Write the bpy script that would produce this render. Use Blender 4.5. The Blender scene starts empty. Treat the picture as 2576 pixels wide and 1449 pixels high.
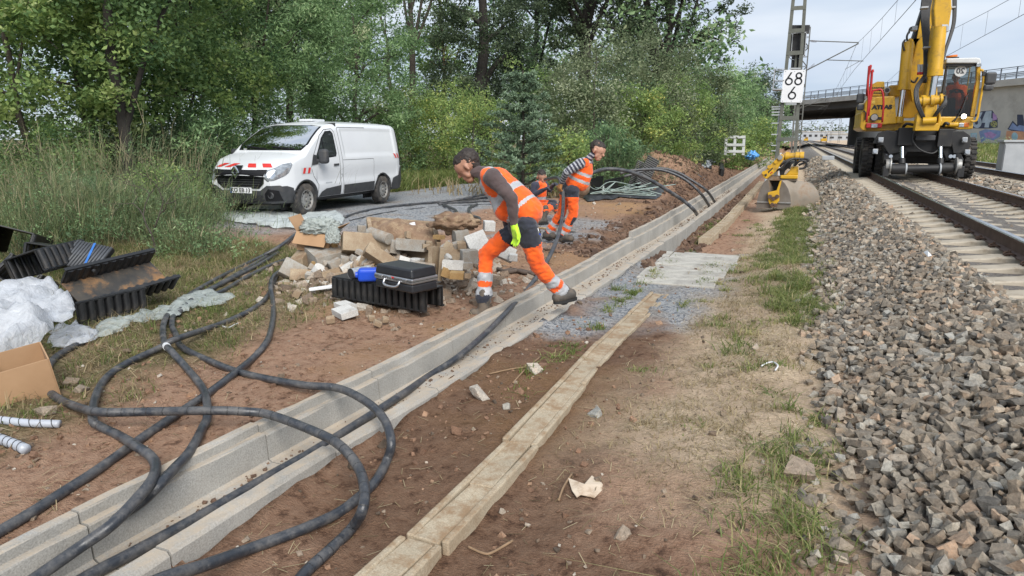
import bpy, bmesh, math, random
import numpy as np
from mathutils import Vector, Matrix, Euler, noise as mnoise
from mathutils.bvhtree import BVHTree
R = math.radians
sc = bpy.context.scene
# ------------------------------------------------------------------ camera, sky, sun, exposure
CAM_H = 1.55
PITCH, YAW, FPX = R(12.304), R(22.39), 1717.0
cam_d = bpy.data.cameras.new('camera'); cam = bpy.data.objects.new('camera', cam_d)
sc.collection.objects.link(cam); sc.camera = cam
cam.location = (0, 0, CAM_H); cam.rotation_euler = (R(90) - PITCH, 0, YAW)
cam_d.sensor_width = 36; cam_d.lens = 36 * FPX / 2576; cam_d.clip_start = .05; cam_d.clip_end = 6000
world = bpy.data.worlds.new('World'); sc.world = world; world.use_nodes = True
wn = world.node_tree.nodes; wl = world.node_tree.links
for n in list(wn): wn.remove(n)
SUN_EL, SUN_AZ = R(40), R(142)
w_out = wn.new('ShaderNodeOutputWorld'); w_bg = wn.new('ShaderNodeBackground')
w_sky = wn.new('ShaderNodeTexSky'); w_sky.sky_type = 'NISHITA'; w_sky.sun_disc = False
w_sky.sun_elevation = SUN_EL; w_sky.sun_rotation = SUN_AZ; w_sky.air_density = 1.2; w_sky.dust_density = 2.0
w_tc = wn.new('ShaderNodeTexCoord'); w_map = wn.new('ShaderNodeMapping'); w_map.inputs['Scale'].default_value = (1, 1, 4.5)
w_n1 = wn.new('ShaderNodeTexNoise'); w_n1.inputs['Scale'].default_value = 1.7; w_n1.inputs['Detail'].default_value = 7; w_n1.inputs['Roughness'].default_value = .55
w_n2 = wn.new('ShaderNodeTexNoise'); w_n2.inputs['Scale'].default_value = 2.6; w_n2.inputs['Detail'].default_value = 4
w_r1 = wn.new('ShaderNodeValToRGB'); w_r1.color_ramp.elements[0].position = .30; w_r1.color_ramp.elements[1].position = .62
w_r1.color_ramp.elements[0].color = (.8, .8, .8, 1); w_r1.color_ramp.elements[1].color = (1, 1, 1, 1)
w_r2 = wn.new('ShaderNodeValToRGB'); w_r2.color_ramp.elements[0].position = .34; w_r2.color_ramp.elements[1].position = .68
w_r2.color_ramp.elements[0].color = (2.5, 3.05, 3.85, 1); w_r2.color_ramp.elements[1].color = (4.05, 4.35, 4.75, 1)
w_mix = wn.new('ShaderNodeMix'); w_mix.data_type = 'RGBA'
w_bg.inputs['Strength'].default_value = .1
wl.new(w_tc.outputs['Generated'], w_map.inputs['Vector'])
wl.new(w_map.outputs['Vector'], w_n1.inputs['Vector']); wl.new(w_map.outputs['Vector'], w_n2.inputs['Vector'])
wl.new(w_n1.outputs['Fac'], w_r1.inputs['Fac']); wl.new(w_n2.outputs['Fac'], w_r2.inputs['Fac'])
wl.new(w_r1.outputs['Color'], w_mix.inputs[0]); wl.new(w_sky.outputs['Color'], w_mix.inputs[6]); wl.new(w_r2.outputs['Color'], w_mix.inputs[7])
wl.new(w_mix.outputs[2], w_bg.inputs['Color']); wl.new(w_bg.outputs['Background'], w_out.inputs['Surface'])
sun_d = bpy.data.lights.new('sun', 'SUN'); sun_d.energy = 2.0; sun_d.angle = R(38); sun_d.color = (1, .96, .9)
sun = bpy.data.objects.new('sun', sun_d); sc.collection.objects.link(sun)
sun.rotation_euler = (R(90) - SUN_EL, 0, R(180) - SUN_AZ)
vs = sc.view_settings; vs.view_transform = 'Standard'; vs.look = 'None'; vs.exposure = 1.12; vs.gamma = 1; vs.use_curve_mapping = False
sc.cycles.use_denoising = True
try: sc.cycles.denoiser = 'OPENIMAGEDENOISE'
except Exception: pass
sc.cycles.max_bounces = 5; sc.cycles.transparent_max_bounces = 12
# ------------------------------------------------------------------ helpers
COL = sc.collection
rng = np.random.default_rng(7); random.seed(7)
cp, sp, cy, sy = math.cos(PITCH), math.sin(PITCH), math.cos(YAW), math.sin(YAW)
def ray(px, py):
    x = (px - 1288) / FPX; y = -(py - 724.5) / FPX
    f = cp + y * sp; u = -sp + y * cp
    return x * cy - f * sy, x * sy + f * cy, u
def G(px, py, z=0.0):            # world point seen at a photo position, on the level z
    X, Y, u = ray(px, py); t = (z - CAM_H) / u
    return Vector((X * t, Y * t, z))
def PL(px, py, Y):               # world point seen at a photo position, on the cross plane Y
    X, YY, u = ray(px, py); t = Y / YY
    return Vector((X * t, Y, CAM_H + u * t))

class MB:
    def __init__(s): s.v = []; s.f = []; s.m = []
    def add(s, vs_, fs, mi=0, M=None):
        o = len(s.v)
        s.v += [tuple(M @ Vector(v)) for v in vs_] if M is not None else [tuple(v) for v in vs_]
        s.f += [tuple(i + o for i in f) for f in fs]; s.m += [mi] * len(fs)
        return s
    def box(s, c, d, rot=(0, 0, 0), mi=0, M=None, taper=1.0):
        x, y, z = [k / 2 for k in d]; T = Matrix.Translation(c) @ Euler(rot).to_matrix().to_4x4()
        if M is not None: T = M @ T
        t = taper
        vs_ = [(-x, -y, -z), (x, -y, -z), (x, y, -z), (-x, y, -z), (-x * t, -y * t, z), (x * t, -y * t, z), (x * t, y * t, z), (-x * t, y * t, z)]
        return s.add(vs_, [(0, 3, 2, 1), (4, 5, 6, 7), (0, 1, 5, 4), (1, 2, 6, 5), (2, 3, 7, 6), (3, 0, 4, 7)], mi, T)
    def cyl(s, a, b, r0, r1=None, n=12, mi=0, cap=True, M=None):
        a = Vector(a); b = Vector(b); r1 = r0 if r1 is None else r1
        d = (b - a).normalized(); u = d.orthogonal().normalized(); w = d.cross(u)
        vs_ = []
        for p, r in ((a, r0), (b, r1)):
            for k in range(n):
                t = 2 * math.pi * k / n; vs_.append(p + u * (r * math.cos(t)) + w * (r * math.sin(t)))
        fs = [(k, (k + 1) % n, n + (k + 1) % n, n + k) for k in range(n)]
        if cap: fs += [tuple(range(n - 1, -1, -1)), tuple(range(n, 2 * n))]
        return s.add(vs_, fs, mi, M)
    def ring(s, c, axis, ri, ro, w, n=20, mi=0, M=None):   # a flat tube section (rim, tyre blank)
        c = Vector(c); d = Vector(axis).normalized(); u = d.orthogonal().normalized(); q = d.cross(u)
        vs_ = []
        for r, h in ((ri, -w / 2), (ro, -w / 2), (ro, w / 2), (ri, w / 2)):
            for k in range(n):
                t = 2 * math.pi * k / n; vs_.append(c + d * h + u * (r * math.cos(t)) + q * (r * math.sin(t)))
        fs = []
        for j in range(4):
            for k in range(n): fs.append((j * n + k, j * n + (k + 1) % n, ((j + 1) % 4) * n + (k + 1) % n, ((j + 1) % 4) * n + k))
        return s.add(vs_, fs, mi, M)
    def lathe(s, prof, c=(0, 0, 0), axis=(0, 0, 1), n=24, mi=0, M=None):    # prof: (radius, height)
        c = Vector(c); d = Vector(axis).normalized(); u = d.orthogonal().normalized(); q = d.cross(u)
        vs_ = []
        for r, h in prof:
            for k in range(n):
                t = 2 * math.pi * k / n; vs_.append(c + d * h + u * (r * math.cos(t)) + q * (r * math.sin(t)))
        fs = [(j * n + k, j * n + (k + 1) % n, (j + 1) * n + (k + 1) % n, (j + 1) * n + k) for j in range(len(prof) - 1) for k in range(n)]
        return s.add(vs_, fs, mi, M)
    def prism(s, poly, d0, d1, axis='x', mi=0, M=None):     # poly in the two other axes, extruded along axis
        def P(p, d): return (d, p[0], p[1]) if axis == 'x' else ((p[0], d, p[1]) if axis == 'y' else (p[0], p[1], d))
        n = len(poly); vs_ = [P(p, d0) for p in poly] + [P(p, d1) for p in poly]
        fs = [tuple(range(n - 1, -1, -1)), tuple(range(n, 2 * n))] + [(k, (k + 1) % n, n + (k + 1) % n, n + k) for k in range(n)]
        return s.add(vs_, fs, mi, M)
    def tube(s, pts, r, n=8, mi=0, cap=True, M=None):
        pts = [Vector(p) for p in pts]; m = len(pts)
        rs = r if hasattr(r, '__len__') else [r] * m
        t0 = (pts[1] - pts[0]).normalized(); u = t0.orthogonal().normalized(); vs_ = []
        for i, p in enumerate(pts):
            t = (pts[min(i + 1, m - 1)] - pts[max(i - 1, 0)]).normalized()
            u = (u - t * u.dot(t)); u = u.normalized() if u.length > 1e-6 else t.orthogonal().normalized(); w = t.cross(u)
            for k in range(n):
                a = 2 * math.pi * k / n; vs_.append(p + u * (rs[i] * math.cos(a)) + w * (rs[i] * math.sin(a)))
        fs = [(i * n + k, i * n + (k + 1) % n, (i + 1) * n + (k + 1) % n, (i + 1) * n + k) for i in range(m - 1) for k in range(n)]
        if cap: fs += [tuple(range(n - 1, -1, -1)), tuple(range((m - 1) * n, m * n))]
        return s.add(vs_, fs, mi, M)
    def mesh(s, name, mats, smooth=False):
        me = bpy.data.meshes.new(name); me.from_pydata(s.v, [], s.f)
        for m in (mats if isinstance(mats, (list, tuple)) else [mats]): me.materials.append(m)
        if any(s.m): me.polygons.foreach_set('material_index', s.m)
        bm = bmesh.new(); bm.from_mesh(me); bmesh.ops.recalc_face_normals(bm, faces=bm.faces); bm.to_mesh(me); bm.free()
        if smooth: me.polygons.foreach_set('use_smooth', [True] * len(me.polygons))
        me.update(); return me
    def build(s, name, mats, parent=None, smooth=False, bevel=0, seg=2, auto=None):
        o = obj(name, s.mesh(name, mats, smooth or auto is not None), parent)
        if auto is not None: sharp(o.data, auto)
        if bevel:
            b = o.modifiers.new('bevel', 'BEVEL'); b.width = bevel; b.segments = seg; b.limit_method = 'ANGLE'; b.angle_limit = R(35)
            b.harden_normals = False
        return o
def sharp(me, deg=35):
    bm = bmesh.new(); bm.from_mesh(me); c = math.cos(R(deg))
    for e in bm.edges:
        if len(e.link_faces) == 2 and e.link_faces[0].normal.dot(e.link_faces[1].normal) < c: e.smooth = False
    bm.to_mesh(me); bm.free()
def obj(name, me, parent=None, loc=None, rz=None):
    o = bpy.data.objects.new(name, me); COL.objects.link(o)
    if parent is not None:
        o.parent = parent
    if loc is not None: o.location = loc
    if rz is not None: o.rotation_euler = (0, 0, rz)
    return o
def tag(o, label=None, cat=None, group=None, kind=None):
    if label: o['label'] = label
    if cat: o['category'] = cat
    if group: o['group'] = group
    if kind: o['kind'] = kind
    return o
def thing(name, label, cat, loc=(0, 0, 0), rz=0, group=None, rot=None):
    o = bpy.data.objects.new(name, None); COL.objects.link(o); o.location = loc
    o.rotation_euler = rot if rot else (0, 0, rz); o.empty_display_size = .2
    return tag(o, label, cat, group)
def copy_tree(o, parent=None):
    c = o.copy(); COL.objects.link(c); c.parent = parent
    for ch in o.children: copy_tree(ch, c)
    return c
def npmesh(name, V, F, mat, tint=None, smooth=False):
    """V (n,3), F (m,k) quads or triangles, tint per vertex"""
    me = bpy.data.meshes.new(name); n = len(V); m, k = F.shape
    me.vertices.add(n); me.vertices.foreach_set('co', np.ascontiguousarray(V, dtype=np.float32).ravel())
    me.loops.add(m * k); me.loops.foreach_set('vertex_index', np.ascontiguousarray(F, dtype=np.int32).ravel())
    me.polygons.add(m); me.polygons.foreach_set('loop_start', np.arange(m, dtype=np.int32) * k)
    me.polygons.foreach_set('loop_total', np.full(m, k, dtype=np.int32))
    me.polygons.foreach_set('use_smooth', np.full(m, bool(smooth)))
    for q in (mat if isinstance(mat, (list, tuple)) else [mat]): me.materials.append(q)
    if tint is not None:
        a = me.attributes.new('tint', 'FLOAT', 'POINT'); a.data.foreach_set('value', np.ascontiguousarray(tint, dtype=np.float32))
    me.update(calc_edges=True); return me
def smooth_path(pts, n=6):          # Catmull-Rom
    P = [Vector(p) for p in pts]; P = [P[0] * 2 - P[1]] + P + [P[-1] * 2 - P[-2]]; out = []
    for i in range(1, len(P) - 2):
        a, b, c, d = P[i - 1], P[i], P[i + 1], P[i + 2]
        for k in range(n):
            t = k / n
            out.append(.5 * ((2 * b) + (c - a) * t + (2 * a - 5 * b + 4 * c - d) * t * t + (3 * b - a - 3 * c + d) * t ** 3))
    out.append(P[-2]); return out
def hsh(ix, iy, s): 
    h = np.sin(ix * 127.1 + iy * 311.7 + s * 74.7) * 43758.5453
    return h - np.floor(h)
def vnoise(x, y, s=0):
    x = np.asarray(x, float); y = np.asarray(y, float)
    ix = np.floor(x); iy = np.floor(y); fx = x - ix; fy = y - iy; fx = fx * fx * (3 - 2 * fx); fy = fy * fy * (3 - 2 * fy)
    return (hsh(ix, iy, s) * (1 - fx) + hsh(ix + 1, iy, s) * fx) * (1 - fy) + (hsh(ix, iy + 1, s) * (1 - fx) + hsh(ix + 1, iy + 1, s) * fx) * fy
def fbm(x, y, s=0, o=4):
    t = 0; a = .5
    for k in range(o): t = t + a * vnoise(x, y, s + k); x = x * 2.03; y = y * 2.03; a *= .5
    return t / (1 - .5 ** o)
def ss(a, b, x): 
    t = np.clip((np.asarray(x, float) - a) / (b - a), 0, 1); return t * t * (3 - 2 * t)
def realise(o):                      # mesh of one object with its modifiers, worked out in a scene of its own
    s2 = bpy.data.scenes.new('workbench'); s2.collection.objects.link(o); vl = s2.view_layers[0]; vl.update()
    me = bpy.data.meshes.new_from_object(o.evaluated_get(vl.depsgraph)); bpy.data.objects.remove(o); bpy.data.scenes.remove(s2); return me
# ------------------------------------------------------------------ materials
def newmat(name):
    m = bpy.data.materials.new(name); m.use_nodes = True; nt = m.node_tree
    b = nt.nodes['Principled BSDF']; return m, nt, nt.nodes, nt.links, b
def tex(nt, kind, scale, detail=4, rough=.55, coord='Object'):
    t = nt.nodes.get('TC') or nt.nodes.new('ShaderNodeTexCoord'); t.name = 'TC'
    n = nt.nodes.new(kind); n.inputs['Scale'].default_value = scale
    if 'Detail' in n.inputs: n.inputs['Detail'].default_value = detail
    if 'Roughness' in n.inputs: n.inputs['Roughness'].default_value = rough
    nt.links.new(t.outputs[coord], n.inputs['Vector']); return n
def ramp(nt, src, stops):
    r = nt.nodes.new('ShaderNodeValToRGB'); e = r.color_ramp.elements
    while len(e) < len(stops): e.new(.5)
    for k, (p, c) in enumerate(stops):
        e[k].position = p; e[k].color = (c, c, c, 1) if not hasattr(c, '__len__') else (*c, 1)
    nt.links.new(src, r.inputs['Fac']); return r.outputs['Color']
def mix(nt, fac, a, b, mode='MIX'):
    m = nt.nodes.new('ShaderNodeMix'); m.data_type = 'RGBA'; m.blend_type = mode
    for i, v in ((0, fac), (6, a), (7, b)):
        if hasattr(v, 'is_linked') or hasattr(v, 'links'): nt.links.new(v, m.inputs[i])
        elif i == 0: m.inputs[0].default_value = v
        else: m.inputs[i].default_value = (*v, 1)
    return m.outputs[2]
def math_n(nt, op, a, b=None):
    m = nt.nodes.new('ShaderNodeMath'); m.operation = op
    for i, v in ((0, a), (1, b)):
        if v is None: continue
        if hasattr(v, 'links'): nt.links.new(v, m.inputs[i])
        else: m.inputs[i].default_value = v
    return m.outputs[0]
def attr(nt, name, out='Fac'):
    a = nt.nodes.new('ShaderNodeAttribute'); a.attribute_name = name; return a.outputs[out]
def bump(nt, b, src, strength, dist=.01):
    n = nt.nodes.new('ShaderNodeBump'); n.inputs['Strength'].default_value = strength; n.inputs['Distance'].default_value = dist
    nt.links.new(src, n.inputs['Height']); nt.links.new(n.outputs['Normal'], b.inputs['Normal'])
def pm(name, c1, c2=None, scale=6, rough=.6, metal=0, bmp=0, bscale=60, bdist=.005, dirt=None, dscale=3, damt=(.5, .7), coat=0, tint=False, spec=.5, up=None):
    """general painted / mineral / fabric surface: two tones by noise, patches of dirt, fine relief"""
    m, nt, N, L, b = newmat(name); b.inputs['Roughness'].default_value = rough; b.inputs['Metallic'].default_value = metal
    b.inputs['Specular IOR Level'].default_value = spec
    c2 = c2 or tuple(k * .8 for k in c1)
    n = tex(nt, 'ShaderNodeTexNoise', scale, 5); col = mix(nt, ramp(nt, n.outputs['Fac'], [(.35, 0), (.65, 1)]), c1, c2)
    if tint:
        col = mix(nt, 1.0, col, ramp(nt, attr(nt, 'tint'), [(0, .55), (1, 1.35)]), 'MULTIPLY')
    if dirt:
        d = tex(nt, 'ShaderNodeTexNoise', dscale, 8, .7); f = ramp(nt, d.outputs['Fac'], [(damt[0], 0), (damt[1], 1)])
        if up is not None:      # soil lying on upward faces
            g = N.new('ShaderNodeNewGeometry'); s = N.new('ShaderNodeSeparateXYZ'); L.new(g.outputs['Normal'], s.inputs[0])
            f = mix(nt, 1.0, f, ramp(nt, s.outputs['Z'], [(.5, up), (.9, 1)]), 'MULTIPLY')
        col = mix(nt, f, col, dirt)
        rr = N.new('ShaderNodeMix'); rr.inputs[2].default_value = rough; rr.inputs[3].default_value = .9; L.new(f, rr.inputs[0]); L.new(rr.outputs[0], b.inputs['Roughness'])
    L.new(col, b.inputs['Base Color'])
    if coat: b.inputs['Coat Weight'].default_value = coat; b.inputs['Coat Roughness'].default_value = .08
    if bmp:
        k = tex(nt, 'ShaderNodeTexNoise', bscale, 6, .6); bump(nt, b, k.outputs['Fac'], bmp, bdist)
    return m
# ------------------------------------------------------------------ lie of the land
TRK_X, TRK2_X, RAIL_Z = 2.87, 6.72, .58
SLP_Z = .40                                   # top of sleepers under the rail seat
def trough_x(y):                              # outer left edge of the open trough
    return np.interp(y, [0, 1.5, 2.6, 4, 7, 10.5, 12, 19, 60, 120], [-2.73, -2.71, -2.67, -2.58, -2.47, -2.40, -2.33, -2.30, -2.27, -2.27])
TW = .57
HEAPS = [(-4.5, 22.6, 1.5, 1.6, .95), (-5.6, 25.5, 1.8, 1.6, 1.0), (-3.7, 20.2, .7, 1.1, .35), (-3.6, 25, .8, 2.6, .45), (-3.4, 31, .7, 4, .4)]
def hz(x, y):
    x = np.asarray(x, float); y = np.asarray(y, float)
    near = np.exp(-np.maximum(y - 12, 0) / 25.)
    z = (fbm(x * .55, y * .55, 1) - .5) * .16 * near + (fbm(x * 3.1, y * 3.1, 5) - .5) * .085 * near + (fbm(x * 11, y * 11, 9, 3) - .5) * .04 * near
    tx = trough_x(y)
    z = z * (1 - .75 * np.exp(-((x - tx) / .35) ** 2)) - .015
    z = z - .12 * ss(tx - .9, tx - .05, x) * ss(8.5, 11, y) * (1 - ss(60, 80, y))
    right = ss(tx + TW - .1, tx + TW + .05, x) * (1 - ss(-.9, .1, x))
    z = z - (.07 + .06 * ss(9, 12, y)) * right
    for hx, hy, sx, sy_, hh in HEAPS:
        q = np.exp(-((x - hx) / sx) ** 2 - ((y - hy) / sy_) ** 2)
        z = z + hh * q * (.75 + .5 * fbm(x * 1.6, y * 1.6, 3)) + q * (fbm(x * 5, y * 5, 8) - .5) * .18
    # rubble heap ground
    z = z + .16 * np.exp(-((x + 4.45) / .8) ** 2 - ((y - 7.0) / .8) ** 2)
    ball = ss(.18 + .25 * (fbm(y * .9, y * 0, 4) - .5), 1.45, x)
    z = np.where(x > 0, z * (1 - ball), z) + (SLP_Z - .05) * ball
    z = z - .15 * ss(8.3, 9.2, x) * (1 - ss(60, 110, y)) + .5 * ss(10, 16, x) + .6 * ss(16, 40, x)
    flat_ = ss(-1.95, -1.75, x) * (1 - ss(-.6, -.35, x)) * ss(7.6, 7.9, y) * (1 - ss(10.3, 10.7, y)); z = z * (1 - flat_) + flat_ * (-.118 + .2 * (z + .1))
    # under the troughs
    z = np.where((x > tx + .04) & (x < tx + TW - .05), -.36, z)
    z = np.where((x > -1.33) & (x < -1.24) & (y < 7.3), np.minimum(z, -.2), z)
    z = z + .35 * ss(-13, -30, x) * 0
    return z
xs = np.concatenate([-np.geomspace(1500, 27, 14), np.arange(-25, -8, .35), np.arange(-8, 1.8, .06), np.arange(1.8, 13, .4), np.geomspace(14, 1500, 22)])
ys = np.concatenate([[-200, -60, -20, -6, -2, 0], np.arange(.6, 13, .06), np.arange(13, 40, .2), np.geomspace(40.5, 1800, 46)])
GX, GY = np.meshgrid(xs, ys); GZ = hz(GX, GY)
nx, ny = len(xs), len(ys)
def gz(x, y):                                 # height of the ground sheet itself
    i = min(max(int(np.searchsorted(xs, x)) - 1, 0), nx - 2); j = min(max(int(np.searchsorted(ys, y)) - 1, 0), ny - 2)
    u = (x - xs[i]) / (xs[i + 1] - xs[i]); v = (y - ys[j]) / (ys[j + 1] - ys[j])
    return float((GZ[j, i] * (1 - u) + GZ[j, i + 1] * u) * (1 - v) + (GZ[j + 1, i] * (1 - u) + GZ[j + 1, i + 1] * u) * v)
def GG(px, py):                               # photo position on the uneven ground
    z = 0
    for _ in range(4):
        p = G(px, py, z); z = gz(p.x, p.y)
    return Vector((p.x, p.y, z))
V = np.stack([GX.ravel(), GY.ravel(), GZ.ravel()], 1)
idx = np.arange(nx * ny).reshape(ny, nx)
F = np.stack([idx[:-1, :-1].ravel(), idx[:-1, 1:].ravel(), idx[1:, 1:].ravel(), idx[1:, :-1].ravel()], 1)
def zones(x, y):
    n1 = fbm(x * .8, y * .8, 21); n2 = fbm(x * 2.7, y * 2.7, 31); n3 = fbm(x * .35, y * .35, 41)
    w = (n1 - .5) * 2.2; w2 = (n2 - .5) * 1.2
    # green / straw ground: left of the cable pile, verge, forest floor
    grass = ss(-.35, .35, (np.interp(y, [2, 4.4, 5.5, 7.5], [-3.75, -4.0, -4.55, -4.9]) - x) + w * .6 - ss(7.6, 9.0, y) * 8 + w2 * .4)
    grass = np.maximum(grass, ss(-.4, .6, (-11.3 - x) + w))
    verge = ss(-.3, .3, x + .72 + w * .35 + w2 * .35) * (1 - ss(.2, .6, x)) * ss(1.9, 3.1, y + .8 * x + 2 * (n1 - .5))
    verge = np.maximum(verge, ss(9.3, 10, x))
    gravel = ss(-.5, .5, (-6.3 - x) + w * 1.1 + ss(14, 30, y) * .6) * ss(8.6, 10.6, y + w) * (1 - ss(-.3, .5, -12.5 - x + w * .5))
    gravel = np.maximum(gravel, ss(-.2, .35, np.minimum(np.minimum(x + 4.6, -3.05 - x) + w * .8, np.minimum(y - 9.2, 13.8 - y)) + w2 * .7) * .85)
    gravel = np.maximum(gravel, ss(-.2, .3, np.minimum(np.minimum(x + 2.05, .25 - x), np.minimum(y - 6.1 - .35 * x, 11.5 - y)) + w * .6 + w2 * .4))
    ochre = ss(-.2, .5, np.minimum(np.minimum(x + 4.6, -2.6 - x), np.minimum(y - 9.5, 18 - y)) * .5 + w * .7 + w2 * .5 - .2) * .9
    ochre = np.maximum(ochre, .5 * ss(.62, .75, n1) * (y < 9))
    bed = ss(.3, .7, x + .2 * w2) * (1 - ss(8.6, 9.4, x))
    tx = trough_x(y); damp = ss(-.1, .15, np.minimum(x - tx - TW, -.80 - x) + w2 * .25 + .1) * (.55 + .45 * ss(.35, .6, n1)) * (1 - ss(7, 8.5, y)); damp = np.maximum(damp, .9 * ss(-.15, .25, np.minimum(x - tx + .95, 60 - y) + w2 * .3) * ss(8.3, 10, y) * (1 - ss(-1.7, -1.2, x)))
    damp = np.maximum(damp, .8 * ss(.15, -.5, y - 2.15 + .9 * x + w * .5) * ss(-1.3, -1.0, x) * (1 - ss(-.4, .1, x)))
    return grass, verge, gravel, ochre, bed, damp
zr = zones(GX.ravel(), GY.ravel())
def ground_material():
    m, nt, N, L, b = newmat('soil'); b.inputs['Roughness'].default_value = .95; b.inputs['Specular IOR Level'].default_value = .15
    n1 = tex(nt, 'ShaderNodeTexNoise', 1.3, 8, .65); n2 = tex(nt, 'ShaderNodeTexNoise', 14, 8, .7); n3 = tex(nt, 'ShaderNodeTexNoise', 75, 4, .7)
    dirt = mix(nt, ramp(nt, n1.outputs['Fac'], [(.3, 0), (.7, 1)]), (.195, .106, .063), (.31, .183, .115))
    dirt = mix(nt, ramp(nt, n2.outputs['Fac'], [(.38, 0), (.7, .8)]), dirt, (.36, .238, .158))
    dirt = mix(nt, ramp(nt, n2.outputs['Fac'], [(.30, 1), (.47, 0)]), dirt, (.075, .043, .029))
    # straw-like litter
    mp = N.new('ShaderNodeMapping'); L.new(N['TC'].outputs['Object'], mp.inputs[0]); mp.inputs['Scale'].default_value = (1, 3.2, 1); mp.inputs['Rotation'].default_value = (0, 0, .5)
    n4 = N.new('ShaderNodeTexNoise'); n4.inputs['Scale'].default_value = 38; n4.inputs['Detail'].default_value = 6; n4.inputs['Distortion'].default_value = 1.2; L.new(mp.outputs[0], n4.inputs['Vector'])
    straw = ramp(nt, n4.outputs['Fac'], [(.3, (.075, .05, .03)), (.48, (.24, .165, .10)), (.62, (.40, .31, .20)), (.75, (.5, .42, .30))])
    green = mix(nt, ramp(nt, n2.outputs['Fac'], [(.4, 0), (.6, 1)]), (.055, .075, .022), (.19, .15, .08))
    lit = mix(nt, ramp(nt, n1.outputs['Fac'], [(.42, 1), (.62, 0)]), straw, green)
    vor = tex(nt, 'ShaderNodeTexVoronoi', 34); vor2 = tex(nt, 'ShaderNodeTexVoronoi', 70)
    sep = N.new('ShaderNodeSeparateColor'); L.new(vor.outputs['Color'], sep.inputs[0])
    grav = ramp(nt, sep.outputs['Red'], [(0, (.06, .068, .08)), (.5, (.14, .155, .175)), (.85, (.20, .215, .235)), (1, (.31, .315, .32))])
    grav = mix(nt, ramp(nt, n1.outputs['Fac'], [(.5, 0), (.72, .7)]), grav, (.23, .18, .13))
    och = mix(nt, ramp(nt, n2.outputs['Fac'], [(.4, 0), (.7, 1)]), (.36, .22, .105), (.27, .155, .085))
    c = mix(nt, attr(nt, 'ochre'), dirt, och)
    c = mix(nt, 1.0, c, (1.18, 1.2, 1.26), 'MULTIPLY')
    c = mix(nt, attr(nt, 'damp'), c, mix(nt, 1.0, c, (.54, .52, .50), 'MULTIPLY'))
    c = mix(nt, attr(nt, 'gravel'), c, mix(nt, 1.0, grav, (1.3, 1.3, 1.3), 'MULTIPLY'))
    c = mix(nt, attr(nt, 'grass'), c, lit)
    vv = mix(nt, ramp(nt, n1.outputs['Fac'], [(.38, .25), (.58, 1)]), (.31, .22, .15), mix(nt, .45, straw, (.36, .275, .19)))
    c = mix(nt, attr(nt, 'verge'), c, mix(nt, 1.0, vv, (1.62, 1.70, 1.80), 'MULTIPLY'))
    c = mix(nt, attr(nt, 'bed'), c, ramp(nt, sep.outputs['Green'], [(0, (.05, .045, .042)), (.5, (.12, .108, .098)), (1, (.22, .20, .18))]))
    L.new(c, b.inputs['Base Color'])
    h = mix(nt, attr(nt, 'gravel'), n2.outputs['Fac'], vor.outputs['Distance'])
    h2 = math_n(nt, 'ADD', h, math_n(nt, 'MULTIPLY', n3.outputs['Fac'], .5))
    h3 = math_n(nt, 'ADD', h2, math_n(nt, 'MULTIPLY', n4.outputs['Fac'], .7))
    bump(nt, b, h3, .95, .026)
    return m
M_soil = ground_material()
gme = npmesh('ground', V, F, M_soil, smooth=True)
for nm, arr in zip(('grass', 'verge', 'gravel', 'ochre', 'bed', 'damp'), zr):
    a = gme.attributes.new(nm, 'FLOAT', 'POINT'); a.data.foreach_set('value', np.ascontiguousarray(arr, dtype=np.float32))
ground = tag(obj('ground', gme), 'reddish brown trampled soil with straw, grey gravel and ochre sand', kind='structure')
# ------------------------------------------------------------------ stones
def rock_proto(seed, flat):
    r = random.Random(seed); bm = bmesh.new()
    for i in (-1, 1):
        for j in (-1, 1):
            for k in (-1, 1): bm.verts.new((i * .78 + r.gauss(0, .20), j * .62 + r.gauss(0, .18), k * flat + r.gauss(0, .13)))
    for _ in range(5): v = Vector((r.gauss(0, 1), r.gauss(0, 1), r.gauss(0, 1))).normalized(); bm.verts.new((v.x * 1.02, v.y * .85, v.z * flat * 1.35))
    bmesh.ops.convex_hull(bm, input=bm.verts)
    for v in [v for v in bm.verts if not v.link_faces]: bm.verts.remove(v)
    bmesh.ops.recalc_face_normals(bm, faces=bm.faces); bmesh.ops.triangulate(bm, faces=bm.faces)
    bm.verts.ensure_lookup_table(); bm.verts.index_update()
    VV = np.array([v.co[:] for v in bm.verts]); FF = np.array([[v.index for v in f.verts] for f in bm.faces]); bm.free()
    return VV, FF
ROCKS = [rock_proto(100 + k, .36 + .07 * (k % 4)) for k in range(14)]
def rotmats(n, g, tilt=.6):
    a = g.uniform(0, 2 * np.pi, n); bx = g.normal(0, tilt, n); by = g.normal(0, tilt, n)
    ca, sa = np.cos(a), np.sin(a); cb, sb = np.cos(bx), np.sin(bx); cc, s_c = np.cos(by), np.sin(by)
    Z = np.zeros((n, 3, 3)); Z[:, 0, 0] = ca; Z[:, 0, 1] = -sa; Z[:, 1, 0] = sa; Z[:, 1, 1] = ca; Z[:, 2, 2] = 1
    X = np.zeros((n, 3, 3)); X[:, 0, 0] = 1; X[:, 1, 1] = cb; X[:, 1, 2] = -sb; X[:, 2, 1] = sb; X[:, 2, 2] = cb
    Yr = np.zeros((n, 3, 3)); Yr[:, 1, 1] = 1; Yr[:, 0, 0] = cc; Yr[:, 0, 2] = s_c; Yr[:, 2, 0] = -s_c; Yr[:, 2, 2] = cc
    return Z @ X @ Yr
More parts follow.
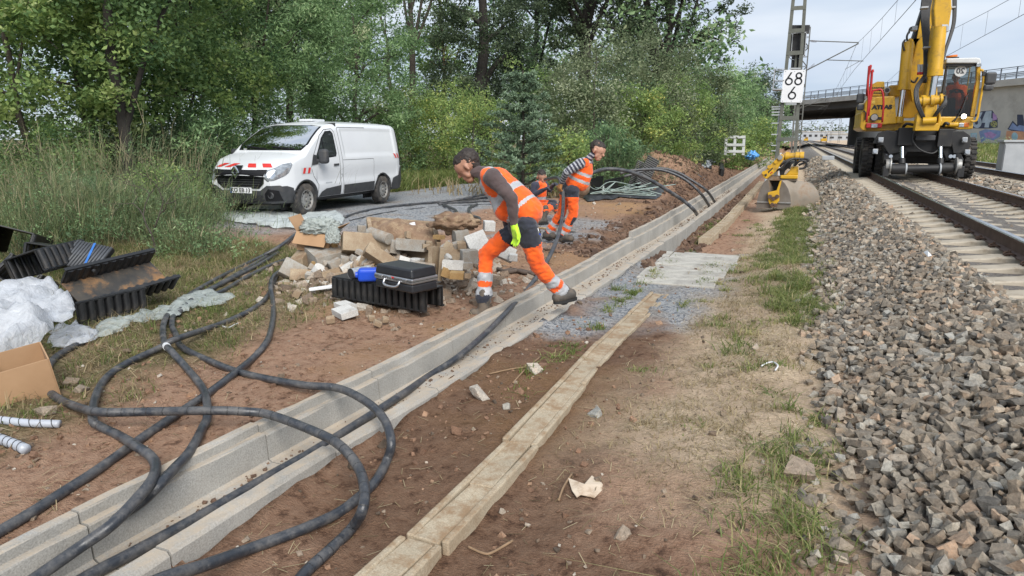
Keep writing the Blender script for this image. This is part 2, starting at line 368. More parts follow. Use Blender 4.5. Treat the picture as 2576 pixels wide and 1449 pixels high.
def rocks_mesh(name, P, S, mat, g, tint):
    Vs, Fs, Ts = [], [], []; off = 0; kind = g.integers(0, len(ROCKS), len(P)); RM = rotmats(len(P), g)
    for k, (rv, rf) in enumerate(ROCKS):
        s = np.where(kind == k)[0]
        if not len(s): continue
        W = np.einsum('nij,vj->nvi', RM[s], rv) * S[s][:, None, None] + P[s][:, None, :]
        Vs.append(W.reshape(-1, 3)); m = len(rv)
        Fs.append((rf[None] + (np.arange(len(s)) * m)[:, None, None]).reshape(-1, 3) + off); off += len(s) * m
        Ts.append(np.repeat(tint[s], m))
    return npmesh(name, np.concatenate(Vs), np.concatenate(Fs), mat, np.concatenate(Ts))
def stone_material(name, stops, rough=.85):
    m, nt, N, L, b = newmat(name); b.inputs['Roughness'].default_value = rough; b.inputs['Specular IOR Level'].default_value = .3
    c = ramp(nt, attr(nt, 'tint'), stops); ge = N.new('ShaderNodeNewGeometry')
    def nz(sc_, d):
        n = N.new('ShaderNodeTexNoise'); n.inputs['Scale'].default_value = sc_; n.inputs['Detail'].default_value = d; n.inputs['Roughness'].default_value = .75; L.new(ge.outputs['Position'], n.inputs['Vector']); return n.outputs['Fac']
    c = mix(nt, 1, c, ramp(nt, nz(55, 8), [(.3, .5), (.7, 1.4)]), 'MULTIPLY'); c = mix(nt, ramp(nt, nz(17, 4), [(.52, 0), (.72, .45)]), c, mix(nt, 1, c, (1.28, 1.0, .8), 'MULTIPLY'))
    L.new(c, b.inputs['Base Color']); bump(nt, b, nz(70, 6), .9, .01)
    return m
M_ballast = stone_material('ballast_stone', [(0, (.116, .106, .093)), (.2, (.183, .166, .141)), (.38, (.226, .180, .134)), (.52, (.275, .246, .202)), (.66, (.299, .228, .162)), (.8, (.305, .300, .274)), (.92, (.415, .366, .291)), (1, (.378, .270, .190))])
M_pebble = stone_material('field_stone', [(0, (.10, .075, .055)), (.4, (.22, .165, .12)), (.75, (.33, .27, .21)), (1, (.5, .46, .40))])
bed = tag(obj('ballast_bed', MB().box((6.0, 500, SLP_Z - .2), (6.2, 1000, .1)).mesh('ballast_bed', M_ballast)), kind='structure')
g = np.random.default_rng(3)
def scatter_rows(x0, x1, y0, y1, sp_of_d):
    P = []; S = []; y = y0
    while y < y1:
        d = math.hypot(y, 1.2); s = sp_of_d(d); n = int((x1 - x0) / s) + 1
        x = x0 + (np.arange(n) + g.uniform(0, 1, n)) * s
        P.append(np.stack([x, y + g.uniform(-.5, .5, n) * s, np.zeros(n)], 1)); S.append(np.full(n, s)); y += s * .82
    return np.concatenate(P), np.concatenate(S)
spf = lambda d: max(.047, .0056 * d)
P1, S1 = scatter_rows(.1, 2.05, 2.0, 30, spf)
P1b, S1b = scatter_rows(.25, 1.75, 2.0, 14, lambda d: max(.056, .0062 * d))
P2, S2 = scatter_rows(2.2, 3.55, 5, 30, lambda d: max(.06, .007 * d))
P3, S3 = scatter_rows(3.7, 8.9, 9, 30, lambda d: max(.075, .0075 * d))
P4, S4 = scatter_rows(.4, 9, 30, 55, lambda d: .0058 * d)
P = np.concatenate([P1, P1b, P2, P3, P4]); S = np.concatenate([S1, S1b, S2, S3, S4])
lay = np.concatenate([np.zeros(len(P1)), np.ones(len(P1b)), np.zeros(len(P2) + len(P3) + len(P4))])
edge = .34 + .3 * (fbm(P[:, 1] * .9, P[:, 1] * 0, 4) - .5) + .3 * (fbm(P[:, 0] * 3, P[:, 1] * 3, 14) - .5)
keep = (P[:, 0] > edge) | ((g.random(len(P)) < .28) & (P[:, 0] > edge - .22))
P, S, lay = P[keep], S[keep], lay[keep]
def frac_sleeper(y): return np.abs(((y / .6) % 1) - .5)          # 0 at the middle of a sleeper
ontrk = (np.abs(P[:, 0] - TRK_X) < 1.31) | (np.abs(P[:, 0] - TRK2_X) < 1.31)
ins = ontrk & (frac_sleeper(P[:, 1]) < .30)
P, S, lay, ontrk = P[~ins], S[~ins], lay[~ins], ontrk[~ins]
sz = np.minimum(S, .075 + S * .25) * .56 * g.uniform(.5, 1.25, len(P)) * np.where(g.random(len(P)) < .05, 1.3, 1)
P[:, 2] = hz(P[:, 0], P[:, 1]) + sz * .25 + lay * .022 + g.uniform(-.008, .014, len(P)) - np.where(ontrk, .065, 0) - .04 * ss(28, 34, P[:, 1])
tn = np.clip(g.normal(.45, .25, len(P)), 0, 1); tn = np.where(g.random(len(P)) < .12, g.uniform(.85, 1, len(P)), tn)
dist = np.hypot(P[:, 0], P[:, 1]); 
rx = (P[:, 0] * cy + P[:, 1] * sy); fy = (-P[:, 0] * sy + P[:, 1] * cy)
app = np.where((np.abs(rx) < fy * .74) & (fy > 2.3) & (lay > .5), sz / np.hypot(dist, 1.3), 0)
big = np.argsort(-app)[:300]; rest = np.ones(len(P), bool); rest[big] = False
stuff = tag(obj('ballast_stones', rocks_mesh('ballast_stones', P[rest], sz[rest], M_ballast, g, tn[rest]), bed), 'grey brown crushed stone track ballast', kind='stuff')
protos = []
for k in range(28):
    rv, rf = ROCKS[k % len(ROCKS)]
    protos.append(npmesh('stone', rv, rf, M_ballast, np.full(len(rv), tn[big[k]])))
for i, j in enumerate(big):
    o = obj('stone', protos[i % 28], bed, P[j]); o.scale = (sz[j],) * 3; o.rotation_euler = (random.gauss(0, .5), random.gauss(0, .5), random.uniform(0, 6.3))
# small stones and clods lying on the soil
n = 3400; px_ = g.uniform(-6.5, .3, n); py_ = 1.3 + 15 * g.random(n) ** 1.7
tx_ = trough_x(py_); ok = ~((px_ > tx_ - .02) & (px_ < tx_ + TW + .02)) & ~((px_ > -1.48) & (px_ < -1.12))
px_, py_ = px_[ok], py_[ok]; n = len(px_); s_ = np.clip(g.lognormal(-5.05, .55, n), .003, .035) * (1 + py_ * .03)
stn = tag(obj('pebbles', rocks_mesh('pebbles', np.stack([px_, py_, hz(px_, py_) + s_ * .2], 1), s_, M_pebble, g, g.random(n) ** 1.6)), 'small stones and clods scattered over the soil', 'pebbles', kind='stuff')
n = 5200; px_ = g.uniform(-5.2, -.75, n); py_ = 1.4 + 8.5 * g.random(n) ** 1.4; tx_ = trough_x(py_); zz_ = fbm(px_ * 1.7, py_ * 1.7, 61); ok = ~((px_ > tx_ - .02) & (px_ < tx_ + TW + .02)) & ~((px_ > -1.48) & (px_ < -1.12)) & (zz_ > .45); px_, py_ = px_[ok], py_[ok]; s_ = np.clip(g.lognormal(-5.0, .6, len(px_)), .003, .035)
M_crumb = stone_material('dry_soil_crumb', [(0, (.12, .07, .045)), (.5, (.22, .13, .085)), (1, (.34, .22, .145))], .95)
tag(obj('soil_crumbs', rocks_mesh('soil_crumbs', np.stack([px_, py_, hz(px_, py_) + s_ * .1], 1), s_, M_crumb, g, g.random(len(px_)))), 'crumbs of dry brown soil over the trampled ground', 'soil', kind='stuff')
# crumbly clods on the heaps and trench edge
n = 3600; h_ = g.integers(0, len(HEAPS), n); HA = np.array(HEAPS)
px_ = HA[h_, 0] + g.normal(0, .75, n) * HA[h_, 2]; py_ = HA[h_, 1] + g.normal(0, .75, n) * HA[h_, 3]
m2 = 3000; py2 = g.uniform(8.8, 24, m2); side = g.random(m2) < .62
px2 = np.where(side, trough_x(py2) - np.abs(g.normal(.05, .45, m2)), trough_x(py2) + TW + .03 + np.abs(g.normal(0, .16, m2)))
px_ = np.concatenate([px_, px2]); py_ = np.concatenate([py_, py2]); tx_ = trough_x(py_); ok = ~((px_ > tx_ - .03) & (px_ < tx_ + TW + .02)); px_, py_ = px_[ok], py_[ok]
s_ = np.clip(g.lognormal(-3.9, .55, len(px_)), .008, .08)
M_clod = stone_material('soil_clod', [(0, (.075, .047, .034)), (.5, (.13, .083, .06)), (1, (.20, .135, .095))], .95)
tag(obj('soil_clods', rocks_mesh('soil_clods', np.stack([px_, py_, hz(px_, py_) + s_ * .15], 1), s_, M_clod, g, g.random(len(px_)))), 'dark crumbling clods of dug soil', 'soil', kind='stuff')
# ------------------------------------------------------------------ railway tracks
M_rust = pm('rusty_rail_steel', (.085, .052, .04), (.13, .085, .065), 9, .75, .3, .3, 90, .003)
M_head = pm('polished_rail_head', (.55, .56, .58), (.42, .42, .43), 4, .22, 1.0)
M_sleep = pm('sleeper_concrete', (.43, .375, .295), (.33, .285, .22), 5, .9, 0, .4, 90, .004, dirt=(.22, .17, .12), dscale=9, damt=(.52, .72))
M_clip = pm('rusty_clip', (.06, .038, .03), (.11, .065, .045), 30, .7, .5, .4, 90)
def rail_profile():
    return [(-.070, 0), (.070, 0), (.070, .011), (.012, .030), (.010, .125), (.034, .137), (.036, .160), (.028, .172), (-.028, .172), (-.036, .160), (-.034, .137), (-.010, .125), (-.012, .030), (-.070, .011)]
def sleeper_mesh():
    mb = MB(); prof = [(-1.3, .0), (-1.28, .02), (-1.06, .045), (-.98, .06), (-.92, .065), (-.58, .065), (-.5, .045), (-.3, .01), (0, .0)]
    prof = prof + [(-x, z) for x, z in reversed(prof[:-1])]
    sec = [(-.15, -.2), (-.125, 0), (-.105, .012), (.105, .012), (.125, 0), (.15, -.2)]; n = len(sec); vs_ = []
    for x, z in prof:
        for a, b_ in sec: vs_.append((x, a, b_ + (z if b_ > -.1 else 0) - .065))
    fs = [(i * n + k, i * n + k + 1, (i + 1) * n + k + 1, (i + 1) * n + k) for i in range(len(prof) - 1) for k in range(n - 1)] + [tuple(range(n)), tuple(range((len(prof) - 1) * n, len(prof) * n))]
    mb.add(vs_, fs); return mb.mesh('sleeper', M_sleep)
def clip_mesh(far=False):
    mb = MB()
    if far: mb.box((0, 0, .02), (.1, .13, .04)); return mb.mesh('rail_clip', M_clip)
    w = [(.055, -.075, .02), (.02, -.07, .045), (-.025, -.05, .04), (-.03, -.02, .02), (.02, 0, .045), (-.03, .02, .02), (-.025, .05, .04), (.02, .07, .045), (.055, .075, .02)]
    mb.tube(smooth_path(w, 3), .0095, 6); mb.cyl((.005, 0, 0), (.005, 0, .075), .013, n=6); mb.box((.06, 0, .008), (.05, .16, .022))
    return mb.mesh('rail_clip', M_clip)
SLP = sleeper_mesh(); CLP = clip_mesh(); CLPF = clip_mesh(True)
def track(cx, y0, y1, label, near):
    t = thing('railway_track', label, 'railway track', (cx, 0, SLP_Z), group='parallel railway tracks')
    for s in (-1, 1):
        mb = MB(); pr = rail_profile(); yy = [0, 60, 140, 400, 900]; n = len(pr)
        vs_ = [(s * .7525 + a, y, z + .008) for y in yy for a, z in pr]
        fs = [(i * n + k, i * n + (k + 1) % n, (i + 1) * n + (k + 1) % n, (i + 1) * n + k) for i in range(len(yy) - 1) for k in range(n)]
        mb.add(vs_, fs); mb.m = [1 if (q % n) in (6, 7, 8) else 0 for q in range(len(fs))]
        mb.build('rail', [M_rust, M_head], t)
    k = 0
    for i in range(int(y0 / .6), int(y1 / .6)):
        y = i * .6 + .3
        o = obj('sleeper', SLP, t, (0, y, 0)); o.rotation_euler = (random.gauss(0, .004), 0, random.gauss(0, .006))
        if y < near:
            for s in (-1, 1):
                for q in (-1, 1):
                    c = obj('rail_clip', CLP if y < 20 else CLPF, o, (s * .7525 + q * .10, 0, -.005)); c.rotation_euler = (0, 0, 0 if q < 0 else math.pi)
    return t
track(TRK_X, 4.8, 95, 'near railway track with concrete sleepers under the yellow road-rail excavator', 26)
track(TRK2_X, 15, 95, 'second railway track at the edge with rusty rails beside grassy bank', 34)
tag(obj('far_sleepers', MB().mesh('x', M_sleep))) if False else None
fs_ = MB()
for cx in (TRK_X, TRK2_X):
    for i in range(160, 480): fs_.box((cx, i * .6 + .3, SLP_Z - .06), (2.6, .25, .12))
fs_.build('sleepers', M_sleep, bed)['kind'] = 'stuff'
# ------------------------------------------------------------------ open concrete cable trough
def concrete_material(name, base, pits=True, soil=(.30, .20, .13), amt=(.46, .62), upmin=.25):
    m, nt, N, L, b = newmat(name); b.inputs['Roughness'].default_value = .92; b.inputs['Specular IOR Level'].default_value = .2
    n1 = tex(nt, 'ShaderNodeTexNoise', 2.5, 6, .6); c = mix(nt, ramp(nt, n1.outputs['Fac'], [(.35, 0), (.68, 1)]), base, tuple(k * .74 for k in base))
    n2 = tex(nt, 'ShaderNodeTexNoise', 130, 3, .6); c = mix(nt, 1, c, ramp(nt, n2.outputs['Fac'], [(.35, .8), (.65, 1.15)]), 'MULTIPLY')
    v = tex(nt, 'ShaderNodeTexVoronoi', 36); v.inputs['Randomness'].default_value = 1
    pit = ramp(nt, v.outputs['Distance'], [(.20, 1), (.30, 0)]); nz = tex(nt, 'ShaderNodeTexNoise', 21, 3)
    pit = mix(nt, 1, pit, ramp(nt, nz.outputs['Fac'], [(.44, 0), (.52, 1)]), 'MULTIPLY')
    if pits: c = mix(nt, pit, c, tuple(k * .22 for k in base))
    ge = N.new('ShaderNodeNewGeometry'); s = N.new('ShaderNodeSeparateXYZ'); L.new(ge.outputs['Normal'], s.inputs[0])
    d = tex(nt, 'ShaderNodeTexNoise', 7, 9, .75); f = ramp(nt, d.outputs['Fac'], [(amt[0], 0), (amt[1], .85)])
    f = mix(nt, 1, f, ramp(nt, s.outputs['Z'], [(.4, upmin), (.9, 1)]), 'MULTIPLY')
    c = mix(nt, f, c, soil); L.new(c, b.inputs['Base Color'])
    h = math_n(nt, 'SUBTRACT', n2.outputs['Fac'], pit); bump(nt, b, h, .45, .006)
    return m
M_trough = concrete_material('new_pitted_concrete', (.37, .36, .335), True, (.42, .345, .26), (.34, .58), .10)
M_old = concrete_material('old_stained_concrete', (.44, .37, .27), True, (.25, .16, .09), (.44, .6), .5)
M_pale = concrete_material('pale_slab_concrete', (.48, .46, .41), False, (.24, .22, .20), (.46, .68), .3)
M_block = concrete_material('rubble_concrete', (.38, .365, .33), True, (.25, .18, .12), (.42, .60), .6)
M_blockb = concrete_material('tan_rubble_concrete', (.40, .32, .225), True, (.22, .14, .085), (.40, .58), .6)
def trough_section(lip, rise):
    r = rise
    return [(0, -.34), (0, .02 + lip + r), (.008, .028 + lip + r), (.050, .028 + lip + r), (.056, .02 + lip + r), (.058, -.022 + r), (.098, -.022 + r), (.104, -.03 + r), (.112, -.168), (.130, -.18),
            (.440, -.18), (.458, -.168), (.472, -.045 + r * .6), (.485, -.026 + r * .6), (.55, -.026 + r * .6), (.565, -.045 + r * .6), (.570, -.34)]
trough = thing('cable_trough', 'long open pale concrete cable trough running along the tracks', 'cable trough')
def trough_piece(y0, y1, lip, rise, seed):
    r = random.Random(seed); mb = MB(); sec = trough_section(lip, rise); n = len(sec); vs_ = []; ks = 7
    for k in range(ks):
        y = y0 + (y1 - y0) * k / (ks - 1); x = float(trough_x(y)); 
        for (u, z) in sec:
            j = 0 if k in (0, ks - 1) else .0025
            if z > -.1: vs_.append((x + u + r.gauss(0, j), y, z + r.gauss(0, j) + wob))
            else: vs_.append((x + u, y, z))
    fs = [(i * n + k, i * n + k + 1, (i + 1) * n + k + 1, (i + 1) * n + k) for i in range(ks - 1) for k in range(n - 1)]
    mb.add(vs_, fs)
    for e in (0, ks - 1):       # end faces: left wall, floor, right wall
        o = e * n
        A = [tuple(o + q for q in range(0, 10)), (o + 0, o + 9, o + 10, o + n - 1), tuple(o + q for q in range(10, n))]
        mb.f += A; mb.m += [0] * 3
    return mb.build('trough_segment', M_trough, trough)
y = .7; k = 0
while y < 62:
    L_ = .998 if y < 30 else 1.99
    wob = random.gauss(0, .004)
    if y < 10.6: trough_piece(y, y + L_ - .009, 0, 0, k)
    else: trough_piece(y, y + L_ - .009, .05, .05, k)
    y += L_; k += 1
# mud and crumbs on the trough floor
n = 2600; py_ = 1.0 + 24 * g.random(n) ** 1.5; px_ = trough_x(py_) + .13 + .32 * g.random(n) ** .8; s_ = np.clip(g.lognormal(-5.5, .5, n), .002, .014) * (1 + py_ * .04)
tag(obj('trough_crumbs', rocks_mesh('trough_crumbs', np.stack([px_, py_, -.179 + s_ * .2], 1), s_, M_clod, g, .4 + .6 * g.random(n))), 'soil crumbs lying on the floor of the open trough', 'soil', kind='stuff')
# ------------------------------------------------------------------ old covered duct
def duct(name, label, xa, y0, y1, z0, xs_=None, lab_seed=0):
    t = thing(name, label, 'cable duct'); r = random.Random(lab_seed); y = y0
    xf = xs_ or (lambda y: xa)
    while y < y1 - .05:
        L_ = min(.5, y1 - y); x0 = xf(y + L_ / 2); sl = xf(y + L_) - xf(y)
        a = math.atan2(-sl, L_)
        MB().box((x0 + .102, y + L_ / 2, z0 - .03 + r.gauss(0, .004)), (.126, L_ - .008, .055), (r.gauss(0, .008), r.gauss(0, .02), a + r.gauss(0, .006))).build('cover_slab', M_old, t, bevel=.006)
        y += L_
    MB().box((xf(y0) + .1, y0 - .02, z0 - .1), (.2, .03, .2)).build('end_plate', M_old, t)
    y = y0
    while y < y1 - .05:
        L_ = min(1.0, y1 - y); x0 = xf(y + L_ / 2); sl = xf(y + L_) - xf(y); a = math.atan2(-sl, L_)
        for u, w in ((.018, .034), (.186, .034)):
            MB().box((x0 + u + r.gauss(0, .004), y + L_ / 2, z0 - .115 + r.gauss(0, .004)), (w, L_ - .008, .24), (r.gauss(0, .004), r.gauss(0, .02), a)).build('side_wall', M_old, t, bevel=.008)
        y += L_
    return t
duct('covered_cable_duct', 'old tan concrete cable duct closed with cover slabs in foreground soil', -1.42, 1.2, 7.25, -.062, lambda y: float(np.interp(y, [1.2, 1.9, 2.5, 4, 4.9, 7.3], [-1.46, -1.44, -1.375, -1.385, -1.41, -1.35])), 1)
duct('covered_cable_duct', 'old covered cable duct continuing beside the grab bucket behind the slab patch', -1.45, 12.2, 30, -.135, lambda y: float(np.interp(y, [12, 15, 30], [-1.50, -1.40, -1.40])), 2)
# concrete slabs let into the gravel
sl = [(-1.22, 8.18, .90, .58, .02), (-1.19, 8.78, .95, .59, .0), (-1.15, 9.39, 1.0, .6, -.01), (-1.13, 9.99, .92, .57, .01), (-1.68, 8.75, .1, 1.2, .03), (-1.66, 9.85, .1, .9, .02)]
for k, (x, y, w, d, a) in enumerate(sl):
    lab = ['pale concrete slab nearest the end of the covered duct', 'pale concrete slab second in the gravel patch', 'broad pale concrete slab third in the gravel patch', 'pale concrete slab farthest in the gravel patch',
           'narrow concrete strip between open trough and nearest slabs', 'narrow concrete strip between open trough and farther slabs'][k]
    o = MB().box((0, 0, 0), (w, d, .07)).build('concrete_slab', M_pale, bevel=.008); o.location = (x, y, -.128 if k < 4 else -.13); o.rotation_euler = (random.gauss(0, .004), random.gauss(0, .012), a); tag(o, lab, 'concrete slab', 'slabs in the gravel patch')
for k, p in enumerate([(1560, 760), (1640, 745), (1670, 770)]): pass
# ------------------------------------------------------------------ lettering helpers
def text_mesh(body, size, depth, mat, name='lettering', bold=0):
    c = bpy.data.curves.new('txt', 'FONT'); c.body = body; c.size = size; c.extrude = depth / 2; c.align_x = 'CENTER'; c.align_y = 'CENTER'; c.offset = bold
    o = bpy.data.objects.new('txt', c); me = realise(o); me.name = name; me.materials.clear(); me.materials.append(mat); return me
def digit(mb, ch, cx, cz, h, w, t, y):
    """round engineering digits in the XZ plane facing -Y"""
    def ringp(c, r, tk, n=28):
        for k in range(n):
            a0, a1 = 2 * math.pi * k / n, 2 * math.pi * (k + 1) / n
            q = [(c[0] + rr * math.cos(a), c[1] + rr * math.sin(a)) for a, rr in ((a0, r), (a1, r), (a1, r - tk), (a0, r - tk))]
            mb.prism(q, y - .002, y + .002, 'y')
    if ch == '6':
        r = w / 2; ringp((cx, cz - h / 2 + r), r, t)
        a = (cx - r * .93, cz - h / 2 + r * 1.28); b = (cx + r * .25, cz + h / 2)
        mb.prism([a, (a[0] + t * 1.1, a[1] - t * .2), (b[0] + t * 1.05, b[1]), b], y - .0025, y + .0015, 'y')
    elif ch == '8':
        r = w / 2; r2 = (h - 2 * r + t * .9) / 2; ringp((cx, cz - h / 2 + r), r, t); ringp((cx, cz + h / 2 - r2), r2, t)
    elif ch == '4':
        mb.prism([(cx - w / 2, cz - h * .2), (cx + w * .5, cz - h * .2), (cx + w * .5, cz - h * .2 + t), (cx - w / 2, cz - h * .2 + t)], y - .002, y + .002, 'y')
        mb.prism([(cx + w * .12, cz - h / 2), (cx + w * .12 + t, cz - h / 2), (cx + w * .12 + t, cz + h / 2), (cx + w * .12, cz + h / 2)], y - .003, y + .001, 'y')
        mb.prism([(cx - w / 2, cz - h * .2), (cx - w / 2 + t, cz - h * .2), (cx + w * .12 + t * .3, cz + h / 2), (cx + w * .12 - t * .7, cz + h / 2)], y - .0035, y, 'y')
# ------------------------------------------------------------------ motorway bridge
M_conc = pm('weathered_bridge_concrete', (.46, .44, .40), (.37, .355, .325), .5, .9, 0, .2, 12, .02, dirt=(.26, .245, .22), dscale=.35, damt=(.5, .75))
M_concshade = pm('shaded_bridge_concrete', (.085, .083, .08), (.06, .06, .06), .5, .95)  # bridge concrete with the shade under the deck put into its colour
M_galv = pm('galvanised_steel', (.36, .38, .40), (.28, .30, .32), 3, .5, .6)
M_railg = pm('dark_railing_paint', (.11, .125, .15), (.09, .10, .12), 3, .6, .2)
BR = thing('motorway_bridge', 'concrete motorway overpass with steel railing crossing above the tracks', 'bridge', (8, 107.7, 0), math.atan2(-.868, .497))
ZT = 7.55
MB().box((-10, 16.5, ZT - .18), (240, 33, .36)).build('deck', M_conc, BR)
MB().box((-10, -.14, ZT - .30), (240, .28, .68)).build('fascia', M_conc, BR)
MB().box((-25, 16.5, ZT - .95), (160, 30.5, 1.15)).build('girder', M_concshade, BR)
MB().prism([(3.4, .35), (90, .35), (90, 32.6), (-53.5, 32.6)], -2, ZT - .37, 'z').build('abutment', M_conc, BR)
MB().prism([(-150, .35), (-32, .35), (-89, 32.6), (-170, 32.6)], -2, ZT - .37, 'z').build('abutment', M_concshade, BR)
for k in range(-30, 32):
    MB().box((k * 2.0, .02, ZT + .62), (.09, .09, 1.25)).build('railing_post', M_railg, BR)
mb = MB()
for z, t in ((1.22, .07), (1.05, .03), (.22, .03)): mb.box((0, .02, ZT + z), (124, .05, t))
mb.build('handrail', M_railg, BR)
mb = MB()
for z in (.42, .58, .74): mb.box((0, .75, ZT + z), (124, .05, .11))
mb.build('crash_barrier', M_galv, BR)
for k in range(-20, 22): MB().box((k * 3.0 + .7, .84, ZT + .4), (.12, .08, .8)).build('barrier_post', M_galv, BR)
# spray paint on the abutment
def onwall(px, py):      # photo position -> (along, up) on the abutment's outer face
    X, Y, u = ray(px, py); nx_, ny_ = .868, .497; ox, oy = 8 + .868 * .34, 107.7 + .497 * .34
    t = (nx_ * ox + ny_ * oy) / (nx_ * X + ny_ * Y); wx, wy = X * t - 8, Y * t - 107.7
    return wx * .497 - wy * .868, CAM_H + u * t
def spray(pts, mat, lift, name='spray_paint'):
    q = [onwall(*p) for p in pts]; MB().prism(q, .346 - lift, .349, 'y').build(name, mat, BR)
def pc(name, c): return pm(name, c, tuple(k * .75 for k in c), 2, .8)
S_out, S_blue, S_grey, S_pur, S_grn, S_cy, S_or = pc('spray_dark', (.04, .05, .09)), pc('spray_blue', (.20, .27, .46)), pc('spray_silver', (.38, .45, .52)), pc('spray_violet', (.38, .24, .46)), pc('spray_olive', (.30, .30, .12)), pc('spray_cyan', (.30, .48, .55)), pc('spray_orange', (.58, .30, .18))
def D2(x, y): return ((3580 + x * .3037) / 1.4907, (220 + y * .3037) / 1.4907)
def ell(cx, cz, rx_, rz, n=18): return [D2(cx + rx_ * math.cos(2 * math.pi * k / n), cz + rz * math.sin(2 * math.pi * k / n)) for k in range(n)]
spray([D2(*p) for p in [(200, 860), (250, 690), (330, 650), (465, 638), (530, 740), (530, 850), (430, 862), (300, 862)]], S_out, .002)
spray(ell(275, 785, 58, 72), S_grey, .004); spray(ell(268, 785, 20, 30), S_out, .006)
spray([D2(*p) for p in [(240, 770), (310, 665), (345, 660), (290, 780)]], S_grey, .005)
spray([D2(*p) for p in [(385, 650), (455, 645), (450, 735), (470, 740), (462, 780), (432, 785), (420, 850), (365, 850), (378, 790), (335, 792), (345, 745)]], S_grey, .006)
spray([D2(*p) for p in [(470, 665), (515, 700), (525, 750), (470, 765)]], S_pur, .004); spray(ell(484, 808, 42, 40), S_grn, .005)
for a, b_ in ((465, 795), (495, 790), (480, 815), (505, 825), (462, 832)): spray(ell(a, b_, 7, 8, 8), S_out, .008)
spray([D2(*p) for p in [(300, 900), (380, 870), (470, 880), (570, 890), (560, 960), (480, 1010), (400, 990), (330, 1040)]], S_blue, .003)
spray([D2(*p) for p in [(360, 920), (440, 900), (520, 940), (470, 985), (390, 975)]], S_pur, .005)
spray([D2(*p) for p in [(195, 920), (275, 915), (270, 1000), (200, 1010)]], S_cy, .003); spray([D2(*p) for p in [(210, 935), (262, 932), (258, 985), (212, 990)]], S_conc if False else S_grey, .005)
spray([D2(*p) for p in [(650, 870), (715, 765), (770, 820), (770, 690), (840, 690), (856, 780), (856, 900), (700, 890)]], S_out, .002)
spray([D2(*p) for p in [(668, 870), (715, 790), (770, 840), (800, 820), (856, 830), (856, 900)]], S_blue, .004)
spray([D2(*p) for p in [(620, 1040), (640, 890), (856, 900), (856, 1040)]], S_or, .003); spray(ell(740, 960, 40, 50), S_cy, .005)
# ------------------------------------------------------------------ signal mast with distance sign
M_mast = pm('olive_grey_mast_paint', (.13, .135, .115), (.095, .10, .085), 5, .65, .1, .2, 60)
M_blk = pm('matt_black', (.02, .02, .022), (.03, .03, .032), 8, .6)
M_white = pm('white_sign_enamel', (.74, .75, .77), (.68, .69, .71), 3, .35)
M_grey = pm('light_grey_paint', (.40, .42, .44), (.34, .36, .38), 3, .5)
MY = 22.0
sm = thing('signal_mast', 'tall olive lattice signal mast standing behind the grab bucket', 'signal mast', (-.335, MY, 0))
def hw(z): return .27 - .021 * z
for s in (-1, 1):
    mb = MB()
    for dy in (-.05, .05):
        mb.add([(s * (hw(0)) - .045, dy - .012, -.3), (s * hw(0) + .045, dy - .012, -.3), (s * hw(0) + .045, dy + .012, -.3), (s * hw(0) - .045, dy + .012, -.3),
                (s * hw(9) - .045, dy - .012, 9), (s * hw(9) + .045, dy - .012, 9), (s * hw(9) + .045, dy + .012, 9), (s * hw(9) - .045, dy + .012, 9)],
               [(0, 3, 2, 1), (4, 5, 6, 7), (0, 1, 5, 4), (1, 2, 6, 5), (2, 3, 7, 6), (3, 0, 4, 7)])
    mb.build('mast_leg', M_mast, sm)
for k in range(15):
    z = .35 + k * .6
    MB().box((0, -.064, z), (2 * hw(z) + .08, .014, .11)).build('cross_plate', M_mast, sm)
def mloc(p): return p - Vector((-.335, MY, 0))
def MZ1(x, y, Y=MY): return mloc(PL(1851.5 + .1574 * x, 201.2 + .1574 * y, Y))
def MZ3(x, y, Y=MY): return mloc(PL(1911.9 + .1851 * x, .1851 * y, Y))
a = MZ3(395, 470, MY + .25); b_ = MZ3(600, 750, MY + .25)
MB().box(((a.x + b_.x) / 2, .27, (a.z + b_.z) / 2), (b_.x - a.x, .22, a.z - b_.z)).build('signal_housing', M_blk, sm, bevel=.02)
mb = MB()
for xx in (a.x - .01, b_.x + .01, a.x + .1): mb.box((xx, .15, (a.z + b_.z) / 2), (.022, .03, a.z - b_.z + .06))
for zz in (a.z + .02, b_.z - .02): mb.box(((a.x + b_.x) / 2, .15, zz), (b_.x - a.x + .06, .03, .03))
mb.build('housing_frame', M_grey, sm)
MB().box(((a.x + b_.x) / 2 + .05, .3, a.z + .13), (b_.x - a.x + .06, .3, .2), (0, .05, 0)).build('hood', M_blk, sm)
c = MZ3(475, 860, MY + .2); MB().box((c.x, .2, c.z), (.2, .16, .5)).build('lower_box', M_blk, sm); MB().box((c.x + .02, .08, c.z), (.06, .05, .56)).build('bracket', M_mast, sm)
mb = MB(); lw = b_.z - .03
for s in (-1, 1): mb.tube(smooth_path([(a.x + .05, .2, lw), (a.x + .1, .12, lw - .07), (a.x + .2, .1, lw - .1), (a.x + .25, .2, lw - .03)] if s < 0 else [(b_.x - .05, .2, lw), (b_.x - .1, .12, lw - .08), (b_.x - .16, .14, lw - .05)], 4), .012, 6)
mb.build('loop_cable', M_grey, sm)
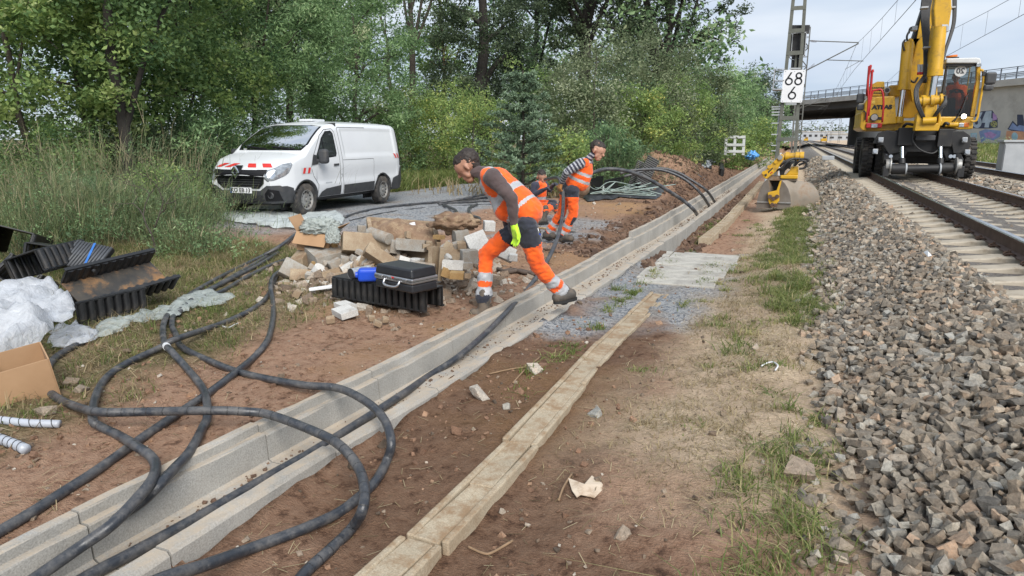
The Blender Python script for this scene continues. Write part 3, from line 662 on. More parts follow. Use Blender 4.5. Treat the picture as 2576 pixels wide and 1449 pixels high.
# work cage on the side
q = [MZ3(200, 945), MZ3(340, 945), MZ3(205, 965), MZ3(175, 1220), MZ3(310, 1222), MZ3(190, 1095), MZ3(330, 1095)]
mb = MB()
for dy in (-.15, .35):
    for a1, b1 in ((0, 1), (0, 3), (3, 4), (5, 6)): mb.cyl(q[a1] + Vector((0, dy, 0)), q[b1] + Vector((0, dy, 0)), .012, n=6)
for k in (0, 3, 5): mb.cyl(q[k] + Vector((0, -.15, 0)), q[k] + Vector((0, .35, 0)), .012, n=6)
mb.box(((q[3].x + q[4].x) / 2, .1, q[3].z), (q[4].x - q[3].x, .5, .03)); mb.build('work_cage', M_grey, sm)
for k, yz in enumerate((430, 465, 515, 560, 690, 870, 1045, 1130)):
    p = MZ1(640 if k < 5 else 600, yz); MB().box((p.x + .05, -.02, p.z), (.34 if k < 5 else .22, .06, .03)).build('step_iron', M_grey, sm)
p0 = MZ1(700, 380); p1 = MZ1(640, 1180); MB().tube([(p0.x, 0, p0.z), (p1.x, 0, -.1)], .02, 6).build('conduit', M_grey, sm)
p = MZ1(585, 1240); MB().box((p.x, -.1, .12), (.34, .2, .6)).build('cable_box', M_grey, sm, bevel=.015)
sg = thing('distance_sign', 'white kilometre sign reading 68 over 6 on lattice mast', 'sign')
sa = PL(1965.5, 258, MY - .14); sb = PL(2021, 177, MY - .14); sw, sh = .575, .90
sg.location = PL(1995, 217, MY - .14); sg.rotation_euler = (0, R(1.6), 0)
mb = MB(); pts = []
for cx, cz, a0 in ((1, 1, 0), (-1, 1, 90), (-1, -1, 180), (1, -1, 270)):
    for k in range(4): t = R(a0 + 30 * k); pts.append((cx * (sw / 2 - .03) + .03 * math.cos(t), cz * (sh / 2 - .03) + .03 * math.sin(t)))
mb.prism(pts, -.003, .006, 'y'); mb.build('plate', M_white, sg)
M_ink = pm('black_enamel', (.012, .013, .016), None, 3, .4)
mb = MB(); digit(mb, '6', -.125, .205, .36, .215, .042, -.006); digit(mb, '8', .125, .205, .36, .215, .042, -.006); digit(mb, '6', 0, -.19, .36, .225, .042, -.006); mb.build('numerals', M_ink, sg)
for x in (-.24, 0, .24):
    for z in (-.41, .41): MB().cyl((x, -.008, z), (x, -.002, z), .014, n=8).build('rivet', M_grey, sg)
mb = MB()
for z in (-.49, .49): mb.box((0, .03, z), (.3, .05, .035))
mb.build('clamp', M_grey, sg)
# ------------------------------------------------------------------ overhead line masts and wires
M_lat = pm('weathered_lattice_steel', (.16, .16, .15), (.11, .11, .10), 3, .7, .3)
M_wire = pm('overhead_wire', (.10, .10, .11), None, 3, .6, .5)
def cat_mast(x, y, arm, label, near=False, h=8.2):
    t = thing('catenary_mast', label, 'catenary mast', (x, y, .2), group='overhead line masts'); w = .24
    mb = MB()
    for sx in (-1, 1):
        for sy_ in (-1, 1): mb.box((sx * w, sy_ * w, h / 2), (.07, .07, h))
    mb.build('mast_legs', M_lat, t)
    mb = MB(); n = 14 if near else 7
    for k in range(n):
        z0, z1 = h * k / n, h * (k + 1) / n; s = 1 if k % 2 else -1
        for yy in (-w, w): mb.cyl((-w * s, yy, z0), (w * s, yy, z1), .022, n=4); mb.cyl((-w, yy, z1), (w, yy, z1), .018, n=4)
        for xx in (-w, w): mb.cyl((xx, -w * s, z0), (xx, w * s, z1), .022, n=4)
    mb.build('lattice', M_lat, t)
    mb = MB(); s = 1 if arm > 0 else -1
    mb.cyl((s * .2, 0, 7.4), (arm, 0, 7.15), .03, n=6); mb.cyl((s * .2, 0, 5.6), (arm, 0, 7.1), .035, n=6)
    mb.cyl((arm * .45, 0, 6.2), (arm * 1.12, 0, 6.05), .025, n=6); mb.cyl((arm * 1.05, 0, 6.05), (arm * .8, 0, 5.6), .015, n=5)
    mb.build('cantilever', M_lat, t)
    mb = MB()
    for k in range(5):
        for zz in (7.37, 5.72): mb.cyl((s * (.35 + .07 * k), 0, zz + (.06 * k if zz < 6 else -.01 * k)), (s * (.375 + .07 * k), 0, zz + (.06 * k if zz < 6 else -.01 * k)), .07, n=8)
    mb.build('insulator', M_rust, t); return t
pm2 = PL(2008, 300, 49)
cat_mast(pm2.x, 49, TRK_X - pm2.x, 'lattice overhead line mast just behind the distance sign', True)
for k, yy in enumerate((112, 240, 300, 360, 430, 500)):
    cat_mast(-.9, yy, TRK_X + .9, 'distant overhead line mast on the near side of the tracks, number %s beyond the bridge' % ['zero', 'one', 'two', 'three', 'four', 'five'][k] if k else 'overhead line mast under the bridge on the near side')
for k, yy in enumerate((246, 310, 380, 450)):
    cat_mast(11.5, yy, TRK2_X - 11.5, ['distant overhead line mast beyond bridge on the far side, first', 'distant overhead line mast beyond bridge on the far side, second', 'distant overhead line mast beyond bridge on the far side, third', 'distant overhead line mast beyond bridge on the far side, fourth'][k])
def wires(cx, label, z_c, z_m, supports):
    t = thing('overhead_line', label, 'overhead line', group='overhead lines'); mc = MB(); mm = MB(); n = 14
    for a, b1 in zip(supports[:-1], supports[1:]):
        pc_, pm_ = [], []
        for k in range(n + 1):
            f = k / n; y = a + (b1 - a) * f; sag = 4 * f * (1 - f)
            xx = cx + float(np.interp(y, [-16, 49, 112], [.45, -.1, .2])); pc_.append((xx, y, z_c)); pm_.append((xx, y, z_m - .9 * sag))
        mc.tube(pc_, .011 if a < 60 else .03, 5); mm.tube(pm_, .010 if a < 60 else .03, 5)
        if a < 60:
            for k in range(1, n): MB().cyl(pc_[k], pm_[k], .006, n=4).build('dropper', M_wire, t)
    mc.build('contact_wire', M_wire, t); mm.build('messenger_wire', M_wire, t); return t
wires(TRK_X, 'overhead wires with droppers above the near track', 5.75, 7.3, [-16, 49, 112, 178, 240, 300, 360, 430, 500])
wires(TRK2_X, 'overhead wires with droppers above the second track', 5.75, 7.3, [-16, 49, 112, 178, 246, 310, 380, 450, 500])
# ------------------------------------------------------------------ far things seen under the bridge
M_yel = pm('yellow_machine_paint', (.60, .345, .015), (.50, .285, .015), 2, .42, 0, .1, 40, dirt=(.15, .10, .05), dscale=5, damt=(.52, .78), coat=.15)
M_tyre = pm('tyre_rubber', (.025, .025, .026), (.045, .042, .04), 6, .85, 0, .3, 50, dirt=(.13, .11, .09), dscale=4, damt=(.5, .7))
for k, (px, py, yy, lab) in enumerate([(2028, 346, 330, 'tiny yellow track machine farthest away on the near track'), (2073, 344, 250, 'small yellow machine parked beside the tracks beyond the bridge')]):
    p = PL(px, py, yy); t = thing('track_machine', lab, 'track machine', (p.x, yy, .5), group='yellow machines far down the line'); t.scale = (.62,) * 3
    MB().box((0, 0, 1.3), (2.9, 6, 1.3)).build('body', M_yel, t, bevel=.15); MB().box((.3, -.5, 2.5), (2.0, 2.2, 1.2), taper=.85).build('cab', M_yel, t, bevel=.1)
    MB().box((.3, -1.58, 2.5), (1.5, .1, .8)).build('windscreen', M_blk, t)
    for s in (-1, 1):
        for q in (-2, 2): MB().cyl((s * 1.1, q, .35), (s * 1.45, q, .35), .5, n=14).build('wheel', M_tyre, t)
def far_house(px, py, yy, w, h, label):
    p = PL(px, py, yy); t = thing('far_building', label, 'building', (p.x, yy, 0)); MB().box((0, 0, h / 2), (w, 12, h)).build('wall', M_grey, t); MB().box((0, 0, h + .3), (w + .6, 12.6, .6)).build('roof', M_conc, t)
    for k in range(int(w / 4)): MB().box((-w / 2 + 2 + k * 4, -6.05, h * .6), (2, .1, h * .25)).build('window', M_blk, t)
    return t
far_house(2070, 340, 600, 30, 7, 'long pale hall beyond the bridge in front of the wooded hill'); far_house(2112, 342, 420, 12, 4, 'low pale shed beyond the bridge by the track edge')
# relay cabinet and white posts on the right bank
rc = thing('relay_cabinet', 'grey relay cabinet on the bank at the photo edge', 'cabinet'); p = GG(2530, 412); q = PL(2545, 400, 27)
rc.location = (q.x + .25, 27, gz(q.x, 27))
MB().box((.1, 0, .55), (1.35, .7, 1.1)).build('body', M_grey, rc, bevel=.02); MB().box((.1, 0, 1.14), (1.45, .8, .07)).build('lid', M_grey, rc, bevel=.01)
for x in (-.24, .44): MB().box((x, -.36, .55), (.62, .02, .95)).build('door', M_grey, rc, bevel=.005)
# ------------------------------------------------------------------ white panel van
M_vpaint = pm('white_van_paint', (.66, .68, .70), (.62, .64, .665), 1.2, .32, 0, 0, dirt=(.42, .39, .34), dscale=1.6, damt=(.62, .95), coat=.5)
M_plast = pm('grey_black_bumper_plastic', (.035, .037, .042), (.05, .052, .056), 10, .55, 0, .25, 160, .002, dirt=(.10, .092, .082), dscale=3, damt=(.55, .85))
M_gloss = pm('black_trim', (.010, .010, .012), None, 4, .5, spec=.25)
M_chrome = pm('chrome', (.75, .76, .78), (.65, .66, .68), 4, .12, 1)
M_lamp = pm('headlamp_glass', (.42, .45, .48), (.20, .22, .24), 14, .08, .35, coat=1)
M_red = pm('red_reflective_film', (.62, .035, .03), (.55, .03, .028), 6, .4); M_filmw = pm('silver_reflective_film', (.55, .57, .58), (.5, .52, .53), 6, .4)
M_glassd = pm('dark_window_glass', (.02, .024, .027), (.03, .034, .036), 1, .03, 0, coat=1)
M_steel = pm('dirty_steel_wheel', (.34, .34, .33), (.26, .255, .245), 8, .5, .5, 0, dirt=(.20, .17, .14), dscale=6, damt=(.5, .75))
M_gap = pm('panel_gap', (.05, .05, .052), None, 4, .8)
def glass_clear(name, tintc, refl):
    m, nt, N, L, b = newmat(name); N.remove(b); t = N.new('ShaderNodeBsdfTransparent'); t.inputs[0].default_value = (*tintc, 1)
    gl = N.new('ShaderNodeBsdfGlossy'); gl.inputs['Roughness'].default_value = .02; mx = N.new('ShaderNodeMixShader')
    fr = N.new('ShaderNodeFresnel'); fr.inputs[0].default_value = 1.5; f = math_n(nt, 'ADD', fr.outputs[0], refl)
    L.new(f, mx.inputs[0]); L.new(t.outputs[0], mx.inputs[1]); L.new(gl.outputs[0], mx.inputs[2]); L.new(mx.outputs[0], N['Material Output'].inputs[0]); return m
M_wind = glass_clear('windscreen_glass', (.55, .6, .6), .24)
p1 = G(768, 543, 0); p2 = G(957, 511, 0); dv = (p2 - p1); va = math.atan2(dv.y, dv.x)
van = thing('panel_van', 'white panel van with red warning stripes parked on gravel track', 'van')
AX1, AX2, WR = .93, 4.03, .335
side = Vector((math.cos(va), math.sin(va), 0)); lat = Vector((-side.y, side.x, 0))   # local y axis
org = p1 - side * AX1 + lat * .88
van.location = (org.x, org.y, .0); van.rotation_euler = (0, 0, va)
def vtop(x): return float(np.interp(x, [0, .04, .1, .2, .45, .75, .95, 1.02, 1.2, 1.45, 1.7, 1.86, 1.96, 2.1, 2.5, 3.5, 4.6, 4.9, 4.96, 5.0], [.86, .96, 1.015, 1.05, 1.14, 1.235, 1.29, 1.325, 1.47, 1.63, 1.77, 1.845, 1.88, 1.91, 1.945, 1.955, 1.945, 1.93, 1.91, 1.85]))
def vw(x):
    w = .955
    if x < .95: w *= 1 - .27 * ((.95 - x) / .95) ** 2.6
    if x > 4.7: w *= 1 - .05 * ((x - 4.7) / .3) ** 2
    return w
def vhw(x, z):
    w = vw(x); w *= 1 - .05 * max(0, (.62 - z) / .3) ** 2
    tum = .17 * max(0, (z - 1.0) / .95) ** 1.35
    w -= tum
    if x > 1.25:      # pressings in the side
        e = .03
        def sb_(a, b, v): return float(ss(a, a + e, v) * (1 - ss(b - e, b, v)))
        w -= .020 * sb_(2.42, 4.72, x) * sb_(1.17, 1.80, z)
        w -= .016 * sb_(1.3, 4.75, x) * float(ss(.62, .68, z) * (1 - ss(.72, .98, z)))
    return w
def vbot(x): return .30 if x < .6 or x > 4.4 else .33
NXs = sorted(set([0, .012, .03, .05] + [round(.08 + .03 * k, 3) for k in range(164)] + [4.97, 4.99, 5.0])); NXs = [x for x in NXs if x <= 5.0]
rows = []
for x in NXs:
    zt, zb = vtop(x), vbot(x); r = min(.13, (zt - zb) * .2) if x > 1.9 else .085
    half = [(0, zb), (vw(x) * .6, zb), (vhw(x, zb) - .03, zb)]
    ns = 30
    for k in range(ns + 1):
        z = zb + .02 + (zt - r - .02 - zb - .02) * k / ns; half.append((vhw(x, z), z))
    w1 = vhw(x, zt - r - .02); cr = .045 if x > .9 else .03
    for k in range(1, 7):
        t = math.pi / 2 * k / 6; half.append((w1 - r * 1.15 * (1 - math.cos(t)), zt - .02 - r + r * math.sin(t) - (cr - .02) * 1))
    y0 = half[-1][0]; z0 = half[-1][1]
    for k in range(1, 11):
        y_ = y0 * (1 - k / 10); half.append((y_, z0 + (zt - z0) * (1 - (y_ / y0) ** 2)))
    full = [(-a, b) for a, b in half] + [(a, b) for a, b in reversed(half[1:-1])]
    rows.append([(x, a, b) for a, b in full])
def nose(v):
    x, y_, z = v
    f = max(0, 1 - x / .6)
    return (x + f * (.13 * (y_ / .7) ** 2 + .25 * max(0, .72 - z) ** 2 * 1.6 + .10 * max(0, z - .8)), y_, z)
ncol = len(rows[0]); vv_ = [nose(v) for r_ in rows for v in r_]
ff_ = [(i * ncol + k, i * ncol + (k + 1) % ncol, (i + 1) * ncol + (k + 1) % ncol, (i + 1) * ncol + k) for i in range(len(rows) - 1) for k in range(ncol)]
# end caps as strips
def cap(i):
    o = i * ncol; h = ncol // 2; out = []
    for k in range(0, h): 
        a, b_, c_, d_ = o + k, o + (k + 1), o + (ncol - k - 1) % ncol, o + (ncol - k) % ncol
        q = tuple(dict.fromkeys((a, b_, c_, d_)))
        if len(q) > 2: out.append(q)
    return out
ff_ += cap(0) + cap(len(rows) - 1)
full_bvh = BVHTree.FromPolygons([Vector(v) for v in vv_], ff_)
WSC = [(-.74, 1.335), (.74, 1.335), (.80, 1.45), (.70, 1.80), (.45, 1.835), (-.45, 1.835), (-.70, 1.80), (-.80, 1.45)]
def inpoly(p, poly):
    c = False; n = len(poly)
    for i in range(n):
        a, b_ = poly[i], poly[(i + 1) % n]
        if (a[1] > p[1]) != (b_[1] > p[1]) and p[0] < (b_[0] - a[0]) * (p[1] - a[1]) / (b_[1] - a[1]) + a[0]: c = not c
    return c
SHW = [(1.33, 1.15), (2.06, 1.20), (2.10, 1.26), (2.10, 1.66), (2.04, 1.715), (1.84, 1.70), (1.66, 1.57)]
keep = []
for f in ff_:
    c = sum((Vector(vv_[i]) for i in f), Vector()) / len(f)
    if any((c.x - ax) ** 2 + (c.z - WR) ** 2 < .395 ** 2 for ax in (AX1, AX2)) and abs(c.y) > .62 and c.z < 1: continue
    if .9 < c.x < 1.9 and c.z > 1.3 and inpoly((c.y * 1.07, c.z), WSC): continue
    keep.append(f)
mb = MB(); mb.add(vv_, keep); mb.m = [1 if sum(vv_[i][2] for i in f) / len(f) < .345 else 0 for f in keep]; body = mb.build('body', [M_vpaint, M_plast], van, smooth=True); sharp(body.data, 50)
def patch(name, poly, mat, view, off=.004, step=.05, parent=None, both=False, bvh=None):
    """a panel that follows the bodywork: outline drawn in side (x,z), front (y,z) or top (x,y) view"""
    outs = []
    for sgn in ((-1, 1) if both else (-1,)):
        bm = bmesh.new(); bm.faces.new([bm.verts.new((a, b_, 0)) for a, b_ in poly])
        for ax in (0, 1):
            lo = min(p[ax] for p in poly); hi = max(p[ax] for p in poly); k = lo + step
            while k < hi:
                co = [0, 0, 0]; no = [0, 0, 0]; co[ax] = k; no[ax] = 1
                bmesh.ops.bisect_plane(bm, geom=bm.verts[:] + bm.edges[:] + bm.faces[:], plane_co=co, plane_no=no); k += step
        bad = []
        for v in bm.verts:
            a, b_ = v.co.x, v.co.y
            if view == 'side': o, d = Vector((a, sgn * 3, b_)), Vector((0, -sgn, 0))
            elif view == 'front': o, d = Vector((-3, a * (-sgn if both else 1), b_)), Vector((1, 0, 0))
            elif view == 'diag': dd = Vector((.72, -sgn * .69, 0)); u = Vector((.69, sgn * .72, 0)); o, d = u * a + Vector((0, 0, b_)) - dd * 4, dd
            elif view == 'rear': o, d = Vector((8, a, b_)), Vector((-1, 0, 0))
            else: o, d = Vector((a, b_, 4)), Vector((0, 0, -1))
            hit, no, _, _ = (bvh or full_bvh).ray_cast(o, d)
            if hit is None: bad.append(v); continue
            if no.dot(d) > 0: no = -no
            v.co = hit + no * off
        bmesh.ops.delete(bm, geom=bad, context='VERTS')
        me = bpy.data.meshes.new(name); bm.normal_update(); bm.to_mesh(me); bm.free(); me.materials.append(mat)
        me.polygons.foreach_set('use_smooth', [True] * len(me.polygons)); outs.append(obj(name, me, parent or van))
    return outs[0] if len(outs) == 1 else outs
def line(name, a, b_, w, mat, view, **k):
    d = Vector((b_[0] - a[0], b_[1] - a[1])); n = Vector((-d.y, d.x)).normalized() * w / 2
    return patch(name, [(a[0] + n.x, a[1] + n.y), (a[0] - n.x, a[1] - n.y), (b_[0] - n.x, b_[1] - n.y), (b_[0] + n.x, b_[1] + n.y)], mat, view, **k)
def grow(poly, s): 
    cx = sum(p[0] for p in poly) / len(poly); cz = sum(p[1] for p in poly) / len(poly); return [(cx + (p[0] - cx) * s, cz + (p[1] - cz) * s) for p in poly]
# windscreen with black surround, interior behind
ring_o, ring_i = grow(WSC, 1.05), grow(WSC, .93)
for k in range(len(WSC)):
    j = (k + 1) % len(WSC); patch('windscreen_frame', [ring_o[k], ring_o[j], ring_i[j], ring_i[k]], M_gloss, 'front', .003, .06)
patch('windscreen', grow(WSC, .99), M_wind, 'front', .006, .08)
M_int = pm('dark_cabin_plastic', (.03, .03, .032), None, 5, .7); M_paper = pm('white_paper', (.7, .72, .7), (.6, .63, .62), 8, .8); M_seat = pm('grey_seat_cloth', (.10, .10, .11), None, 9, .9); M_cyan = pm('blue_folder', (.10, .32, .55), None, 9, .6); M_pale = M_pale
MB().box((1.25, 0, 1.2), (.5, 1.5, .2)).build('dashboard', M_int, van, bevel=.04)
for s in (-.5, .05, .5): MB().box((2.1, s, 1.25), (.14, .45, .75), (0, -.15, 0)).build('seat', M_seat, van, bevel=.05)
MB().box((2.3, 0, 1.3), (.03, 1.6, 1.2)).build('bulkhead', M_int, van)
for k, (x, y_, w, d, m_) in enumerate([(1.2, .25, .25, .34, M_paper), (1.2, -.2, .2, .3, M_paper), (1.18, .6, .22, .22, M_paper), (1.24, -.5, .2, .3, M_paper), (1.3, .0, .1, .2, M_cyan)]):
    MB().box((x, y_, 1.315 + .012 * k), (w, d, .012), (.1 * (k % 2), .05, .3 * k)).build('dashboard_paper', m_, van)
MB().box((1.5, -.12, 1.42), (.12, .5, .1), (0, 0, .1)).build('blue_bag', M_cyan, van, bevel=.03)
MB().ring((1.5, -.42, 1.3), (-.9, 0, .4), .17, .19, .03).build('steering_wheel', M_int, van)
for s, (a, b_) in enumerate((((-.62, 1.34), (-.05, 1.385)), ((.05, 1.34), (.6, 1.385)))): line('wiper', a, b_, .022, M_gloss, 'front', off=.022)
# side glass, doors
patch('door_window_frame', grow(SHW, 1.07), M_gloss, 'side', .003, .06, both=True)
patch('door_window', grow(SHW, .97), M_glassd, 'side', .007, .06, both=True)
line('window_bar', (1.64, 1.17), (1.66, 1.56), .03, M_gloss, 'side', off=.011)
def lines(view, pts, w=.011, name='panel_gap', mat=None, **k):
    for a, b_ in zip(pts[:-1], pts[1:]): line(name, a, b_, w, mat or M_gap, view, **k)
lines('side', [(1.13, .98), (1.24, 1.2), (1.60, 1.62), (1.83, 1.75), (2.1, 1.77), (2.17, 1.70), (2.19, 1.2), (2.19, .40)])
lines('side', [(1.33, .40), (1.36, .62), (1.2, .80), (1.13, .98)])
lines('side', [(2.30, .40), (2.30, 1.78), (2.36, 1.805), (3.45, 1.81)]); lines('side', [(3.62, .42), (3.62, 1.10), (2.32, 1.10)], w=.008)
lines('side', [(1.04, .95), (1.13, .98)])
patch('door_handle', [(1.93, .98), (2.13, .99), (2.13, 1.03), (1.93, 1.03)], M_plast, 'side', .02, .04)
patch('door_handle', [(2.2, .80), (2.28, .80), (2.28, .86), (2.2, .86)], M_vpaint, 'side', .012, .04)
patch('fuel_flap_mark', [(1.62, .625), (1.85, .625), (1.85, .65), (1.62, .65)], M_grey, 'side', .004)
# lower cladding
patch('sill_cladding', [(1.36, .36), (2.185, .36), (2.185, .56), (1.62, .52), (1.45, .46)], M_plast, 'side', .012, .06, both=True)
patch('sill_cladding', [(2.31, .36), (3.60, .36), (3.60, .57), (2.31, .56)], M_plast, 'side', .012, .06, both=True)
patch('rear_bumper', [(4.46, .33), (4.99, .33), (4.99, .86), (4.90, .86), (4.80, .66), (4.50, .60), (4.44, .45)], M_plast, 'side', .014, .06, both=True)
patch('tail_lamp', [(4.90, .90), (4.985, .90), (4.985, 1.80), (4.93, 1.80)], M_gloss, 'side', .008, .06, both=True)
MB().box((2.5, 0, .31), (4.2, 1.5, .1)).build('underbody', M_blk, van)
# front end
GR = [(-.60, .94), (.60, .94), (.56, .70), (.44, .60), (-.44, .60), (-.56, .70)]
patch('grille', GR, M_gloss, 'front', .014, .025)
for k in range(5):
    z = .635 + .047 * k; w = .44 + .11 * (k / 4); line('grille_slat', (-w, z), (w, z), .012, M_plast, 'front', off=.024)
patch('grille_bar', [(-.63, .885), (.63, .885), (.63, .955), (-.63, .955)], M_gloss, 'front', .022, .025)
patch('lower_bumper', [(-.95, .316), (.95, .316), (.95, .52), (.80, .66), (.62, .66), (.46, .56), (-.46, .56), (-.62, .66), (-.80, .66), (-.95, .52)], M_plast, 'front', .016, .03)
patch('bumper_corner', [(.28, .316), (.60, .316), (.55, .60), (.42, .645), (.28, .64)], M_plast, 'side', .0115, .05, both=True)
patch('lower_intake', [(-.55, .35), (.55, .35), (.48, .47), (-.48, .47)], M_blk, 'front', .024, .04)
for k in range(5): line('intake_slat', (-.5, .365 + .023 * k), (.5, .365 + .023 * k), .006, M_plast, 'front', off=.034)
for s in (-1, 1):
    patch('fog_lamp_surround', [(s * .56, .36), (s * .80, .36), (s * .78, .56), (s * .66, .60), (s * .56, .5)], M_gloss, 'front', .024, .03)
    c = full_bvh.ray_cast(Vector((-3, s * .69, .47)), Vector((1, 0, 0)))[0]; MB().lathe([(0, 0), (.045, 0), (.052, -.012), (.062, -.012), (.066, .01)], (c.x - .016, c.y, c.z), (1, 0, 0), 16).build('fog_lamp', M_plast, van, smooth=True)
# headlights wrap round the corner
def vnearest(p): return full_bvh.find_nearest(Vector(p))
def hl(sg):
    q = [(.62, .90), (.62, .80), (.72, .735), (.86, .76), (.965, .86), (.93, 1.02), (.80, 1.06), (.66, .955)]
    return q
def wrap_poly(poly, sgn, off, mat, name, step=.04):
    """outline in (girth, z): girth runs round the front corner at nose level"""
    ga = []; pts = []
    for k in range(0, 90):      # girth table at z=.9
        ang = R(k); d = Vector((-math.cos(ang), sgn * math.sin(ang), 0)); h = full_bvh.ray_cast(Vector((.75, 0, .88)) + d * 3, -d)[0]; pts.append(h)
    g_ = [0]
    for a, b_ in zip(pts[:-1], pts[1:]): g_.append(g_[-1] + (b_ - a).length)
    bm = bmesh.new(); bm.faces.new([bm.verts.new((a, b_, 0)) for a, b_ in poly])
    for ax in (0, 1):
        lo = min(p[ax] for p in poly); hi = max(p[ax] for p in poly); k = lo + step
        while k < hi:
            co = [0, 0, 0]; no = [0, 0, 0]; co[ax] = k; no[ax] = 1
            bmesh.ops.bisect_plane(bm, geom=bm.verts[:] + bm.edges[:] + bm.faces[:], plane_co=co, plane_no=no); k += step
    for v in bm.verts:
        k = float(np.interp(v.co.x, g_, range(90))); ang = R(k); d = Vector((-math.cos(ang), sgn * math.sin(ang), 0)); zz = v.co.y
        h, no, _, _ = full_bvh.ray_cast(Vector((.75, 0, zz)) + d * 3, -d)
        if h is None: h, no, _, _ = full_bvh.find_nearest(Vector((.75, 0, zz)) + d * .8)
        if no.dot(d) < 0: no = -no
        v.co = h + no * off
    me = bpy.data.meshes.new(name); bm.to_mesh(me); bm.free(); me.materials.append(mat); me.polygons.foreach_set('use_smooth', [True] * len(me.polygons)); return obj(name, me, van)
HLP = [(.615, .945), (.60, .80), (.66, .745), (.80, .77), (.99, .84), (1.08, .90), (1.17, 1.045), (1.16, 1.09), (1.0, 1.06), (.80, .985)]
for s in (-1, 1):
    wrap_poly(grow(HLP, 1.04), s, .004, M_gloss, 'headlight_seal'); wrap_poly(HLP, s, .010, M_lamp, 'headlight')
    wrap_poly([(.66, .82), (.74, .785), (.80, .83), (.80, .91), (.72, .93), (.66, .90)], s, .014, M_chrome, 'reflector'); wrap_poly([(.86, .80), (1.02, .87), (1.1, 1.0), (1.05, .99), (.95, .90), (.86, .86)], s, .014, M_chrome, 'reflector')
patch('warning_film', [(.80, .86), (1.14, .865), (1.14, .985), (.80, .985)], M_filmw, 'side', .006)
for a in (.83, .99): patch('warning_stripe', [(a, .866), (a + .075, .866), (a + .12, .98), (a + .045, .98)], M_red, 'side', .009, .03)
patch('warning_film', [(4.60, 1.08), (4.88, 1.08), (4.88, 1.20), (4.60, 1.20)], M_filmw, 'side', .006)
for a in (4.63, 4.76): patch('warning_stripe', [(a + .045, 1.085), (a + .115, 1.085), (a + .05, 1.195), (a - .02, 1.195)], M_red, 'side', .009)
for y0, sl_ in ((-.60, .12), (-.30, .12), (.30, -.12), (.60, -.12)):
    a, b_ = y0 - .085, y0 + .085; patch('warning_stripe', [(a - sl_ * .0, 1.005), (b_ - sl_ * .0, 1.005), (b_ + sl_, 1.075), (a + sl_, 1.075)], M_red, 'front', .006, .03)
# diamond emblem
h = full_bvh.ray_cast(Vector((-3, 0, .92)), Vector((1, 0, 0)))[0]
em = MB(); o_ = [(0, .125), (.092, 0), (0, -.125), (-.092, 0)]; i_ = [(0, .06), (.042, 0), (0, -.06), (-.042, 0)]
for k in range(4):
    j = (k + 1) % 4; em.prism([o_[k], o_[j], i_[j], i_[k]], h.x - .05, h.x - .012, 'x')
em.v = [(x + .08 * abs(y_) , y_, z + .92) for x, y_, z in em.v]; em.build('diamond_emblem', M_chrome, van, bevel=.006)
patch('emblem_seat', [(-.13, .92), (0, .78), (.13, .92), (.10, 1.02), (-.10, 1.02)], M_gloss, 'front', .030, .03)
# number plate
np_ = MB().box((-.012, 0, .56), (.014, .52, .112)).build('number_plate', M_white, van, bevel=.003); h = full_bvh.ray_cast(Vector((-3, .0, .56)), Vector((1, 0, 0)))[0]; np_.location = (h.x - .01, .0, 0)
o = obj('plate_lettering', text_mesh('KO EB 13', .115, .004, M_ink, bold=.0015), np_, (-.021, 0, .558)); o.rotation_euler = (R(90), 0, R(-90))
MB().box((-.0195, .237, .56), (.004, .042, .106)).build('plate_band', pm('plate_blue', (.02, .08, .4), None, 3, .4), np_)
# mirrors
for s in (-1, 1):
    mm = MB().box((1.36, s * 1.12, 1.20), (.16, .20, .30)).build('mirror', M_plast, van, bevel=.06, seg=3)
    MB().box((1.37, s * .99, 1.11), (.09, .2, .07)).build('mirror_arm', M_plast, mm, bevel=.02)
    patch('mirror_base', [(1.15, 1.02), (1.36, 1.04), (1.36, 1.22), (1.25, 1.24)], M_plast, 'side', .012, .06) if s < 0 else None
MB().box((2.6, 0, 1.965), (.5, .35, .05)).build('roof_vent', M_vpaint, van, bevel=.02)
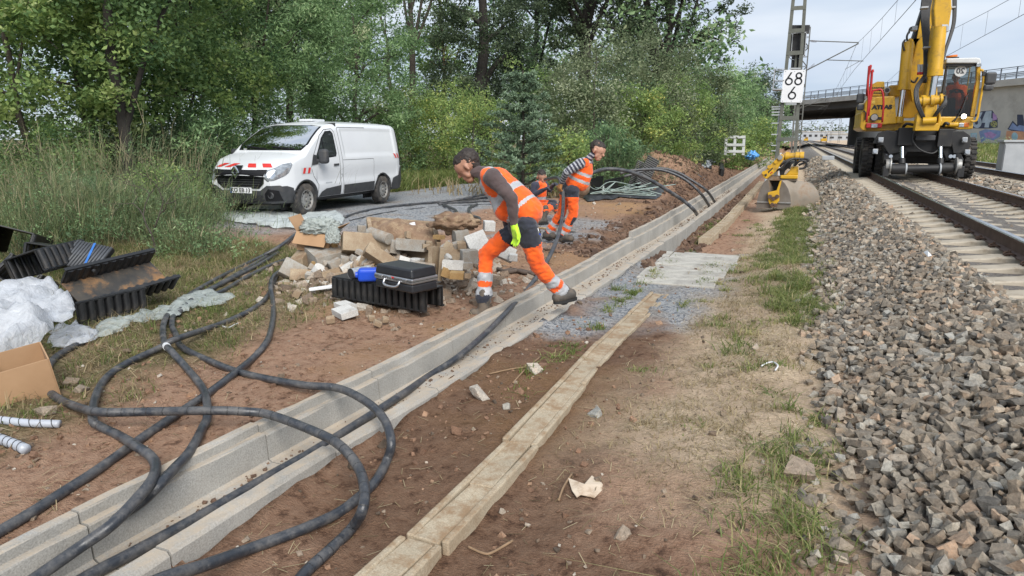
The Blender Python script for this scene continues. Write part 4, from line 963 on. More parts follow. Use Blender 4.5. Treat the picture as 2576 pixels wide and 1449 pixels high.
# wheels
def wheel(ax, s):
    t = MB(); t.lathe([(.205, -.10), (.255, -.108), (.30, -.105), (.327, -.085), (.335, -.05), (.335, .05), (.327, .085), (.30, .105), (.255, .108), (.205, .10)], n=36)
    for k in range(36):
        a = 2 * math.pi * k / 36; t.box((.334 * math.cos(a), .334 * math.sin(a), .05 * (1 if k % 2 else -1)), (.006, .030, .085), (0, 0, a))
    w = t.build('wheel', M_tyre, van, smooth=True); sharp(w.data, 40); w.location = (ax, s * .86, WR); w.rotation_euler = (R(-90) * s, 0, 0)
    r_ = MB(); r_.lathe([(.205, -.09), (.215, .085), (.205, .10), (.188, .10), (.18, .07), (.15, .055), (.11, .075), (.07, .085), (.055, .07), (.0, .07)], n=32); rim = r_.build('rim', M_steel, w, smooth=True)
    for k in range(12):
        a = 2 * math.pi * k / 12; MB().cyl((.155 * math.cos(a), .155 * math.sin(a), .05), (.155 * math.cos(a), .155 * math.sin(a), .075), .017, n=8).build('rim_hole', M_blk, w)
    MB().cyl((0, 0, .06), (0, 0, .105), .042, .035, n=16).build('hub_cap', M_steel, w)
    mb = MB(); n = 20
    vs_ = []; 
    for k in range(n + 1):
        a = math.pi * k / n
        for rr, yy in ((.385, .955), (.415, .965), (.41, .5)):
            xx, zz = ax + rr * math.cos(a), WR + rr * math.sin(a)
            lat_ = yy if yy < .9 else vhw(min(max(xx, 0), 5), min(zz, 1.2)) + (.012 if rr < .4 else .008)
            vs_.append((xx, s * lat_, zz))
    fs = [(3 * k + j, 3 * (k + 1) + j, 3 * (k + 1) + j + 1, 3 * k + j + 1) for k in range(n) for j in (0,)] + [(3 * k, 3 * (k + 1), 3 * (k + 1) + 2, 3 * k + 2) for k in range(n)]
    mb.add(vs_, fs); mb.build('wheel_arch', M_plast, van, smooth=True)
    MB().box((ax, s * .62, .5), (.8, .04, .7)).build('wheel_well', M_blk, van)
for ax in (AX1, AX2):
    for s in (-1, 1): wheel(ax, s)
# ------------------------------------------------------------------ road-rail excavator
M_hose = pm('black_rubber_hose', (.018, .018, .02), (.03, .03, .03), 6, .5)
M_dark = pm('black_chassis_paint', (.012, .012, .014), (.022, .022, .022), 5, .55, 0, .2, 40, dirt=(.06, .05, .042), dscale=5, damt=(.58, .8))
M_rod = pm('chromed_cylinder_rod', (.70, .71, .73), None, 4, .15, 1)
M_redp = pm('red_rail_paint', (.42, .02, .02), (.36, .02, .02), 5, .4)
M_cabglass = glass_clear('cab_glass', (.5, .54, .54), .0)
M_orange = pm('orange_lens', (.7, .18, .02), None, 4, .2)
ex = thing('road_rail_excavator', 'yellow road-rail excavator standing on the near track', 'excavator', (TRK_X, 23, RAIL_Z - .02))
EO = Vector(ex.location)
def E2(x, y, Y): return PL(2113 + x * .3242, y * .3242, Y) - EO
def ebox(name, x0, y0, x1, y1, Y, dep, mat, bevel=.02, parent=None, taper=1.0):
    a = E2(x0, y0, Y); b_ = E2(x1, y1, Y)
    return MB().box(((a.x + b_.x) / 2, a.y + dep / 2, (a.z + b_.z) / 2), (abs(b_.x - a.x), dep, abs(a.z - b_.z)), taper=taper).build(name, mat, parent or ex, bevel=bevel)
def epoly(name, pts, Y, dep, mat, bevel=.015, parent=None):
    q = [E2(x, y, Y) for x, y in pts]; return MB().prism([(p.x, p.z) for p in q], Y - EO.y, Y - EO.y + dep, 'y').build(name, mat, parent or ex, bevel=bevel)
def etube(name, pts, r, mat, Y=None, parent=None, n=8):
    P_ = [E2(p[0], p[1], p[2] if len(p) > 2 else Y) for p in pts]
    return MB().tube(smooth_path(P_, 5) if len(P_) > 2 else P_, r, n).build(name, mat, parent or ex, smooth=True)
def ecyl(name, x0, y0, x1, y1, Y0, Y1, r0, mat, r1=None, n=16, parent=None):
    o = MB().cyl(E2(x0, y0, Y0), E2(x1, y1, Y1), r0, r1, n).build(name, mat, parent or ex, auto=40); return o
# wheels: twin tyres left and right, front and rear
def big_wheel(x, y):
    t = MB(); r = .58; t.lathe([(.28, -.13), (.34, -.14), (.47, -.15), (.55, -.14), (r, -.11), (r, .11), (.55, .14), (.47, .15), (.34, .14), (.28, .13)], n=40)
    for k in range(26):
        a = 2 * math.pi * k / 26
        for s in (-1, 1):
            aa = a + (.06 if s > 0 else -.06); t.box(((r + .005) * math.cos(aa), (r + .005) * math.sin(aa), s * .075), (.055, .062, .135), (0, 0, aa))
    w = t.build('wheel', M_tyre, ex, smooth=True); sharp(w.data, 40); w.location = (x, y, r - .15); w.rotation_euler = (0, R(90), 0)
    MB().lathe([(.28, -.12), (.285, .12), (.25, .12), (.2, .04), (.1, .06), (0, .06)], n=24).build('rim', M_dark, w, smooth=True)
    MB().lathe([(.28, .12), (.285, -.12), (.25, -.12), (.2, -.04), (.1, -.06), (0, -.06)], n=24).build('rim', M_dark, w, smooth=True)
WXL, WXR = E2(205, 1200, 24.2).x, E2(985, 1200, 24.2).x
for y in (1.2, 3.8):
    for x in (WXL, WXL + .36, WXR - .36, WXR): big_wheel(x, y)
# undercarriage
MB().box(((WXL + WXR) / 2, 2.0, .75), (1.5, 3.6, .5)).build('chassis', M_dark, ex, bevel=.04)
for y in (1.2, 3.8): MB().box(((WXL + WXR) / 2, y, .43), (1.7, .32, .32)).build('axle', M_dark, ex, bevel=.05)
epoly('front_shield', [(330, 1040), (420, 1020), (470, 1000), (880, 1000), (960, 1030), (1000, 1070), (985, 1180), (900, 1240), (830, 1250), (800, 1180), (520, 1180), (490, 1250), (400, 1240), (340, 1180)], 22.75, .25, M_dark)
epoly('mudguard', [(255, 1110), (300, 1030), (370, 1010), (480, 1030), (480, 1180), (380, 1200), (340, 1130)], 22.62, .1, M_dark)
epoly('mudguard', [(850, 1020), (960, 1015), (1010, 1050), (1020, 1110), (985, 1190), (880, 1190)], 22.62, .1, M_dark)
ebox('hydraulic_box', 460, 990, 560, 1130, 22.5, .2, M_dark); ebox('hydraulic_box', 770, 1000, 865, 1140, 22.5, .2, M_dark); ebox('centre_box', 590, 1050, 740, 1090, 22.45, .2, M_plast)
for (x, y, a) in ((318, 1085, .2), (970, 1085, -.2), (275, 1175, .1), (990, 1180, -.1)):
    o = ebox('marker_bracket', x - 18, y - 20, x + 18, y + 20, 22.5, .06, M_grey, .01); ecyl('marker_lamp', x, y, x, y, 22.46, 22.5, .05, M_chrome)
for x in (360, 395, 860, 890): ecyl('reflector', x, 1213, x, 1213, 22.55, 22.62, .05, M_chrome)
for x in (482, 780): ecyl('lift_cylinder', x, 1140, x, 1250, 22.4, 22.3, .055, M_rod); ecyl('lift_cylinder_sleeve', x, 1230, x, 1270, 22.32, 22.28, .085, M_dark)
etube('hydraulic_hose', [(575, 1010, 22.5), (565, 1090, 22.4), (620, 1160, 22.35), (715, 1190, 22.35), (780, 1150, 22.45)], .022, M_hose)
# rail axle with guide wheels
ecyl('rail_axle', 395, 1312, 900, 1304, 22.2, 22.2, .105, M_dark); ecyl('axle_sleeve', 400, 1312, 505, 1311, 22.2, 22.2, .15, M_dark); ecyl('axle_sleeve', 780, 1304, 870, 1303, 22.2, 22.2, .14, M_dark)
for k in (505, 770): ecyl('axle_ring', k, 1310, k + 12, 1310, 22.2, 22.2, .155, M_grey)
for s in (-1, 1):
    w = MB().lathe([(0, -.07), (.20, -.07), (.22, -.06), (.225, -.03), (.18, -.03), (.175, .07), (.12, .075), (.10, .05), (0, .05)], n=28).build('guide_wheel', M_steel, ex, smooth=True); sharp(w.data, 40)
    gw = E2(375 if s < 0 else 915, 1285, 22.2); w.location = gw; w.rotation_euler = (0, R(90) * s, 0)
    MB().box(gw + Vector((s * .06, -.06, -.16)), (.16, .2, .30)).build('rail_clearer', M_dark, ex, bevel=.02); MB().box(gw + Vector((s * .05, .3, .2)), (.14, .6, .14), (.35, 0, 0)).build('guide_arm', M_dark, ex, bevel=.02)
# turntable and upper body
MB().cyl((0, 1.7, 1.0), (0, 1.7, 1.16), .62, n=28).build('slew_ring', M_dark, ex, auto=40)
epoly('deck', [(160, 995), (175, 930), (1030, 945), (1015, 1000), (850, 1008), (200, 1015)], 23.2, 3.2, M_yel)
epoly('engine_hood', [(190, 800), (225, 752), (425, 745), (440, 960), (330, 968), (160, 1000), (178, 930)], 23.0, 3.3, M_yel, .03)
epoly('hood_top', [(240, 745), (246, 655), (290, 632), (345, 632), (352, 745)], 23.5, 1.4, M_yel, .02)
for i in range(7):
    for j in range(3): ecyl('vent_hole', 255 + i * 13.5, 682 + j * 20, 255 + i * 13.5, 682 + j * 20, 23.49, 23.51, .022, M_blk, n=8)
ebox('tank', 385, 660, 470, 750, 23.6, 1.0, M_yel, .04); ecyl('exhaust', 366, 700, 366, 700, 23.35, 23.7, .085, M_steel); ecyl('exhaust_bore', 366, 700, 366, 700, 23.345, 23.36, .06, M_blk)
epoly('side_skirt', [(155, 990), (165, 870), (190, 860), (205, 1010), (175, 1012)], 22.98, 2.5, M_yel, .02)
a = E2(327, 832, 22.985); o = obj('maker_lettering', text_mesh('ATLAS', .19, .006, M_ink, bold=.012), ex, a); o.rotation_euler = (R(90), 0, 0); o.scale = (.92, .8, 1); o['kind'] = 'stuff'
ebox('warning_label', 238, 750, 272, 805, 22.985, .01, pm('label_orange', (.55, .2, .03), (.7, .6, .1), 30, .5), 0)
ebox('grille_strip', 235, 908, 330, 928, 22.98, .02, M_blk, 0)
ecyl('work_lamp', 267, 910, 267, 910, 22.85, 22.98, .105, M_blk); ecyl('lamp_lens', 267, 910, 267, 910, 22.845, 22.86, .085, M_chrome)
ebox('lamp_cluster', 205, 955, 325, 992, 22.9, .1, M_redp, .02); ebox('lamp_lens', 245, 962, 290, 990, 22.88, .03, M_lamp, .005)
# red handrails
for pts in ([(205, 950), (222, 780), (215, 640), (240, 512), (232, 520)], [(222, 900), (238, 700), (252, 548), (258, 560)], [(225, 860), (250, 720), (280, 700), (325, 702), (338, 800), (328, 950)]):
    etube('handrail', pts, .028, M_redp, 22.75)
etube('handrail', [(208, 745), (228, 512)], .034, M_redp, 22.9); etube('handrail', [(236, 745), (249, 548)], .034, M_redp, 22.9)
# left mirror
ebox('mirror', 133, 725, 188, 800, 22.9, .12, M_plast, .04); ebox('mirror', 135, 810, 185, 855, 22.9, .12, M_plast, .04); etube('mirror_arm', [(185, 860), (200, 880), (195, 930)], .02, M_blk, 22.95)
# boom: tower plate, boom sides, cylinders
epoly('boom_foot', [(455, 915), (480, 700), (500, 560), (560, 300), (640, 280), (660, 420), (620, 560), (640, 720), (600, 900), (560, 915)], 23.9, .35, M_yel, .02)
epoly('boom_side', [(470, 690), (480, 560), (510, 330), (545, 290), (565, 300), (550, 480), (520, 690)], 23.35, .28, M_yel, .05)
ebox('boom_web', 560, 330, 660, 900, 24.1, .5, M_yel, .02)
epoly('boom_lug', [(560, 480), (600, 330), (640, 270), (700, 260), (690, 420), (630, 520), (620, 700), (560, 790), (530, 600)], 23.55, .16, M_yel, .02)
epoly('boom_dark_backing', [(560, 300), (640, 60), (660, -120), (760, -120), (750, 120), (690, 420), (600, 430)], 23.9, .45, M_dark, .02)  # black backing stands in for hoses and shaded gaps between the yellow plates
epoly('boom_plate', [(596, 300), (648, 40), (662, -120), (688, -120), (676, 60), (632, 300)], 23.8, .08, M_yel, .01); epoly('boom_plate', [(650, 400), (700, 120), (712, -120), (728, -120), (722, 120), (680, 410)], 23.75, .08, M_yel, .01)
ecyl('boom_cylinder', 497, 680, 528, 330, 23.15, 23.3, .155, M_yel); ecyl('boom_cylinder_rod', 462, 915, 492, 685, 23.15, 23.15, .075, M_rod); ecyl('cylinder_foot', 455, 955, 462, 905, 23.15, 23.15, .12, M_yel)
ecyl('cylinder_collar', 495, 700, 499, 660, 23.15, 23.16, .175, M_yel)
# stick hanging in front, with its own cylinder and coupler
epoly('stick', [(735, 215), (728, 70), (745, -60), (865, -60), (868, 70), (845, 205)], 22.3, .45, M_yel, .03)
epoly('stick_lower', [(640, 900), (665, 700), (700, 400), (720, 200), (760, 200), (745, 500), (760, 760), (745, 940), (690, 950)], 22.35, .38, M_yel, .03)
ecyl('bucket_cylinder', 739, 575, 775, 215, 22.0, 22.1, .165, M_yel); ecyl('cylinder_collar', 737, 590, 742, 540, 22.0, 22.0, .19, M_yel); ecyl('bucket_cylinder_rod', 712, 750, 738, 590, 22.0, 22.0, .085, M_rod)
ecyl('pipe_elbow', 790, 205, 835, 205, 22.05, 22.05, .05, M_grey); ecyl('pipe_elbow', 832, 205, 828, 245, 22.05, 22.05, .05, M_grey)
ecyl('coupler_pin', 610, 790, 810, 772, 22.0, 22.0, .12, M_yel); ecyl('pin_collar', 640, 788, 665, 786, 22.0, 22.0, .16, M_yel); ecyl('pin_collar', 700, 782, 730, 780, 22.0, 22.0, .17, M_yel); ecyl('pin_collar', 775, 775, 795, 773, 22.0, 22.0, .16, M_yel)
for x in (640, 800): ecyl('pin_lug', x, 740, x - 5, 800, 22.0, 22.0, .07, M_yel)
epoly('coupler_link', [(655, 800), (735, 795), (745, 935), (650, 945)], 21.95, .3, M_yel, .03)
epoly('coupler', [(580, 1015), (600, 880), (640, 870), (650, 955), (690, 960), (760, 955), (775, 860), (790, 940), (765, 1015)], 21.9, .4, M_yel, .02)
ecyl('coupler_tube', 640, 940, 745, 935, 21.88, 21.88, .10, M_yel)
# hoses
for k in range(9):
    dx = k * 9; etube('hydraulic_hose', [(645 + dx, -40, 23.3), (632 + dx * .8, 120, 23.2), (650 + dx * .6, 330, 22.9), (655 + dx * .4, 500, 22.6), (650 + dx * .2, 640, 22.3)], .026, M_hose)
for k in range(4):
    etube('hydraulic_hose', [(880 + k * 7, -40, 22.6), (878 + k * 5, 160, 22.5), (850 + k * 4, 280, 22.4), (818 + k * 3, 380, 22.3), (800, 480, 22.2)], .026, M_hose)
for k in range(3):
    etube('hydraulic_hose', [(650 + 8 * k, 590, 22.3), (585 + 10 * k, 690, 22.0), (590 + 12 * k, 800, 21.85), (640 + 8 * k, 915, 21.9)], .032, M_hose)
    etube('hydraulic_hose', [(815 + 5 * k, 745, 21.9), (822 - 8 * k, 800, 21.8), (770 - 6 * k, 860, 21.8), (735 - 4 * k, 905, 21.9)], .034, M_hose)
for pts in ([(545, 230, 23.4), (520, 280, 23.3), (525, 330, 23.3)], [(505, 310, 23.2), (488, 340, 23.1), (500, 395, 23.1)], [(575, 210, 23.5), (545, 220, 23.4), (535, 260, 23.4)], [(535, 545, 23.3), (530, 600, 23.2), (575, 640, 23.2), (605, 600, 23.2)]):
    etube('hydraulic_hose', pts, .028, M_hose)
ebox('valve_block', 560, 200, 600, 235, 23.4, .25, M_grey, .02)
for x, y in ((612, 560), (635, 560), (690, 555)): ecyl('hose_coupling', x, y, x, y + 20, 22.5, 22.5, .045, M_redp); ecyl('hose_coupling', x, y - 60, x, y, 22.5, 22.5, .035, M_grey)
for x, y in ((660, 55), (870, 55), (680, 365)): ebox('hose_clamp', x - 28, y - 5, x + 28, y + 5, 22.4, .3, M_grey, .005)
# cab
CY0, CY1 = 22.9, 24.6
epoly('cab_floor', [(765, 905), (1040, 905), (1032, 1000), (930, 1005), (765, 975)], CY0, CY1 - CY0, M_yel, .03)
for x0, x1, x2, x3 in ((1062, 1096, 1045, 1010),): epoly('cab_pillar', [(x0, 495), (x1, 490), (x1 - 5, 620), (x2, 905), (x3, 905), (x0 - 2, 620)], CY0, .16, M_yel, .02); epoly('cab_pillar', [(x0, 495), (x1, 490), (x1 - 5, 620), (x2, 905), (x3, 905), (x0 - 2, 620)], CY1 - .2, .2, M_yel, .02)
epoly('cab_pillar', [(828, 495), (842, 495), (790, 905), (765, 905)], CY0, .12, M_blk, .01); epoly('cab_pillar', [(828, 495), (842, 495), (790, 905), (765, 905)], CY1 - .2, .2, M_blk, .01)
epoly('cab_roof', [(822, 490), (826, 452), (1060, 445), (1092, 452), (1098, 490)], CY0 - .12, CY1 - CY0 + .2, M_filmw, .03)
epoly('roof_trim', [(825, 512), (825, 488), (1096, 488), (1098, 512)], CY0 - .05, .12, M_blk, .005)
epoly('windscreen', [(842, 512), (1062, 512), (1012, 905), (790, 905)], CY0 + .05, .012, M_cabglass, 0)
epoly('rear_wall', [(835, 700), (1050, 700), (1020, 905), (775, 905)], CY1 - .12, .06, M_blk, 0); epoly('cab_side', [(1066, 700), (1078, 700), (1045, 905), (1033, 905)], CY0 + .2, CY1 - CY0 - .4, M_yel, 0)
epoly('seat', [(840, 640), (930, 640), (950, 760), (960, 900), (820, 900)], CY0 + 1.0, .2, M_seat, .03); epoly('console', [(840, 760), (900, 755), (895, 905), (835, 905)], CY0 + .25, .18, M_int, .03)
etube('steering_wheel', [(850, 705, CY0 + .4), (900, 695, CY0 + .25), (950, 705, CY0 + .4), (900, 715, CY0 + .55), (850, 705, CY0 + .4)], .02, M_int)
etube('door_rail', [(1010, 520), (990, 660), (985, 720)], .016, M_yel, CY0 + 1.2); etube('door_rail', [(975, 700), (1010, 690)], .016, M_yel, CY0 + 1.2)
etube('windscreen_wiper', [(870, 945, CY0 - .02), (930, 880, CY0 - .02), (985, 740, CY0)], .014, M_blk); etube('windscreen_wiper', [(885, 950, CY0 - .02), (940, 860, CY0 - .02), (1000, 720, CY0)], .010, M_blk)
a = E2(935, 552, CY0 + .03); MB().cyl((a.x, a.y, a.z), (a.x, a.y + .005, a.z), .145, n=24).build('speed_disc', M_filmw, ex); o = obj('speed_figure', text_mesh('20', .2, .002, M_ink, bold=.004), ex, (a.x, a.y - .004, a.z)); o.rotation_euler = (R(90), 0, 0); o.scale = (-1, 1, 1); o['kind'] = 'stuff'
ebox('roof_lamp', 1062, 488, 1092, 518, CY0 - .15, .1, M_lamp, .01)
ecyl('beacon', 868, 445, 868, 431, CY0 + .3, CY0 + .3, .14, M_orange); ebox('beacon_base', 848, 444, 925, 449, CY0 + .2, .3, M_blk, .005)
etube('cab_handrail', [(1088, 545), (1108, 550), (1112, 640), (1085, 800), (1060, 930), (1010, 940)], .03, M_yel, CY0 - .1)
ebox('mirror', 1138, 560, 1212, 652, CY0 - .2, .14, M_plast, .05); ebox('mirror', 1120, 655, 1192, 702, CY0 - .2, .14, M_plast, .05); etube('mirror_arm', [(1108, 555), (1122, 570), (1140, 600)], .035, M_blk, CY0 - .1); ebox('mirror_hinge', 1108, 556, 1130, 588, CY0 - .15, .1, M_blk, .01)
ebox('headlamp', 925, 955, 962, 985, CY0 - .03, .08, M_lamp, .01); ebox('indicator', 965, 952, 1000, 985, CY0 - .03, .08, M_orange, .01)
ecyl('arm_rest', 850, 968, 915, 968, CY0 - .1, CY0 - .1, .07, M_yel)
etube('hydraulic_hose', [(490, 985, 22.7), (520, 960, 22.6), (570, 970, 22.6)], .04, M_hose); etube('hydraulic_hose', [(800, 980, 22.7), (820, 955, 22.6), (845, 965, 22.6)], .04, M_hose)
# lit work light on the cab
ecyl('work_light', 962, 903, 962, 903, CY0 - .12, CY0 - .02, .075, M_blk)
m_, nt_, N_, L_, b_ = newmat('lit_lamp'); b_.inputs['Emission Color'].default_value = (1, .93, .78, 1); b_.inputs['Emission Strength'].default_value = 14
ecyl('lamp_lens', 962, 903, 962, 903, CY0 - .135, CY0 - .12, .058, m_)
# ------------------------------------------------------------------ grab bucket set down on the ground
M_grab = pm('worn_bucket_steel', (.21, .175, .135), (.30, .27, .23), 3, .5, .35, .2, 40, dirt=(.23, .13, .06), dscale=3, damt=(.48, .7))
M_cheek = pm('dark_bucket_cheek', (.13, .112, .095), (.17, .15, .13), 6, .6, .3, .2, 40)
gp = G(1985, 512, -.05); GYY = gp.y
gb = thing('clamshell_grab', 'yellow clamshell grab with worn steel bucket shells beside the ballast', 'grab bucket', (0, 0, 0))
def Z2(x, y, Y=GYY): return PL((2780 + x * .2070) / 1.4907, (500 + y * .2070) / 1.4907, Y)
def gpoly(name, pts, Y, dep, mat, bevel=.012):
    q = [Z2(x, y, Y) for x, y in pts]; return MB().prism([(p.x, p.z) for p in q], Y, Y + dep, 'y').build(name, mat, gb, bevel=bevel)
def shell(x0, x1, flip):
    """half drum of sheet steel between two side cheeks, its axis across the picture"""
    n = 22; mb = MB(); a = Z2(x0, 1230); b_ = Z2(x1, 1230); zt = Z2(500, 790).z; zb = -.12; Rr = (zt - zb); vs_ = []
    for k in range(n + 1):
        t = math.pi / 2 * k / n
        y = GYY - .05 - Rr * .95 * math.sin(t) ** .9 + .15; z = zb + Rr * math.cos(t) if True else 0
        z = zb + Rr * (math.cos(t) ** .85)
        for xx in (a.x, b_.x): vs_.append((xx, y, z)); vs_.append((xx, y + .025, z - .01))
    fs = [];
    for k in range(n):
        i, j = 4 * k, 4 * (k + 1); fs += [(i, i + 2, j + 2, j), (i + 1, j + 1, j + 3, i + 3), (i, j, j + 1, i + 1), (i + 2, i + 3, j + 3, j + 2)]
    fs += [(0, 1, 3, 2), (4 * n, 4 * n + 2, 4 * n + 3, 4 * n + 1)]
    mb.add(vs_, fs); mb.build('bucket_shell', M_grab, gb, auto=40)
    for xx in (a.x + .012, b_.x - .012):
        c = MB(); q = []
        for k in range(n + 1): v = vs_[4 * k]; q.append((v[1] + .01, v[2] - .004))
        q += [(GYY + .1, -.12)]; c.prism(q, xx - .012, xx + .012, 'x'); c.build('bucket_cheek', M_grab, gb)
    return a, b_
def drum(x0, x1, ytop, ybot, yc, skew):
    """bucket half seen end-on: a D-shaped cheek swept to the side"""
    out = [Z2(x, y) for x, y in x0]; return out
# right-hand shell: curved sheet swept along X with rounded outline
def swept(outline, dx, dy, name, mat, bow=0):
    P0 = [Z2(x, y, GYY - .35) for x, y in outline]; n = len(P0); mb = MB(); vs_ = []
    m = 12
    for k in range(m + 1):
        f = k / m; s = 1 - bow * f ** 3
        for p in P0:
            zc = P0[0].z * 0 + -.1
            vs_.append((p.x + dx * f, p.y + dy * f, zc + (p.z - zc) * s))
    fs = [(k * n + i, k * n + (i + 1) % n, (k + 1) * n + (i + 1) % n, (k + 1) * n + i) for k in range(m) for i in range(n)] + [tuple(range(n - 1, -1, -1)), tuple(range(m * n, (m + 1) * n))]
    mb.add(vs_, fs); mb.m[-2] = 1; mb.m[-1] = 1; return mb.build(name, [mat, M_cheek], gb, auto=35)
cheekR = [(735, 815), (790, 870), (850, 960), (890, 1090), (905, 1220), (880, 1330), (640, 1335), (640, 1230), (690, 1000), (720, 850)]
wR = (Z2(1280, 800) - Z2(735, 800)).x
swept(cheekR, wR * .97, .45, 'bucket_shell', M_grab, .10)
cheekL = [(455, 808), (490, 815), (515, 1000), (500, 1230), (520, 1320), (270, 1315), (285, 1200), (310, 1090), (350, 960), (400, 860)]
swept(cheekL, .10, .5, 'bucket_shell', M_grab, 0)
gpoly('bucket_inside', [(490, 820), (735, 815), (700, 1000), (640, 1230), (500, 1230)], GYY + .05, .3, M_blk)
q0, q1 = Z2(285, 1205, GYY - .37), Z2(905, 1228, GYY - .37); MB().box(((q0.x + q1.x) / 2, q0.y, q0.z), (q1.x - q0.x, .03, .03)).build('cutting_edge', M_steel, gb); q2 = Z2(1425, 1190, GYY + .1)
gpoly('shell_link', [(480, 1040), (520, 1025), (640, 1000), (660, 940), (700, 830), (735, 815), (725, 860), (690, 1000), (690, 1190), (650, 1230), (640, 1300), (540, 1300), (495, 1200)], GYY - .45, .12, M_yel)
for x, y in ((520, 1110), (650, 1110), (560, 1260), (620, 1270), (580, 1150)): p = Z2(x, y, GYY - .5); MB().cyl(p, p + Vector((0, .12, 0)), .05, n=12).build('link_pin', M_rust, gb, auto=40)
MB().box(((Z2(480, 790).x + Z2(1020, 790).x) / 2, GYY, Z2(700, 775).z), (Z2(1020, 790).x - Z2(480, 790).x, .5, .11)).build('yoke_plate', M_grab, gb, bevel=.02)
gpoly('rotator_base', [(710, 725), (880, 715), (1030, 720), (1025, 790), (710, 785)], GYY - .3, .5, M_yel, .02); gpoly('rotator_housing', [(800, 720), (880, 640), (910, 570), (1040, 565), (1032, 720)], GYY - .25, .42, M_yel, .02)
for dy in (-.34, .22): gpoly('arm_plate', [(380, 680), (430, 640), (690, 370), (720, 340), (755, 345), (780, 385), (760, 460), (700, 540), (650, 640), (460, 795), (430, 780), (385, 740)], GYY + dy, .09, M_yel, .015)
gpoly('arm_web', [(470, 700), (700, 420), (740, 440), (640, 620), (520, 740)], GYY - .2, .35, M_yel, .01)
a, b_ = Z2(775, 385, GYY - .1), Z2(1090, 370, GYY - .1); MB().cyl(a, b_, .085, n=18).build('hanger_pin', M_yel, gb, auto=40)
for x in (800, 980, 1065): p = Z2(x, 385, GYY - .1); MB().cyl(p, p + Vector((.09, 0, 0)), .12, n=18).build('pin_collar', M_yel, gb, auto=40)
p = Z2(705, 402, GYY - .4); MB().cyl(p, p + Vector((0, .1, 0)), .06, n=14).build('pivot_bolt', M_steel, gb, auto=40)
for x, y in ((410, 680), (625, 480), (510, 570)): p = Z2(x, y, GYY - .38); MB().cyl(p, p + Vector((0, .1, 0)), .045, n=12).build('bolt', M_yel, gb, auto=40)
gpoly('arm_label', [(485, 655), (570, 580), (575, 605), (490, 690)], GYY - .345, .01, M_blk, 0); gpoly('arm_label', [(520, 690), (560, 655), (570, 675), (530, 700)], GYY - .345, .01, M_redp, 0); gpoly('arm_label', [(420, 715), (460, 690), (468, 725), (430, 755)], GYY - .345, .01, M_blk, 0)
gpoly('hydraulic_block', [(690, 640), (800, 500), (920, 470), (900, 560), (800, 640), (770, 720), (700, 720)], GYY - .15, .3, M_dark)
for pts in ([(700, 560, -.3), (780, 490, -.35), (900, 430, -.3), (1060, 420, -.2), (1200, 430, -.2), (1215, 455, -.2), (1150, 490, -.2), (1040, 540, -.2)], [(980, 540, -.3), (1050, 470, -.35), (1130, 460, -.35), (1185, 520, -.3), (1140, 590, -.3), (1050, 605, -.3)], [(730, 620, -.4), (800, 520, -.42), (880, 450, -.4), (960, 420, -.35), (990, 460, -.3), (970, 560, -.3)], [(870, 600, -.35), (900, 520, -.4), (960, 460, -.4)], [(640, 640, -.3), (720, 600, -.4), (780, 560, -.4)]):
    MB().tube(smooth_path([Z2(x, y, GYY + d) for x, y, d in pts], 6), .028, 8).build('hydraulic_hose', M_hose, gb, smooth=True)
gb.location = (0, 0, -.05)
# ------------------------------------------------------------------ people
def volume(name, segs, mat, parent, voxel=.012, smooth=3, disp=0, seed=0, dfreq=9):
    """one continuous skin grown over tapered limbs: segs = (a, b, ra, rb[, flat, side])"""
    mb = MB()
    for sg_ in segs:
        a, b_, ra, rb = Vector(sg_[0]), Vector(sg_[1]), sg_[2], sg_[3]
        fl = sg_[4] if len(sg_) > 4 else 1.0; sd = Vector(sg_[5]) if len(sg_) > 5 else None
        d = b_ - a
        d = d.normalized() if d.length > 1e-6 else Vector((0, 0, 1))
        u = (sd - d * sd.dot(d)).normalized() if sd is not None else d.orthogonal().normalized(); w = d.cross(u); n = 14; vs_ = []; ring = []
        L_ = (b_ - a).length
        st = [(-ra * math.cos(R(t)), ra * math.sin(R(t))) for t in (8, 35, 62)] + [(0, ra), (L_, rb)] + [(L_ + rb * math.cos(R(t)), rb * math.sin(R(t))) for t in (62, 35, 8)]
        for h, r in st:
            for k in range(n):
                t = 2 * math.pi * k / n; vs_.append(a + d * h + u * (r * math.cos(t)) + w * (r * fl * math.sin(t)))
        m = len(st); fs = [(i * n + k, i * n + (k + 1) % n, (i + 1) * n + (k + 1) % n, (i + 1) * n + k) for i in range(m - 1) for k in range(n)] + [tuple(range(n - 1, -1, -1)), tuple(range((m - 1) * n, m * n))]
        mb.add(vs_, fs)
    me = mb.mesh(name + '_raw', mat); o = bpy.data.objects.new('tmp', me)
    r = o.modifiers.new('r', 'REMESH'); r.mode = 'VOXEL'; r.voxel_size = voxel
    s = o.modifiers.new('s', 'SMOOTH'); s.iterations = smooth; s.factor = .6
    out = realise(o); out.name = name
    out.materials.clear()
    for q in (mat if isinstance(mat, (list, tuple)) else [mat]): out.materials.append(q)
    n = len(out.vertices); co = np.empty(n * 3, np.float32); out.vertices.foreach_get('co', co); co = co.reshape(-1, 3)
    if disp:
        no = np.empty(n * 3, np.float32); out.vertices.foreach_get('normal', no); no = no.reshape(-1, 3)
        q = co * dfreq; f = np.array([mnoise.noise((float(p[0]) + seed, float(p[1]), float(p[2]) * 1.6)) for p in q]); f2 = np.array([abs(mnoise.noise((float(p[0]) * 2.2, float(p[1]) * 2.2 + seed, float(p[2]) * 3.5))) for p in q])
        co = co + no * ((f * .6 - f2 * .9) * disp)[:, None]; out.vertices.foreach_set('co', co.astype(np.float32).ravel())
    out.polygons.foreach_set('use_smooth', [True] * len(out.polygons)); out.update()
    return obj(name, out, parent)
def paint_faces(o, fn):
    me = o.data; me.polygons.foreach_set('material_index', [fn(Vector(p.center)) for p in me.polygons])
